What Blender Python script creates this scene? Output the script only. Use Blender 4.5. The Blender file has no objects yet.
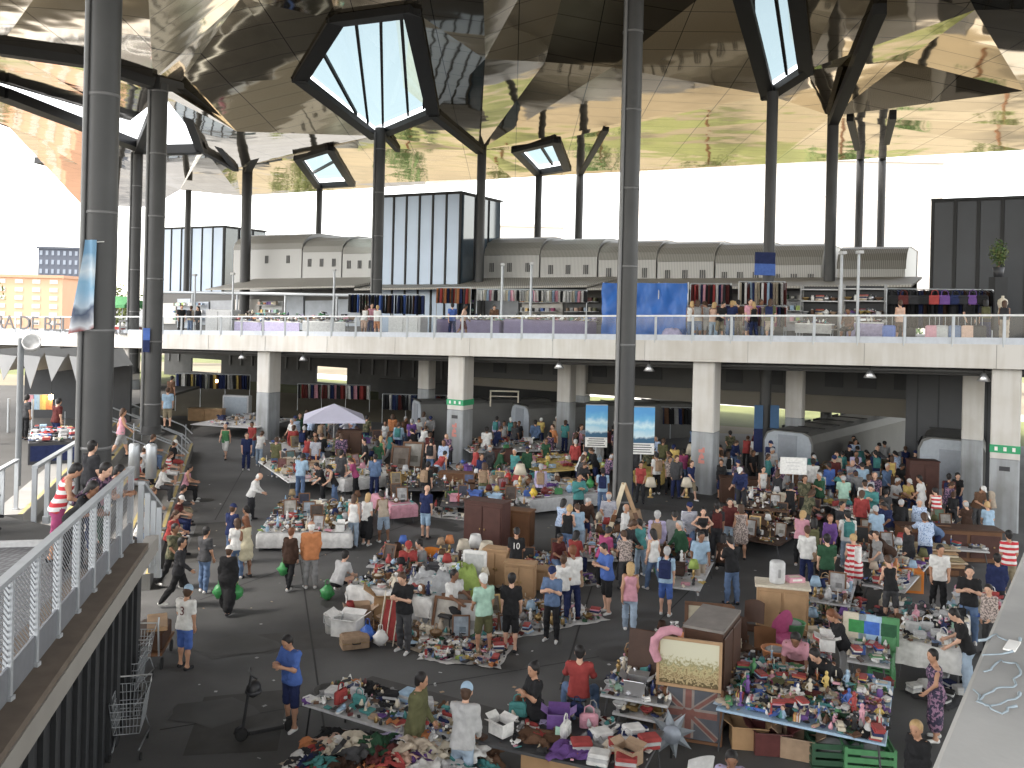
EXPOSURE = 2.7
import bpy, math, random
import numpy as np
from mathutils import Vector, Matrix
RNG = random.Random(11)
R = math.radians
sc = bpy.context.scene
COL = sc.collection
# ------------------------------------------------------------------ camera model used to read positions off the photo
F, CX, CY, ROLL, H = 900.0, 512.0, 310.0, 0.024, 7.5
def ray(u, v):
    du, dv = u - CX, v - CY
    c, s = math.cos(ROLL), math.sin(ROLL)
    return (du*c + dv*s)/F, (dv*c - du*s)/F
def G(u, v, z=0.0):
    a, b = ray(u, v); Y = (H - z)/b
    return Vector((a*Y, Y, z))
def at(u, v, Y):
    a, b = ray(u, v); return Vector((a*Y, Y, H - b*Y))
# ------------------------------------------------------------------ materials
MATS = {}
def _new(name):
    m = bpy.data.materials.new(name); m.use_nodes = True
    nt = m.node_tree; return m, nt, nt.nodes['Principled BSDF']
def mat(name, col, rough=0.6, metal=0.0, var=0.18, scale=6.0, bump=0.0, bscale=40.0, spec=0.4, trans=0.0, emit=None):
    if name in MATS: return MATS[name]
    m, nt, p = _new(name); N, L = nt.nodes, nt.links
    tc = N.new('ShaderNodeTexCoord')
    no = N.new('ShaderNodeTexNoise'); no.inputs['Scale'].default_value = scale; no.inputs['Detail'].default_value = 5
    L.new(tc.outputs['Object'], no.inputs['Vector'])
    mx = N.new('ShaderNodeMix'); mx.data_type = 'RGBA'
    c = Vector(col)
    mx.inputs['A'].default_value = (*[max(0, x*(1-var)) for x in c], 1)
    mx.inputs['B'].default_value = (*[min(1, x*(1+var)+0.01*var) for x in c], 1)
    L.new(no.outputs['Fac'], mx.inputs['Factor']); L.new(mx.outputs['Result'], p.inputs['Base Color'])
    p.inputs['Roughness'].default_value = rough; p.inputs['Metallic'].default_value = metal
    p.inputs['Specular IOR Level'].default_value = spec
    if trans: p.inputs['Transmission Weight'].default_value = trans
    if emit:
        p.inputs['Emission Color'].default_value = (*emit[0], 1); p.inputs['Emission Strength'].default_value = emit[1]
    if bump:
        n2 = N.new('ShaderNodeTexNoise'); n2.inputs['Scale'].default_value = bscale; n2.inputs['Detail'].default_value = 4
        L.new(tc.outputs['Object'], n2.inputs['Vector'])
        b = N.new('ShaderNodeBump'); b.inputs['Strength'].default_value = bump; b.inputs['Distance'].default_value = 0.03
        L.new(n2.outputs['Fac'], b.inputs['Height']); L.new(b.outputs['Normal'], p.inputs['Normal'])
    MATS[name] = m; return m
def two_tone(name, c1, c2, kind='wave', scale=20.0, axis='Z', rough=0.8, thr=0.5, metal=0.0):
    """surface pattern that belongs to the thing itself: stripes, checks, patches"""
    if name in MATS: return MATS[name]
    m, nt, p = _new(name); N, L = nt.nodes, nt.links
    tc = N.new('ShaderNodeTexCoord')
    if kind == 'wave':
        t = N.new('ShaderNodeTexWave'); t.bands_direction = axis; t.inputs['Scale'].default_value = scale; fac = t.outputs['Fac']
    elif kind == 'voronoi':
        t = N.new('ShaderNodeTexVoronoi'); t.inputs['Scale'].default_value = scale; fac = t.outputs['Distance']
    else:
        t = N.new('ShaderNodeTexNoise'); t.inputs['Scale'].default_value = scale; t.inputs['Detail'].default_value = 3; fac = t.outputs['Fac']
    L.new(tc.outputs['Object'], t.inputs['Vector'])
    r = N.new('ShaderNodeValToRGB'); r.color_ramp.elements[0].position = thr-0.03; r.color_ramp.elements[1].position = thr+0.03
    r.color_ramp.elements[0].color = (*c1, 1); r.color_ramp.elements[1].color = (*c2, 1)
    L.new(fac, r.inputs['Fac']); L.new(r.outputs['Color'], p.inputs['Base Color'])
    p.inputs['Roughness'].default_value = rough; p.inputs['Metallic'].default_value = metal
    MATS[name] = m; return m
PAL = {'white': (.72,.71,.68), 'cream': (.62,.54,.40), 'grey': (.28,.28,.28), 'light grey': (.48,.48,.48), 'black': (.02,.02,.022), 'dark brown': (.06,.028,.016),
 'brown': (.14,.065,.03), 'tan': (.38,.24,.13), 'red': (.42,.035,.03), 'dark red': (.12,.02,.018), 'orange': (.60,.19,.03), 'yellow': (.70,.48,.06),
 'green': (.05,.26,.08), 'teal': (.04,.28,.27), 'light blue': (.32,.50,.68), 'blue': (.05,.14,.50), 'navy': (.018,.03,.11), 'purple': (.16,.06,.30),
 'pink': (.68,.28,.36), 'silver': (.55,.55,.56), 'brass': (.36,.25,.11), 'olive': (.13,.13,.045), 'mint': (.38,.66,.50), 'peach': (.66,.40,.28),
 'lavender': (.46,.40,.64), 'magenta': (.42,.04,.17), 'beige': (.50,.40,.29), 'denim blue': (.10,.18,.34), 'pale denim': (.32,.43,.56), 'khaki': (.30,.24,.14),
 'dark grey': (.07,.07,.075), 'charcoal': (.035,.035,.04), 'pale yellow': (.66,.58,.36), 'dark green': (.02,.09,.04), 'lime': (.35,.50,.05), 'cardboard': (.40,.25,.13)}
def tone(c, k): l = .3*c[0]+.55*c[1]+.15*c[2]; return tuple(x*(1-k)+l*k for x in c)
def fab(c): return mat('fabric '+c, tuple(x*.86 for x in tone(PAL[c], .24)), .92, 0, .34, 8, .6, 10, .2)
def paint(c):
    if c == 'silver': return mat('metal silver', PAL[c], .35, .8, .1)
    if c == 'brass': return mat('metal brass', PAL[c], .35, .8, .2)
    return mat('painted '+c, tone(PAL[c], .24), .5, 0, .28, 12, 0, 40, .4)
def wood(c):
    if c == 'dark red': return mat('wood reddish', (.065,.026,.020), .5, 0, .35, 3.5, .1, 30, .35)
    return mat('wood '+c, PAL[c], .5, 0, .35, 3.5, .1, 30, .35)
M_STEEL = mat('galvanised steel', (.40,.42,.44), .42, .6, .15, 3)
M_RAIL = mat('grey painted rail', (.42,.44,.46), .5, .3, .12, 5)
M_POLE = mat('dark grey painted pole', (.050,.050,.050), .5, .1, .25, 1.2)
M_POLEL = mat('grey drain pipe', (.16,.16,.16), .45, .2, .15, 3)
M_BEAM = mat('blackened steel beam', (.018,.018,.018), .6, .2, .2, 2)
M_CONC = mat('pale concrete', (.50,.48,.44), .8, 0, .14, 1.3, .15, 30)
M_CONCD = mat('grey concrete', (.22,.215,.205), .85, 0, .25, 1.6, .2, 25)
def streaked(name, col, amt=.3):
    m, nt, p = _new(name); N, L = nt.nodes, nt.links
    tc = N.new('ShaderNodeTexCoord'); mp = N.new('ShaderNodeMapping'); mp.inputs['Scale'].default_value = (2.2,2.2,.22)
    n1 = N.new('ShaderNodeTexNoise'); n1.inputs['Scale'].default_value = 1.6; n1.inputs['Detail'].default_value = 6
    n2 = N.new('ShaderNodeTexNoise'); n2.inputs['Scale'].default_value = .9; n2.inputs['Detail'].default_value = 8
    L.new(tc.outputs['Object'], mp.inputs['Vector']); L.new(mp.outputs['Vector'], n1.inputs['Vector']); L.new(tc.outputs['Object'], n2.inputs['Vector'])
    mu = N.new('ShaderNodeMath'); mu.operation = 'MULTIPLY'; L.new(n1.outputs['Fac'], mu.inputs[0]); L.new(n2.outputs['Fac'], mu.inputs[1])
    r = N.new('ShaderNodeValToRGB'); e = r.color_ramp.elements; e[0].position = .12; e[1].position = .34; e[0].color = (*[x*(1-amt)*y for x, y in zip(col, (1,.97,.92))],1); e[1].color = (*col,1)
    L.new(mu.outputs[0], r.inputs['Fac']); L.new(r.outputs['Color'], p.inputs['Base Color']); p.inputs['Roughness'].default_value = .65
    MATS[name] = m; return m
M_FASC = streaked('white fascia paint', (.55,.53,.50), .17)
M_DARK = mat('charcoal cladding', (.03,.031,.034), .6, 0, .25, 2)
M_CARD = mat('cardboard', PAL['cardboard'], .85, 0, .2, 8)
M_GLASSD = mat('dark glazing', (.05,.07,.09), .08, 0, .2, 2, 0, 1, .8)
M_GLASSL = mat('pale tinted glazing', (.25,.32,.40), .12, .25, .15, .6, 0, 1, .8)
# ------------------------------------------------------------------ mesh builder
class MB:
    def __init__(s): s.v, s.f, s.m, s.sm, s.ms = [], [], [], [], []
    def mi(s, m):
        if m not in s.ms: s.ms.append(m)
        return s.ms.index(m)
    def add(s, vs, fs, m, smooth=False, M=None):
        o = len(s.v); i = s.mi(m)
        if M is not None: vs = [M @ Vector(p) for p in vs]
        s.v += [tuple(p) for p in vs]
        for f in fs: s.f.append(tuple(k+o for k in f)); s.m.append(i); s.sm.append(smooth)
        return s
    def box(s, c, d, m, rz=0, M=None, taper=1.0):
        x, y, z = d[0]/2, d[1]/2, d[2]/2
        vs = [(-x,-y,-z),(x,-y,-z),(x,y,-z),(-x,y,-z),(-x*taper,-y*taper,z),(x*taper,-y*taper,z),(x*taper,y*taper,z),(-x*taper,y*taper,z)]
        T = Matrix.Translation(c) @ Matrix.Rotation(rz, 4, 'Z')
        if M is not None: T = M @ T
        return s.add(vs, [(0,3,2,1),(4,5,6,7),(0,1,5,4),(1,2,6,5),(2,3,7,6),(3,0,4,7)], m, False, T)
    def bbox(s, c, d, m, b=0.01, rz=0, M=None):
        """box with chamfered upright and top edges"""
        x, y, z = d[0]/2, d[1]/2, d[2]/2; b = min(b, x*.6, y*.6, z*.6)
        def ring(ix, iy, zz): return [(-ix,-iy+b,zz),(-ix+b,-iy,zz),(ix-b,-iy,zz),(ix,-iy+b,zz),(ix,iy-b,zz),(ix-b,iy,zz),(-ix+b,iy,zz),(-ix,iy-b,zz)]
        vs = ring(x,y,-z)+ring(x,y,z-b)+ring(x-b,y-b,z)
        fs = [tuple(range(7,-1,-1)), tuple(range(16,24))]
        for k in (0, 8):
            for i in range(8): fs.append((k+i, k+(i+1)%8, k+8+(i+1)%8, k+8+i))
        T = Matrix.Translation(c) @ Matrix.Rotation(rz, 4, 'Z')
        if M is not None: T = M @ T
        return s.add(vs, fs, m, False, T)
    def tube(s, pts, r, m, n=8, M=None, cap=True):
        pts = [Vector(p) for p in pts]; k = len(pts)
        rs = r if isinstance(r, (list, tuple)) else [r]*k
        vs, fs = [], []
        for i, p in enumerate(pts):
            t = (pts[min(i+1,k-1)] - pts[max(i-1,0)]).normalized()
            a = Vector((0,0,1)) if abs(t.z) < .9 else Vector((0,1,0))
            x = t.cross(a).normalized(); y = t.cross(x)
            for j in range(n):
                w = 2*math.pi*j/n; vs.append(p + (x*math.cos(w) + y*math.sin(w))*rs[i])
        for i in range(k-1):
            for j in range(n): fs.append((i*n+j, i*n+(j+1)%n, (i+1)*n+(j+1)%n, (i+1)*n+j))
        s.add(vs, fs, m, True, M)
        if cap: s.add(vs[:n], [tuple(range(n))], m, False, M); s.add(vs[-n:], [tuple(range(n-1,-1,-1))], m, False, M)
        return s
    def bar(s, a, b, w, h, m):
        """rectangular bar between two points"""
        a, b = Vector(a), Vector(b); t = (b-a); Lh = t.length
        q = t.to_track_quat('X', 'Z').to_matrix().to_4x4()
        return s.box((0,0,0), (Lh,w,h), m, 0, Matrix.Translation((a+b)/2) @ q)
    def lathe(s, prof, m, n=14, M=None, c=(0,0,0)):
        vs, fs = [], []
        for r, z in prof:
            for j in range(n):
                w = 2*math.pi*j/n; vs.append((c[0]+r*math.cos(w), c[1]+r*math.sin(w), c[2]+z))
        k = len(prof)
        for i in range(k-1):
            for j in range(n): fs.append((i*n+j, i*n+(j+1)%n, (i+1)*n+(j+1)%n, (i+1)*n+j))
        fs.append(tuple(range(n-1,-1,-1))); fs.append(tuple(range((k-1)*n, k*n)))
        return s.add(vs, fs, m, True, M)
    def prism(s, poly, z0, z1, m, M=None):
        n = len(poly); vs = [(x,y,z0) for x,y in poly] + [(x,y,z1) for x,y in poly]
        fs = [tuple(range(n-1,-1,-1)), tuple(range(n,2*n))] + [(i,(i+1)%n,n+(i+1)%n,n+i) for i in range(n)]
        return s.add(vs, fs, m, False, M)
    def ell(s, c, r, m, n=10, k=7, M=None):
        prof = [(max(1e-3, math.sin(math.pi*i/k)), -math.cos(math.pi*i/k)) for i in range(k+1)]
        T = Matrix.Translation(c) @ Matrix.Diagonal((r[0],r[1],r[2],1))
        if M is not None: T = M @ T
        return s.lathe(prof, m, n, T)
    def grid(s, nx, ny, fn, m, M=None, smooth=True):
        vs = [fn(i/(nx-1), j/(ny-1)) for j in range(ny) for i in range(nx)]
        fs = [(j*nx+i, j*nx+i+1, (j+1)*nx+i+1, (j+1)*nx+i) for j in range(ny-1) for i in range(nx-1)]
        return s.add(vs, fs, m, smooth, M)
    def mesh(s, name):
        me = bpy.data.meshes.new(name); me.from_pydata(s.v, [], s.f)
        for m in s.ms: me.materials.append(m)
        me.polygons.foreach_set('material_index', s.m); me.polygons.foreach_set('use_smooth', s.sm)
        me.update(); return me
    def build(s, name, parent=None): return link(name, s.mesh(name), parent)
def link(name, data, parent=None):
    o = bpy.data.objects.new(name, data); COL.objects.link(o)
    if parent is not None: o.parent = parent
    return o
LABELS = {}
def tag(o, label, cat, group=None, kind=None):
    o['label'] = label; o['category'] = cat
    if group: o['group'] = group
    if kind: o['kind'] = kind
    LABELS.setdefault(label, []).append(o)
    return o
def thing(name, label, cat, loc=(0,0,0), rz=0, group=None):
    o = link(name, None); o.location = loc; o.rotation_euler = (0,0,rz); o.empty_display_size = .2
    return tag(o, label, cat, group)
def put(o, loc, rz=0, s=1.0, rx=0, ry=0):
    o.location = loc; o.rotation_euler = (rx,ry,rz); o.scale = (s,s,s); return o
def struct(o): o['kind'] = 'structure'; return o
def copy_tree(o, parent=None):
    kids = list(o.children); c = o.copy(); COL.objects.link(c)
    if parent is not None: c.parent = parent
    for k in kids: copy_tree(k, c)
    return c
def noise(x, y, s=0):
    return math.sin(x*1.7+s)*math.cos(y*2.3-s*1.3)+.5*math.sin(x*4.1-y*3.3+s*2.1)+.3*math.cos(x*7.7+y*6.1+s)
def text_mesh(body, size, depth=0.01):
    cu = bpy.data.curves.new('lettering', 'FONT'); cu.body = body; cu.size = size; cu.extrude = depth; cu.align_x = 'CENTER'; cu.resolution_u = 3
    o = bpy.data.objects.new('lettering', cu); COL.objects.link(o)
    dg = bpy.context.evaluated_depsgraph_get(); me = bpy.data.meshes.new_from_object(o.evaluated_get(dg))
    bpy.data.objects.remove(o); return me
# ================================================================== CAMERA, LIGHT, SKY
cam = bpy.data.cameras.new('camera'); cam.sensor_width = 36; cam.lens = F/1024*36; cam.shift_y = -(384-CY)/1024
cam.clip_start = .05; cam.clip_end = 3000
co = bpy.data.objects.new('camera', cam); COL.objects.link(co)
c_, s_ = math.cos(ROLL), math.sin(ROLL)
co.matrix_world = Matrix(((c_,-s_,0,0),(0,0,-1,0),(s_,c_,0,H),(0,0,0,1)))
sc.camera = co
SUN_EL, SUN_AZ = 58, 255           # azimuth measured clockwise from +Y
w = bpy.data.worlds.new('World'); sc.world = w; w.use_nodes = True
nt = w.node_tree; bg = nt.nodes['Background']; sky = nt.nodes.new('ShaderNodeTexSky')
sky.sky_type = 'NISHITA'; sky.sun_disc = False; sky.sun_elevation = R(SUN_EL); sky.sun_rotation = R(SUN_AZ)
sky.air_density = 1.0; sky.dust_density = 1.2; sky.ozone_density = 1.0
hs = nt.nodes.new('ShaderNodeHueSaturation'); hs.inputs['Saturation'].default_value = .35
wm = nt.nodes.new('ShaderNodeMix'); wm.data_type = 'RGBA'; wm.blend_type = 'MULTIPLY'; wm.inputs['Factor'].default_value = 1; wm.inputs['B'].default_value = (1.06,1.0,.92,1)
nt.links.new(sky.outputs[0], hs.inputs['Color']); nt.links.new(hs.outputs[0], wm.inputs['A']); nt.links.new(wm.outputs['Result'], bg.inputs[0]); bg.inputs[1].default_value = .15
sl = bpy.data.lights.new('sun', 'SUN'); sl.energy = 1.5; sl.angle = R(14); sl.color = (1,.95,.88)
so = bpy.data.objects.new('sun', sl); COL.objects.link(so)
dv = Vector((math.sin(R(SUN_AZ))*math.cos(R(SUN_EL)), math.cos(R(SUN_AZ))*math.cos(R(SUN_EL)), math.sin(R(SUN_EL))))
so.rotation_euler = (-dv).to_track_quat('-Z', 'Y').to_euler(); so.location = (0,0,60)
sc.view_settings.view_transform = 'Standard'; sc.view_settings.look = 'None'; sc.view_settings.gamma = 1
sc.view_settings.use_curve_mapping = False; sc.view_settings.exposure = EXPOSURE
sc.render.engine = 'CYCLES'
cy = sc.cycles; cy.use_denoising = True; cy.max_bounces = 7; cy.diffuse_bounces = 4; cy.glossy_bounces = 4; cy.transmission_bounces = 4; cy.transparent_max_bounces = 8
cy.caustics_reflective = True; cy.caustics_refractive = False; cy.blur_glossy = 1.0; cy.sample_clamp_indirect = 6
# ================================================================== GROUND
def ground_mat():
    m, nt, p = _new('asphalt'); N, L = nt.nodes, nt.links
    tc = N.new('ShaderNodeTexCoord'); n1 = N.new('ShaderNodeTexNoise'); n1.inputs['Scale'].default_value = .22; n1.inputs['Detail'].default_value = 7
    n2 = N.new('ShaderNodeTexNoise'); n2.inputs['Scale'].default_value = 45; n3 = N.new('ShaderNodeTexVoronoi'); n3.inputs['Scale'].default_value = 1.3
    for n in (n1,n2,n3): L.new(tc.outputs['Object'], n.inputs['Vector'])
    r = N.new('ShaderNodeValToRGB'); e = r.color_ramp.elements
    e[0].position, e[1].position = .36, .66; e[0].color = (.066,.066,.066,1); e[1].color = (.150,.149,.147,1)
    L.new(n1.outputs['Fac'], r.inputs['Fac'])
    mx = N.new('ShaderNodeMix'); mx.data_type = 'RGBA'; mx.blend_type = 'MULTIPLY'; mx.inputs['Factor'].default_value = .35
    L.new(r.outputs['Color'], mx.inputs['A']); L.new(n2.outputs['Color'], mx.inputs['B'])
    r3 = N.new('ShaderNodeValToRGB'); r3.color_ramp.elements[0].position = .02; r3.color_ramp.elements[1].position = .05
    r3.color_ramp.elements[0].color = (.16,.155,.145,1); r3.color_ramp.elements[1].color = (0,0,0,1)
    L.new(n3.outputs['Distance'], r3.inputs['Fac'])
    ad = N.new('ShaderNodeMix'); ad.data_type = 'RGBA'; ad.blend_type = 'ADD'; ad.inputs['Factor'].default_value = .6
    L.new(mx.outputs['Result'], ad.inputs['A']); L.new(r3.outputs['Color'], ad.inputs['B']); L.new(ad.outputs['Result'], p.inputs['Base Color'])
    p.inputs['Roughness'].default_value = .82
    b = N.new('ShaderNodeBump'); b.inputs['Strength'].default_value = .25; b.inputs['Distance'].default_value = .01
    L.new(n2.outputs['Fac'], b.inputs['Height']); L.new(b.outputs['Normal'], p.inputs['Normal']); return m
g = MB(); g.add([(-900,-300,0),(900,-300,0),(900,1600,0),(-900,1600,0)], [(0,1,2,3)], ground_mat()); struct(g.build('ground'))
M_GRASS = mat('park grass', (.095,.105,.032), .95, 0, .6, .25, .4, 20)
M_PINK = mat('gravel path', (.155,.13,.085), .95, 0, .6, .07)
def poly_sheet(name, pts, z, m):
    b = MB(); b.add([(x,y,z) for x,y in pts], [tuple(range(len(pts)))], m); return struct(b.build(name))
poly_sheet('plaza', [(-220,72),(30,56),(260,40),(260,170),(-220,170)], .004, M_PINK)
poly_sheet('lawn', [(-70,96),(-26,80),(2,66),(24,57),(60,44),(60,62),(24,72),(-26,95),(-70,103)], .012, M_GRASS)
poly_sheet('sunlit_strip', [(-26,95),(24,72),(60,62),(60,67),(24,78),(-26,101)], .012, mat('painted sunlit ground', (.42,.40,.36), .85, 0, .2, .5)); poly_sheet('park_lawn', [(-160,112),(160,112),(160,126),(-160,126)], .012, M_GRASS)  # pale strip added so the ground beyond the deck looks sunlit
M_PATCH = mat('newer asphalt patch', (.062,.060,.057), .85, 0, .3, 3); M_IRON = mat('cast iron', (.05,.048,.045), .6, .4, .3, 8)
for i, (u, v, w_, d_p, rz) in enumerate(((300,640,2.6,1.2,.3),(430,700,3.4,.7,-.5),(210,540,1.2,5,.25),(640,690,2.2,1.1,.1),(240,720,1.6,2.4,.2))):
    p = G(u, v); b = MB(); pts_ = [(-w_/2,-d_p/2),(w_/2*.9,-d_p/2*1.05),(w_/2,d_p/2),(-w_/2*.95,d_p/2*.9)]; c_r, s_r = math.cos(rz), math.sin(rz)
    b.add([(p.x+x*c_r-y*s_r, p.y+x*s_r+y*c_r, .003) for x, y in pts_], [(0,1,2,3)], M_PATCH); struct(b.build('asphalt_patch'))
for i, (u, v, lb) in enumerate(((330,690,'round iron manhole cover behind the front clothes table'),(205,500,'round iron manhole cover on the left aisle'),(655,655,'round iron manhole cover left of the framed mirror'))):
    p = G(u, v); b = MB(); b.lathe([(.33,0),(.33,.008),(.30,.010),(.02,.010)], M_IRON, 20)
    for k in range(5): b.box((0,-.2+.1*k,.012), (.42,.03,.004), M_IRON)
    o = b.build('manhole_cover'); o.location = (p.x,p.y,.004); tag(o, lb, 'manhole')
M_JOINT = mat('tarred joint', (.03,.03,.03), .8); M_STAIN = mat('oil stain', (.052,.051,.05), .6, 0, .4, 2)
for (u0,v0,u1,v1) in ((160,730,700,640),(200,600,420,520),(330,768,300,560),(640,640,760,520),(215,520,260,440),(560,690,600,560)):
    a_, c_4 = G(u0,v0), G(u1,v1); sd = (c_4-a_).cross(Vector((0,0,1))).normalized()*.018; b = MB(); b.add([a_-sd+Vector((0,0,.0045)),c_4-sd+Vector((0,0,.0045)),c_4+sd+Vector((0,0,.0045)),a_+sd+Vector((0,0,.0045))], [(0,1,2,3)], M_JOINT); struct(b.build('pavement_joint'))
rs = random.Random(12)
for i in range(26):
    p = G(rs.uniform(170,880), rs.uniform(470,760)); n_ = 11; r_s = rs.uniform(.15,.7); b = MB()
    b.add([(p.x+r_s*rs.uniform(.6,1.2)*math.cos(6.283*q/n_)*1.4, p.y+r_s*rs.uniform(.6,1.2)*math.sin(6.283*q/n_), .006+.0004*i) for q in range(n_)], [tuple(range(n_))], M_STAIN); struct(b.build('ground_stain'))
# litter and scuffs on the asphalt
b = MB(); rr = random.Random(3)
for i in range(200):
    u, v = rr.uniform(190, 900), rr.uniform(450, 765); p = G(u, v)
    b.box((p.x, p.y, .006), (rr.uniform(.02,.09), rr.uniform(.02,.07), .006), paint(rr.choice(['light grey','grey','khaki','grey','tan'])), rr.uniform(0,3))
tag(b.build('paper_litter'), 'scraps of pale paper litter scattered over the dark asphalt', 'litter', None, 'stuff')
# ================================================================== UPPER DECK (curving ramp level across the market)
P0 = Vector((-13.1,49,0)); DF = Vector((.870,-.493,0)).normalized(); NF = Vector((-DF.y, DF.x, 0)); AF = math.atan2(DF.y, DF.x)
def zdeck(s): return 5.8 + .0256*s
def D(s, off=0, z=0): return P0 + DF*s + NF*off + Vector((0,0,zdeck(s)+z))
def deck_s(u, off, v=330):
    a, b = ray(u, v); q = P0 + NF*off          # solve q + DF*s on the vertical plane X = a*Y
    return (a*q.y - q.x)/(DF.x - a*DF.y)
def DU(u, off, z=0): return D(deck_s(u, off), off, z)
def zat(u, v, off): s = deck_s(u, off, v); p = D(s, off); return at(u, v, p.y).z
SA, SB = -40, 46
b = MB()
def extr(mb, s0, s1, prof, m):     # profile = (offset, z above deck)
    a = [D(s0, o, z) for o, z in prof]; c = [D(s1, o, z) for o, z in prof]; n = len(prof)
    mb.add(a+c, [(i,(i+1)%n,n+(i+1)%n,n+i) for i in range(n)] + [tuple(range(n-1,-1,-1)), tuple(range(n,2*n))], m)
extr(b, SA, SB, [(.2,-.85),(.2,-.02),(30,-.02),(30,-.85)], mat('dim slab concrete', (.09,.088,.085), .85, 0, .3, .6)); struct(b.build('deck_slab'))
dk = thing('deck_balustrade', 'long white fascia and glazed railing along the edge of the upper market deck', 'railing', D(0))
def rel(root, mb, name): o = mb.build(name); o.parent = root; o.matrix_parent_inverse = root.matrix_world.inverted(); return o
bpy.context.view_layer.update()
b = MB(); extr(b, SA, SB, [(0,-.86),(0,.0),(.19,.0),(.19,-.86)], M_FASC)
for s in np.arange(SA, SB, 4.4): b.bar(D(s,-.004,-.86), D(s,-.004,-.02), .02, .008, mat('joint grey', (.25,.24,.23), .8))
rel(dk, b, 'fascia')
b = MB(); extr(b, SA, SB, [(.04,1.0),(.04,1.07),(.12,1.07),(.12,1.0)], mat('white handrail', (.66,.67,.68), .4)); rel(dk, b, 'handrail')
b = MB(); extr(b, SA, SB, [(.05,.0),(.05,.24),(.09,.24),(.09,.0)], mat('kick plate grey', (.46,.49,.54), .4)); rel(dk, b, 'kick_plate')
PSP = 1.62
npost = 0
for s in np.arange(SA+.5, SB, PSP):
    b = MB(); b.bar(D(s,.03,-.1), D(s,.03,1.02), .05, .10, M_RAIL); rel(dk, b, 'post')
m, nt_, p_ = _new('clear balustrade glass'); N_, L_ = nt_.nodes, nt_.links
tr = N_.new('ShaderNodeBsdfTransparent'); tr.inputs[0].default_value = (.95,.96,.96,1); gl = N_.new('ShaderNodeBsdfGlossy'); gl.inputs['Roughness'].default_value = .05
mxs = N_.new('ShaderNodeMixShader'); mxs.inputs[0].default_value = .025; L_.new(tr.outputs[0], mxs.inputs[1]); L_.new(gl.outputs[0], mxs.inputs[2])
L_.new(mxs.outputs[0], nt_.nodes['Material Output'].inputs['Surface']); M_CLEAR = m
b = MB(); extr(b, SA, SB, [(.065,.24),(.065,.99),(.075,.99),(.075,.24)], M_CLEAR); rel(dk, b, 'glass')
# lettering on the left part of the railing
tm = text_mesh('FIRA DE BELLCAIRE', 1.0, .02); tm.materials.append(paint('dark grey'))
xs = [v.co.x for v in tm.vertices]; ys = [v.co.y for v in tm.vertices]
q0, q1 = D(deck_s(-15,-.06),-.06,.12), D(deck_s(126,-.06),-.06,.12)
sx_t = (q1-q0).length/(max(xs)-min(xs)); sy_t = .92/(max(ys)-min(ys))
o = link('fair_lettering', tm)
o.matrix_world = Matrix.Translation(q0.lerp(q1,.5)) @ Matrix.Rotation(AF, 4, 'Z') @ Matrix.Rotation(R(90), 4, 'X') @ Matrix.Diagonal((sx_t,sy_t,1,1))
tag(o, 'dark grey capital letters spelling a name along the railing at the far left', 'lettering')
# columns under the deck
def column(u, vb, name, label, sign=True, w=.95, dep=.95, s=None, off=1.0, hi=-.86):
    s_ = deck_s(u, off) if s is None else s
    base = D(s_, off); base.z = 0; top = zdeck(s_)+hi
    t = thing(name, label, 'column', base, AF)
    b = MB(); b.bbox((0,0,1.3), (w,dep,2.6), streaked('grey painted column base', (.32,.335,.35), .4), .05); b.build('lower_shaft', t)
    b = MB(); b.bbox((0,0,2.6+(top-2.6)/2), (w-.004,dep-.004,top-2.6), M_FASC, .05); b.build('upper_shaft', t)
    if sign:
        b = MB(); b.box((0,0,2.95), (w+.02,dep+.02,.28), mat('sign green', (.03,.30,.13), .5)); b.build('green_sign_band', t)
        b = MB()
        for k in (-.28,0,.28): b.box((k,-dep/2-.016,2.95), (.10,.012,.14), paint('white'))
        b.build('sign_symbol', t)
        b = MB(); b.box((0,-dep/2-.004,2.25), (.34,.012,.16), paint('charcoal')); b.build('plaque', t)
    return t
c1 = column(270, 442, 'deck_column', 'white and grey column under the deck left of the lavender parasol', False)
c2 = column(462, 472, 'deck_column', 'white column with green sign band and red stencil under the deck')
c3 = column(708, 500, 'deck_column', 'white column with plain shaft beside the crowd right of the blue posters', False)
c4 = column(1008, 535, 'deck_column', 'rightmost white column with green sign band behind man in striped shirt')
for c in (c2, c3):
    b = MB(); M2 = mat('stencil red', (.50,.20,.17), .7)
    for k, z in enumerate((1.35,1.55,1.8)): b.box((0,-.483,z), (.26-.05*(k%2),.010,.13), M2); b.box((.08*(k-1),-.483,z+.1), (.10,.010,.10), M2)
    b.build('red_stencil', c)
c5 = column(130, 0, 'deck_column', 'pale deck column partly hidden behind the left steel poles', False)
for u, off, lb in ((428,9,'grey inner column behind the crowd left of the sign column'), (568,8,'first grey inner column left of the blue posters'), (583,12,'second grey inner column close beside another left of the posters'),
                   (797,9,'pale inner column right of the dark banner pole'), (975,6,'pale inner column near the right stair tower')):
    column(u, 0, 'inner_column', lb, False, .8, .8, None, off, -.86)
# dome cctv / pendant lamps under the fascia
for u, lb in ((560,'pendant lamp under the deck edge left of the tall central pole'), (650,'bright pendant lamp under the deck right of the tall central pole'), (871,'pendant lamp under the deck above the kiosk row'), (243,'pendant lamp under the deck right of the twin left poles'), (304,'pendant lamp under the deck just right of left white column'), (985,'pendant lamp beside the rightmost column top')):
    p = DU(u, .9, -.86); t = thing('pendant_lamp', lb, 'lamp', p)
    b = MB(); b.tube([(0,0,.0),(0,0,-.25)], .02, M_BEAM); b.build('stem', t)
    b = MB(); b.lathe([(.05,0),(.09,-.05),(.24,-.30),(.22,-.31),(.02,-.1)], paint('silver'), 14, None, (0,0,-.2)); b.build('shade', t)
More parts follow.
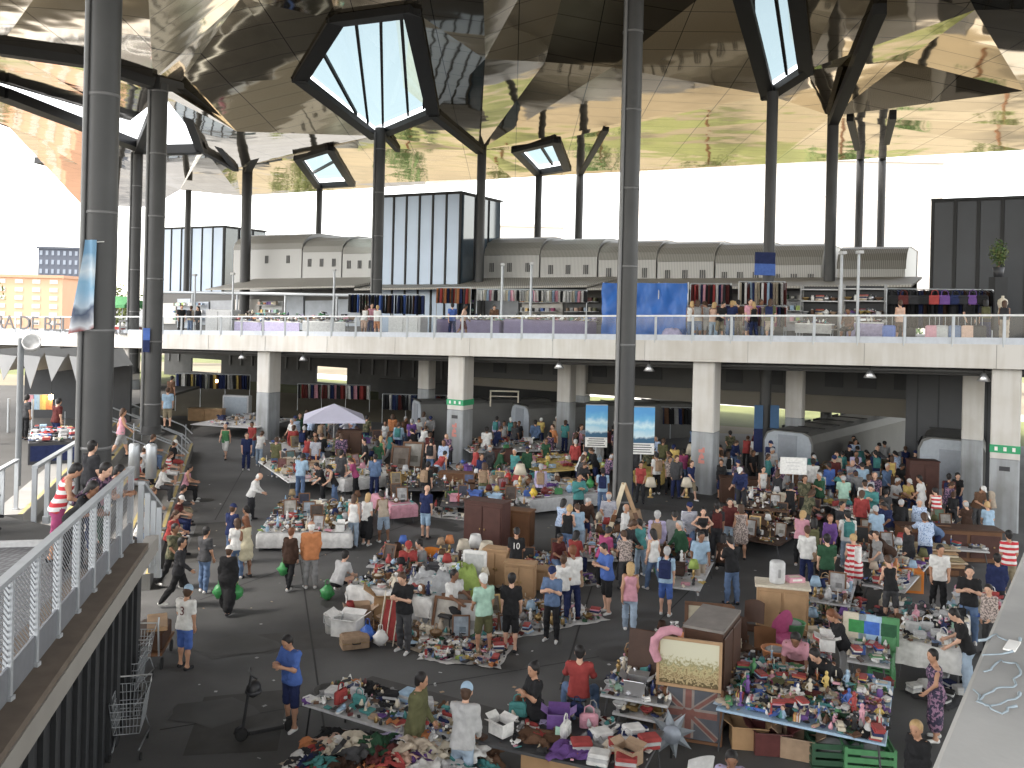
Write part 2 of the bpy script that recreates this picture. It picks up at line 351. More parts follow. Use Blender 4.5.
# ---------------- things under the deck: inner gallery ramp, stair core, back wall
Gz0 = -3.05
t = thing('ceiling_pipes', 'dark service pipes hanging under the deck slab', 'pipes', (0,0,0))
for off_, dz_, r_p in ((1.6,-1.05,.09),(2.3,-1.2,.06),(5,-1.1,.12),(8,-1.15,.08)):
    b = MB(); b.tube([D(SA+2,off_,dz_), D(SB-2,off_,dz_)], r_p, mat('pipe grey', (.12,.12,.12), .5, .3), 7); b.build('pipe', t)
gal = thing('inner_gallery', 'dark inner ramp with panelled parapet crossing under the deck', 'gallery', (0,0,0))
def DW(s, off, z): q = P0 + DF*s + NF*off; q.z = z; return q
def quadwall(mb, s0, s1, off, z00, z01, z10, z11, th, m):     # z at s0 (lo,hi), at s1 (lo,hi)
    vs = [DW(s0,off,z00),DW(s1,off,z10),DW(s1,off,z11),DW(s0,off,z01),DW(s0,off+th,z00),DW(s1,off+th,z10),DW(s1,off+th,z11),DW(s0,off+th,z01)]
    mb.add(vs, [(0,1,2,3),(5,4,7,6),(4,0,3,7),(1,5,6,2),(3,2,6,7),(4,5,1,0)], m)
sL, sR = deck_s(476, 12), deck_s(922, 12)
def vz(u, v, off): return at(u, v, DW(deck_s(u, off), off, 0).y).z
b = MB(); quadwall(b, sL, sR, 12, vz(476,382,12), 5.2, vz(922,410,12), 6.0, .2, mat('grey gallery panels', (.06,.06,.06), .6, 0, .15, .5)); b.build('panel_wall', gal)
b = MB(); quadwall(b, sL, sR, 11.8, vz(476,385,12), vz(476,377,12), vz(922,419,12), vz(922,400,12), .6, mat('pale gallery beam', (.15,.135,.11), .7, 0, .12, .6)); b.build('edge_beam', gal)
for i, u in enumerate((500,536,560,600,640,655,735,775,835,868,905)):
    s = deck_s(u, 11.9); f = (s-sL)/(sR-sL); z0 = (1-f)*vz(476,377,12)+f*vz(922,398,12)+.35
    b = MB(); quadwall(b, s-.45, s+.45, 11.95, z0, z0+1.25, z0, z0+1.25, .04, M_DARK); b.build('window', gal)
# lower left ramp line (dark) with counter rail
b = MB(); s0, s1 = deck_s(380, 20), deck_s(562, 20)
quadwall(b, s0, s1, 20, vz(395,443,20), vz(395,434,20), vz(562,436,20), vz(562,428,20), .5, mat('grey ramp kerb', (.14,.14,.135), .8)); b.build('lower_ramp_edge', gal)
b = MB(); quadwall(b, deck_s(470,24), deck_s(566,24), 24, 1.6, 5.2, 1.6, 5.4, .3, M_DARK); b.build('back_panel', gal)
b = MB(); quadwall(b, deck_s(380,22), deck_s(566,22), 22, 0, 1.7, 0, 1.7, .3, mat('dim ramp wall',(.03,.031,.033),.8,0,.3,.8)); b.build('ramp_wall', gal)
bw = thing('deck_back_wall', 'dark slatted wall far back under the left half of the deck', 'wall', (0,0,0))
OPEN = [(192,222,358,371),(317,348,366,382)]
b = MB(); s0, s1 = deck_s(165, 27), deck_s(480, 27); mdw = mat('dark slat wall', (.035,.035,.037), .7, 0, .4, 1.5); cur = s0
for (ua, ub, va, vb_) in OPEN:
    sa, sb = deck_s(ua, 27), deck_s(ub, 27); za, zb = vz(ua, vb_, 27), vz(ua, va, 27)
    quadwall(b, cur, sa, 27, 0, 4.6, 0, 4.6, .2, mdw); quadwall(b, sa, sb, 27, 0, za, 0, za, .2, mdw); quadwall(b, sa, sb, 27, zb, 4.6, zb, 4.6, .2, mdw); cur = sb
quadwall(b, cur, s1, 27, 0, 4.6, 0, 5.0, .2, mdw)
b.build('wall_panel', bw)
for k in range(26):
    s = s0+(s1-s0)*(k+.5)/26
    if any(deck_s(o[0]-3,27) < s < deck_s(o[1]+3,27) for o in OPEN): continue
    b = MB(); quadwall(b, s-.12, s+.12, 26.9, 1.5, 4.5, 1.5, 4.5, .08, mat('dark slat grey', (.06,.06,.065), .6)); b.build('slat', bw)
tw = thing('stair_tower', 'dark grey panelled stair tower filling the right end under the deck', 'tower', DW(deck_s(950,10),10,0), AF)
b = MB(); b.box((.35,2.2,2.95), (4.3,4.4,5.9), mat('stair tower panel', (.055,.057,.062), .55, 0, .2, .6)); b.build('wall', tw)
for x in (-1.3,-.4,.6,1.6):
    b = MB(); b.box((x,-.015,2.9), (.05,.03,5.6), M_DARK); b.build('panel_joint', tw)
# silver rounded kiosks under the deck
def kiosk(p, rz, Lk, wk, hk, label, nseg):
    t = thing('market_kiosk', label, 'kiosk', p, rz)
    prof = [(-wk/2,0),(-wk/2,hk-.5),(-wk/2+.15,hk-.15),(-wk/2+.5,hk),(wk/2-.5,hk),(wk/2-.15,hk-.15),(wk/2,hk-.5),(wk/2,0)]
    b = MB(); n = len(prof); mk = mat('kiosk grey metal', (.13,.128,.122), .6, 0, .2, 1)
    b.add([(x,0,z) for x,z in prof]+[(x,Lk,z) for x,z in prof], [(i,i+1,n+i+1,n+i) for i in range(n-1)]+[tuple(range(n-1,-1,-1)),tuple(range(n,2*n))], mk); b.build('shell', t)
    pf = [(x*.93,z*.95+.04) for x,z in prof]
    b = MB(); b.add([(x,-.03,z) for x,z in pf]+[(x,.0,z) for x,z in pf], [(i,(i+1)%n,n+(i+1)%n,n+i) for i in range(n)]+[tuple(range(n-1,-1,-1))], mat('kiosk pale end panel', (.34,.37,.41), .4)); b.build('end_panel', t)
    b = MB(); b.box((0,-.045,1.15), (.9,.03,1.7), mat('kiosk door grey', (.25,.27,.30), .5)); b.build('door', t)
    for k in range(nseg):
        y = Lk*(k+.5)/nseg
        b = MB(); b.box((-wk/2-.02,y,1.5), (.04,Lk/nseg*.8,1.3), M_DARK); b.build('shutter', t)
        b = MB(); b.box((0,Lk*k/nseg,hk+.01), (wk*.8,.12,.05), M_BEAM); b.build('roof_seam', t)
    return t
p = G(787,478); p2 = G(884,447)
kiosk(p, math.atan2(-(p2-p).x, (p2-p).y), min((p2-p).length, 26), 2.4, 2.2, 'long row of joined grey kiosks with rounded roof running back under the deck', 7)
p = G(950,497); kiosk(p, R(-28), 7, 2.6, 2.5, 'short grey kiosk with pale rounded end beside the stair tower', 2)
for (u_, v_, rz_, L_k, lb_) in ((520,452,-62,12,'dim shuttered kiosk row under the lower ramp'),(410,446,-70,8,'dim shuttered kiosk behind the crowd left of the sign column')):
    p = G(u_, v_); kiosk(Vector((p.x, p.y+3, 0)), R(rz_), L_k, 2.2, 2.2, lb_, 4)
# ---------------- pavilions on the deck
M_CORR = two_tone('corrugated pale metal', (.30,.30,.30), (.50,.49,.47), 'wave', 3.2, 'X', .5, .35)
M_CORRT = two_tone('corrugated brown-grey roof', (.17,.165,.15), (.31,.30,.275), 'wave', 3.2, 'X', .5, .4)
def pav(u0, u1, vt0, label, off=16.0, vents=3):
    s0, s1 = deck_s(u0, off), deck_s(u1, off); wd = s1-s0-.12
    base = D(s0, off); zt = zat((u0+u1)/2, vt0, off+2)
    t = thing('vaulted_stall_unit', label, 'pavilion', base, AF, 'row of vaulted units on the deck')
    h = zt-base.z; y0 = 0
    prof = [(y0,0),(y0,h-1.35)] + [(y0+2.2*(1-math.cos(a)), h-1.35+1.35*math.sin(a)) for a in (R(20),R(40),R(60),R(80),R(90))] + [(6,h),(6,0)]
    n = len(prof)
    b = MB(); b.add([(0,y,z) for y,z in prof]+[(wd,y,z) for y,z in prof], [(i,i+1,n+i+1,n+i) for i in range(1)]+[tuple(range(n-1,-1,-1)),tuple(range(n,2*n))], M_CORR); b.build('front_wall', t)
    b = MB(); b.add([(-.05,y-.02,z+.01) for y,z in prof[1:]]+[(wd+.05,y-.02,z+.01) for y,z in prof[1:]], [(i,i+1,n-1+i+1,n-1+i) for i in range(n-2)], M_CORRT); b.build('vaulted_roof', t)
    for k in range(vents):
        x = wd*(k+.6)/(vents+.2)
        b = MB()
        for q in range(3): b.box((x-.13+q*.13,-.03,h-1.35-.8), (.06,.04,.6), mat('vent louvre grey', (.10,.10,.10), .6))
        b.build('vent', t)
PV = [(232,301,235,'first vaulted unit, wide, right of the left glass box'),(301,341,237,'second vaulted unit with dark vents, left of the glazed cube'),(341,377,238,'vaulted unit touching the left side of the glazed cube'),
      (480,539,238,'vaulted unit touching the right side of the glazed cube'),(539,597,239,'second vaulted unit right of the glazed cube'),(597,656,241,'vaulted unit directly behind the tall central pole'),
      (656,714,242,'vaulted unit above the blue tarpaulin'),(714,766,243,'vaulted unit just left of the banner pole'),(766,822,244,'vaulted unit just right of the banner pole'),(836,906,247,'last vaulted unit at the right, set apart by a gap')]
for a in PV: pav(*a)
def gbox(u0, u1, ur, vt, off, label, front, depth=5):
    s0, s1 = deck_s(u0, off), deck_s(u1, off); base = D(s0, off); h = zat((u0+u1)/2, vt, off)-base.z; wd = s1-s0
    t = thing('glazed_cube', label, 'glass pavilion', base, AF)
    b = MB(); b.box((wd/2,depth/2,h/2), (wd-.1,depth,h), M_DARK); b.build('core', t)
    n = 6
    for k in range(n):
        b = MB(); b.box((wd*(k+.5)/n,-.04,h/2), (wd/n-.16,.05,h-.15), front); b.build('glass_panel', t)
    for k in range(n+1):
        b = MB(); b.box((wd*k/n,-.05,h/2), (.13,.14,h), M_BEAM); b.build('mullion', t)
    for k in range(3):
        b = MB(); b.box((wd+.0,depth*(k+.5)/3,h/2), (.06,depth/3-.3,h-.2), M_GLASSD); b.build('side_glass', t)
    b = MB(); b.box((wd/2,depth/2,h+.06), (wd+.15,depth+.2,.12), M_BEAM); b.build('roof_edge', t)
gbox(379, 458, 487, 195, 13, 'tall glazed cube with pale blue panels and black mullions on the deck', mat('pale blue panel glass', (.33,.40,.50), .3, .1, .15, .5), 5.2)
gbox(160, 222, 236, 228, 20, 'smaller glazed box with pale blue panels behind the left poles', mat('light blue panel glass', (.40,.48,.60), .3, .1, .15, .5), 5)
gbox(930, 1075, 1090, 199, 11, 'dark glass pavilion at the right edge of the deck', mat('grey reflecting glass', (.025,.028,.034), .3, 0, .6, .35, 0, 1, .25), 6)
# ---------------- canopy awnings and shop fronts of the deck
aw = thing('shop_awning', 'long corrugated grey awning above the deck stalls', 'awning', (0,0,0))
for (u0, u1) in ((225,372),(372,600),(600,915)):
    s0, s1 = deck_s(u0, 13), deck_s(u1, 13)
    b = MB(); m_ = two_tone('awning corrugated grey', (.24,.225,.20), (.36,.34,.30), 'wave', 2.6, 'X', .6, .4)
    z0 = [zat(u0,290,11)-zdeck(deck_s(u0,11)), zat(u1,287,11)-zdeck(deck_s(u1,11))]; z1 = [zat(u0,281,16)-zdeck(deck_s(u0,16)), zat(u1,279,16)-zdeck(deck_s(u1,16))]
    vs = [D(s0,11,z0[0]),D(s1,11,z0[1]),D(s1,16,z1[1]),D(s0,16,z1[0])]
    vs += [p+Vector((0,0,.12)) for p in vs]
    b.add(vs, [(3,2,1,0),(4,5,6,7),(0,1,5,4),(1,2,6,5),(2,3,7,6),(3,0,4,7)], m_); b.build('awning_sheet', aw)
sf = thing('shop_front_row', 'row of shop fronts with shelves along the back of the deck', 'shop front', (0,0,0))
s0, s1 = deck_s(160, 15), deck_s(915, 15)
b = MB(); vs = [D(s0,15.2,0),D(s1,15.2,0),D(s1,15.2,3.1),D(s0,15.2,3.1),D(s0,15.6,0),D(s1,15.6,0),D(s1,15.6,3.1),D(s0,15.6,3.1)]
b.add(vs, [(0,1,2,3),(5,4,7,6),(4,0,3,7),(1,5,6,2),(3,2,6,7)], mat('shop wall', (.13,.125,.12), .7, 0, .3, .5)); b.build('wall', sf)
rr = random.Random(8); s = s0
while s < s1-3:
    wd = rr.uniform(1.6,3.4); c = rr.choice([(.5,.5,.5),(.42,.45,.5),(.06,.06,.06),(.55,.52,.48),(.10,.09,.09),(.32,.33,.35)])
    b = MB(); b.bar(D(s,15.1,1.4), D(s+wd*.9,15.1,1.4), .12, rr.uniform(1.6,2.6), mat('shopfront %.2f%.2f' % c[:2], c, .5, 0, .3, 2)); b.build('shutter', sf)
    if rr.random() < .7:
        b = MB()
        for z in (.8,1.4,2.0):
            b.bar(D(s+.1,14.6,z), D(s+wd*.85,14.6,z), .4, .04, paint('light grey'))
            for k in range(7):
                q = s+.15+(wd*.8)*k/7; b.box(D(q+.1,14.6,z+.14), (rr.uniform(.1,.3),.25,rr.uniform(.12,.3)), paint(rr.choice(list(PAL))), AF)
        b.build('stocked_shelf', sf)
    s += wd
# deck lamp posts and rails
for u, lb in ((194,'thin lamp post on the deck behind the three people at the rail'), (333,'thin lamp post on the deck right of shop window'), (501,'thin lamp post on the deck over the purple covered tables'),(530,'second thin lamp post over the purple covered tables'),(840,'thin lamp post on the deck beside the steel shelves'),(857,'second thin lamp post beside the steel shelves'),(232,'thin lamp post on the deck left of the shop window')):
    p = DU(u, 3.0); t = thing('deck_lamp_post', lb, 'lamp post', p)
    b = MB(); b.tube([(0,0,0),(0,0,3.6)], .06, M_RAIL); b.build('post', t)
    b = MB(); b.box((0,-.1,3.65), (.2,.4,.12), paint('light grey')); b.build('lamp_head', t)
p = DU(150, 5); t = thing('steel_pergola', 'grey pipe frame standing on the left of the deck', 'frame', p, AF)
Lp = deck_s(392,5)-deck_s(150,5)
b = MB(); b.tube([(0,0,2.75),(Lp,0,2.75)], .1, M_RAIL); b.build('top_pipe', t)
for k in range(6): b = MB(); b.tube([(Lp*k/5,0,0),(Lp*k/5,0,2.7)], .07, M_RAIL); b.build('leg', t)
# ================================================================== STEEL POLES OF THE CANOPY
poles = {}
def pole(key, u, vb, vt, Y, wpx, zb, label, pipe=True):
    base = at(u, vb, Y); base.z = zb
    top = at(u+.024*(vb-vt) if True else u, vt, Y); top = Vector((base.x, base.y, top.z))
    r = wpx*Y/F/2
    t = thing('canopy_pole', label, 'steel pole', base)
    h = top.z-base.z
    b = MB(); b.tube([(0,0,0),(0,0,h)], r, M_POLE, 24); b.build('shaft', t)
    b = MB(); b.lathe([(r*1.5,0),(r*1.5,.05),(r*1.15,.06),(r*1.12,.3),(r,.32)], M_POLE, 20); b.build('base_flange', t)
    if pipe:
        b = MB(); b.tube([(-r*.85,-r*.75,.1),(-r*.85,-r*.75,h-.3)], r*.18, M_POLEL, 8); b.build('drain_pipe', t)
        b = MB()
        for z in np.arange(1.2, h, 2.6): b.lathe([(r*1.03,z),(r*1.03,z+.07)], M_POLEL, 20)
        b.build('collar', t)
    poles[key] = (base, top, r, t)
    return t
pole('a', 95, 470, -60, 20, 30, 3.0, 'thickest dark grey canopy pole at left, standing on the terrace behind the leaning people')
pole('b', 151, 430, 84, 37.5, 17, 2.0, 'second thick grey canopy pole with a small blue sticker, by the bleachers')
pole('c', 621, 540, -60, 30, 20, 0, 'tall dark pole in the middle of the market, between the two blue posters')
pole('d', 373, 440, 128, 54, 11, 5.3, 'dark canopy pole left of the glazed cube')
pole('e', 131, 430, 148, 56, 10.5, 3, 'slim grey canopy pole between the two thick left poles')
pole('f', 242, 400, 168, 70, 10, 5, 'dark forked canopy pole behind the left glazed box', False)
pole('g', 476, 400, 150, 59, 9, 5.4, 'dark canopy pole rising by the right edge of the glazed cube', False)
pole('h', 764, 460, 92, 43, 11, 0, 'dark pole with a blue banner under the right skylight', False)
pole('i', 825, 460, 118, 48, 11, 0, 'dark pole with bent upper strut right of the banner pole', False)
pole('j', 857, 300, 155, 58, 7.5, 6, 'left one of two close dark poles at right', False)
pole('k', 879, 300, 155, 58, 7.5, 6, 'right one of two close dark poles at right', False)
pole('l', 536, 300, 170, 66, 7, 6, 'thin far pole under the small skylight', False)
pole('m', 577, 300, 171, 66, 8, 6, 'thin far pole with tilted strut right of small skylight pole', False)
pole('n', 317, 300, 184, 76, 6, 5.5, 'thin far pole under the small left skylight', False)
pole('o', 186, 300, 190, 76, 6, 5, 'thin far pole right of the second thick pole', False)
pole('p', 113, 300, 180, 80, 6, 4, 'thin far pole mostly behind the thickest left pole', False)
# ================================================================== CANOPY
def mirror(name, col, rough=.055):
    m, nt, p = _new(name); N, L = nt.nodes, nt.links
    tc = N.new('ShaderNodeTexCoord'); br = N.new('ShaderNodeTexBrick'); br.inputs['Scale'].default_value = 1
    br.inputs['Brick Width'].default_value = 3.4; br.inputs['Row Height'].default_value = 1.7; br.inputs['Mortar Size'].default_value = .018; br.inputs['Mortar Smooth'].default_value = 0
    br.offset = 0
    br.inputs['Color1'].default_value = (*col,1); br.inputs['Color2'].default_value = (*[x*.93 for x in col],1); br.inputs['Mortar'].default_value = (.03,.025,.02,1)
    L.new(tc.outputs['Object'], br.inputs['Vector']); L.new(br.outputs['Color'], p.inputs['Base Color'])
    p.inputs['Metallic'].default_value = 1; p.inputs['Roughness'].default_value = rough
    n = N.new('ShaderNodeTexNoise'); n.inputs['Scale'].default_value = .3; n.inputs['Detail'].default_value = 2
    L.new(tc.outputs['Object'], n.inputs['Vector'])
    b = N.new('ShaderNodeBump'); b.inputs['Strength'].default_value = .5; b.inputs['Distance'].default_value = .09
    L.new(n.outputs['Fac'], b.inputs['Height']); L.new(b.outputs['Normal'], p.inputs['Normal']); return m
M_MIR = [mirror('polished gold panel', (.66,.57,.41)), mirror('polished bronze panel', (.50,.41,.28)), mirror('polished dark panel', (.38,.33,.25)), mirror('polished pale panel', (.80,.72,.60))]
V = {}
def vv(k, u, v, z):
    a, b_ = ray(u, v); Y = (z-H)/(-b_); V[k] = Vector((a*Y, Y, z))
for a in (('t0',-250,-150,17.4),('t1',140,-150,17.9),('t2',300,-150,21.5),('t3',480,-150,20),('t4',600,-150,21.8),('t5',760,-150,20.2),('t6',900,-150,21.8),('t7',1250,-150,20.5),
          ('p1',-250,10,17.3),('p2',0,46,17.2),('p3',85,58,17.0),('p4',153,80,16.6),('q1',-250,20,18.3),('q2',0,80,18.0),('q3',130,121,17.6),('q4',163,95,16.9),
          ('r1',-250,30,17.5),('r2',0,91,17.2),('r3',150,149,17.0),('r4',200,148,17.2),('r5',180,190,17.4),('r6',150,207,17.4),('r7',82,205,17.4),('r8',40,160,17.6),('r9',0,118,17.8),('ra',-250,60,18.2),
          ('k0',300,78,18.6),('k1',336,20,19.6),('k2',412,10,19.2),('k3',433,112,18.3),('k4',375,136,18.2),('m0',178,86,17.4),('e0',205,150,17.5),('e1',236,168,17.8),
          ('n1',545,62,19.0),('e3',480,150,17.9),('h0',735,-30,20.0),('h1',792,-40,20.2),('h2',806,70,18.9),('h3',768,95,18.3),
          ('x1',975,10,19.4),('e5',832,116,18.2),('e6',1024,91,18.2),('e7',1250,62,18.4),
          ('f1',240,196,17.3),('f2',388,187,17.5),('f3',512,178,17.4),('f4',770,164,17.6),('f5',1024,150,17.6),('f6',1250,137,17.8),
          ('s1',298,158,17.85),('s2',330,148,18.0),('s3',352,184,17.55),('s4',318,186,17.5),('w1',516,150,17.9),('w2',556,140,17.95),('w3',567,168,17.6),('w4',538,173,17.55)): vv(*a)
for k, x in zip(('b0','b1','b2','b3','b4','b5','b6','b7'), (-45,-14,-6,0,5,12,20,45)): V[k] = Vector((x, -12, 21.5))
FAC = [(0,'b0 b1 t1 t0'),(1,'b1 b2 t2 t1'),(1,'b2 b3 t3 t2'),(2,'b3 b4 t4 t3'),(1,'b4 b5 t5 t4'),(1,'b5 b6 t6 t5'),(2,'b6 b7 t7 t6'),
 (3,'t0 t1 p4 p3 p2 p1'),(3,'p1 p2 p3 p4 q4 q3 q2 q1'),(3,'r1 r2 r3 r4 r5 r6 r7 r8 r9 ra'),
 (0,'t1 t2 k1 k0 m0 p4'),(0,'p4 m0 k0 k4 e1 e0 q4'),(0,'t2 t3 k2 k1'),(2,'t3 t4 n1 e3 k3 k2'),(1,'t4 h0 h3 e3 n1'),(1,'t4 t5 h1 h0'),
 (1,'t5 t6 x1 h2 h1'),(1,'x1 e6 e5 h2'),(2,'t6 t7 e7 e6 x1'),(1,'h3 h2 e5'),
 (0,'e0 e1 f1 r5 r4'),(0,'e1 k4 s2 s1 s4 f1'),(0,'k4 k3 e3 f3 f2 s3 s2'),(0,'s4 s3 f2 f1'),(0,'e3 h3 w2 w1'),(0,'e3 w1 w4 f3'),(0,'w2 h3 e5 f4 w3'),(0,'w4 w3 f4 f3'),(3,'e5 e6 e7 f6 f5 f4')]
can = thing('market_canopy', 'huge folded canopy of gold mirror panels with skylights high above the market', 'canopy', (0,0,0))
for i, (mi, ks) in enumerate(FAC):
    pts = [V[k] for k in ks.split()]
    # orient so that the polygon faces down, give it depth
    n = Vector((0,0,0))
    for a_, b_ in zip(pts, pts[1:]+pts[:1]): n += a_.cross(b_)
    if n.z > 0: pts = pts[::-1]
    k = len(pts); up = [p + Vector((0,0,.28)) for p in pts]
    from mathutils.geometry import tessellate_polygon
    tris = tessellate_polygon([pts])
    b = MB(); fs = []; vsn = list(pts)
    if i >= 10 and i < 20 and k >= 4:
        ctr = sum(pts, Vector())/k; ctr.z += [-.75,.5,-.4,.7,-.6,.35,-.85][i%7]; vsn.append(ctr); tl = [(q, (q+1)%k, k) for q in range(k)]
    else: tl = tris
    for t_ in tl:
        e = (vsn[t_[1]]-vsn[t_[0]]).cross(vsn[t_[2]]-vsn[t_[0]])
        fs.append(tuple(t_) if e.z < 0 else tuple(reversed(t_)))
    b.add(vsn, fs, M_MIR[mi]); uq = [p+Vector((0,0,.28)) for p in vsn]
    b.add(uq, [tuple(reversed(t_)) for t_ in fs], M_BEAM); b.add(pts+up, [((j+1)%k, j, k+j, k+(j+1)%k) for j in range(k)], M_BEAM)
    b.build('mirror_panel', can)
def beam(mb, a, c, w, h=.5): mb.bar(a, c, w, h, M_BEAM)
m, nt_, p_ = _new('tinted skylight glass'); tr = nt_.nodes.new('ShaderNodeBsdfTransparent'); tr.inputs[0].default_value = (.20,.25,.26,1)
gl = nt_.nodes.new('ShaderNodeBsdfGlossy'); gl.inputs['Roughness'].default_value = .1; mxs = nt_.nodes.new('ShaderNodeMixShader'); mxs.inputs[0].default_value = .12
nt_.links.new(tr.outputs[0], mxs.inputs[1]); nt_.links.new(gl.outputs[0], mxs.inputs[2]); nt_.links.new(mxs.outputs[0], nt_.nodes['Material Output'].inputs['Surface']); M_TINT = m
def hole(ks, w, name='skylight_frame', mull=(), glass=True):
    pts = [V[k]+Vector((0,0,-.05)) for k in ks.split()]; b = MB()
    c = sum(pts, Vector())/len(pts); n = len(pts)
    for i in range(n):
        a, d = pts[i], pts[(i+1)%n]; beam(b, a+(a-d).normalized()*w*.3, d+(d-a).normalized()*w*.3, w, .32)
    b.build(name, can)
    if glass:
        b = MB(); q_ = [p+Vector((0,0,.62)) for p in pts]; b.add(q_, [tuple(range(len(q_)))], M_TINT); b.build('tinted_glass', can)
    if mull:
        b = MB()
        for (i, f, j, g_) in mull:
            a = pts[i].lerp(pts[(i+1)%n], f)+Vector((0,0,.5)); d = pts[j].lerp(pts[(j+1)%n], g_)+Vector((0,0,.5)); b.bar(a, d, .13, .2, M_BEAM)
        b.build('glazing_bar', can)
hole('k0 k1 k2 k3 k4', .7, mull=((0,.5,4,.3),(1,.25,4,.12),(1,.6,3,.85),(1,.85,3,.4),(2,.55,3,.15)))
hole('h0 h1 h2 h3', .65, mull=((0,.3,3,.5),(0,.6,2,.5)))
hole('s1 s2 s3 s4', .55, mull=((1,.4,3,.3),)); hole('w1 w2 w3 w4', .55, mull=((0,.5,2,.5),))
# raised gold cheek inside the two big skylights
for ks, f in (('k2 k3 k4', .55), ('h1 h2 h3', .5)):
    a, d, c = [V[k] for k in ks.split()]; up = Vector((0,0,2.2)); ins = (c-d).normalized()*(c-d).length*f
    q = [a, d, d+ins*.9+up, a+ins*.5+up]; q2 = [p+Vector((0,0,.15)) for p in q]
    b = MB(); b.add(q+q2, [(0,1,2,3),(7,6,5,4),(0,4,5,1),(1,5,6,2),(2,6,7,3),(3,7,4,0)], M_MIR[0]); b.build('skylight_cheek', can)
b = MB()
for ks, wd in (('p1 p2 p3 p4 m0',.55),('r1 r2 r3 r4',.85)):
    k = [V[x]+Vector((0,0,-.1)) for x in ks.split()]
    for a_, d_ in zip(k, k[1:]): beam(b, a_, d_, wd, .5)
for a_, d_, wd in (('m0','e1',.4),('r4','m0',.45),('e0','e1',.35),('k3','e3',.5),('r4','e0',.4)):
    beam(b, V[a_]+Vector((0,0,-.12)), V[d_]+Vector((0,0,-.12)), wd, .3)
b.build('girder', can)
# gutters : dark spikes on the stepped left edge
b = MB()
for (u0,v0,u1,v1,z) in ((0,118,85,150,18.2),(38,160,85,172,18.5)):
    a_, b1 = ray(u0,v0); Y0 = (z-H)/-b1; c_2, d1 = ray(u1,v1); Y1 = (z-.2-H)/-d1
    beam(b, Vector((a_*Y0,Y0,z)), Vector((c_2*Y1,Y1,z-.2)), .8, .5)
b.build('edge_gutter', can)
def strut(key, u, v, z, w):
    a, b_ = ray(u, v); Y = (z-H)/(-b_); b = MB(); beam(b, poles[key][1]-Vector((0,0,.2)), Vector((a*Y,Y,z)), w, w); b.build('strut', can)
strut('i', 880, 8, 19.3, .5); strut('f', 272, 122, 18.2, .5); strut('m', 606, 128, 18.1, .35); strut('k', 893, 116, 18.1, .35); strut('j', 850, 118, 18.1, .35); strut('e', 156, 108, 16.9, .45)
strut('d', 398, 150, 17.9, .3)
# ================================================================== RIGHT PARAPET (on which the photographer leans)
d_ = Vector((.676,1,0)).normalized(); nR = Vector((d_.y,-d_.x,0)); A0 = Vector((-.36,0,0)) - d_*2.2
pr = thing('parapet', 'broad pale concrete parapet with faint blue scribbles at the lower right corner', 'parapet', (0,0,0))
Lw = 26
b = MB(); q = [A0, A0+d_*Lw, A0+d_*Lw+nR*.95, A0+nR*.95]
Mz = Vector((0,0,6.6)); ch = .012
lo = [p+Vector((0,0,5.2)) for p in q]; hi = [p+Vector((0,0,6.6-ch)) for p in q]
ins = [q[0]+nR*ch, q[1]+nR*ch, q[2]-nR*ch, q[3]-nR*ch]; hi2 = [p+Mz for p in ins]
m_, nt2, pp = _new('weathered concrete top'); N2, L2 = nt2.nodes, nt2.links
tc = N2.new('ShaderNodeTexCoord'); n1 = N2.new('ShaderNodeTexNoise'); n1.inputs['Scale'].default_value = 1.6; n1.inputs['Detail'].default_value = 9
n2 = N2.new('ShaderNodeTexNoise'); n2.inputs['Scale'].default_value = 60
L2.new(tc.outputs['Object'], n1.inputs['Vector']); L2.new(tc.outputs['Object'], n2.inputs['Vector'])
r_ = N2.new('ShaderNodeValToRGB'); r_.color_ramp.elements[0].color = (.22,.22,.212,1); r_.color_ramp.elements[1].color = (.42,.415,.40,1); r_.color_ramp.elements[0].position = .3; r_.color_ramp.elements[1].position = .7
L2.new(n1.outputs['Fac'], r_.inputs['Fac']); L2.new(r_.outputs['Color'], pp.inputs['Base Color']); pp.inputs['Roughness'].default_value = .7
bm_ = N2.new('ShaderNodeBump'); bm_.inputs['Strength'].default_value = .2; bm_.inputs['Distance'].default_value = .004; L2.new(n2.outputs['Fac'], bm_.inputs['Height']); L2.new(bm_.outputs['Normal'], pp.inputs['Normal'])
b.add(lo+hi+hi2, [(0,1,5,4),(1,2,6,5),(2,3,7,6),(3,0,4,7),(4,5,9,8),(5,6,10,9),(6,7,11,10),(7,4,8,11),(8,9,10,11)], m_); b.build('coping', pr)
M_GRAF = mat('faded blue marker', (.27,.325,.36), .85, 0, .25, 40)
b = MB(); rr = random.Random(5)
def onp(u, v): p = G(u, v, 6.602); return p
for pts in ([(985,672),(1000,660),(1020,664),(1016,684),(990,690),(978,700),(1000,712),(1022,704)], [(980,640),(996,634),(1014,644),(1022,636)], [(984,655),(1022,650)], [(975,690),(985,706),(1010,700),(1023,690)]):
    q_ = [onp(*p) for p in pts]; dense = []
    for i in range(len(q_)-1):
        for t_ in range(4): dense.append(q_[i].lerp(q_[i+1], t_/4))
    
    for i_ in range(len(dense)-1): dense[i_] = dense[i_]+Vector((.006*math.sin(i_*2.1),.006*math.cos(i_*1.7),-.0035))
    b.tube(dense, .0045, M_GRAF, 4)
b.build('scribble', pr)
b = MB(); p = onp(1012, 646); b.box((p.x,p.y,6.603), (.09,.03,.004), paint('white'), .9); b.build('paint_patch', pr)
b = MB(); q2 = [A0+nR*.95, A0+d_*Lw+nR*.95, A0+d_*Lw+nR*12, A0+nR*12]
b.add([p+Vector((0,0,5.5)) for p in q2]+[p+Vector((0,0,5.3)) for p in q2], [(0,1,2,3),(7,6,5,4),(0,4,5,1),(1,5,6,2),(2,6,7,3),(3,7,4,0)], M_CONCD); struct(b.build('terrace_floor'))
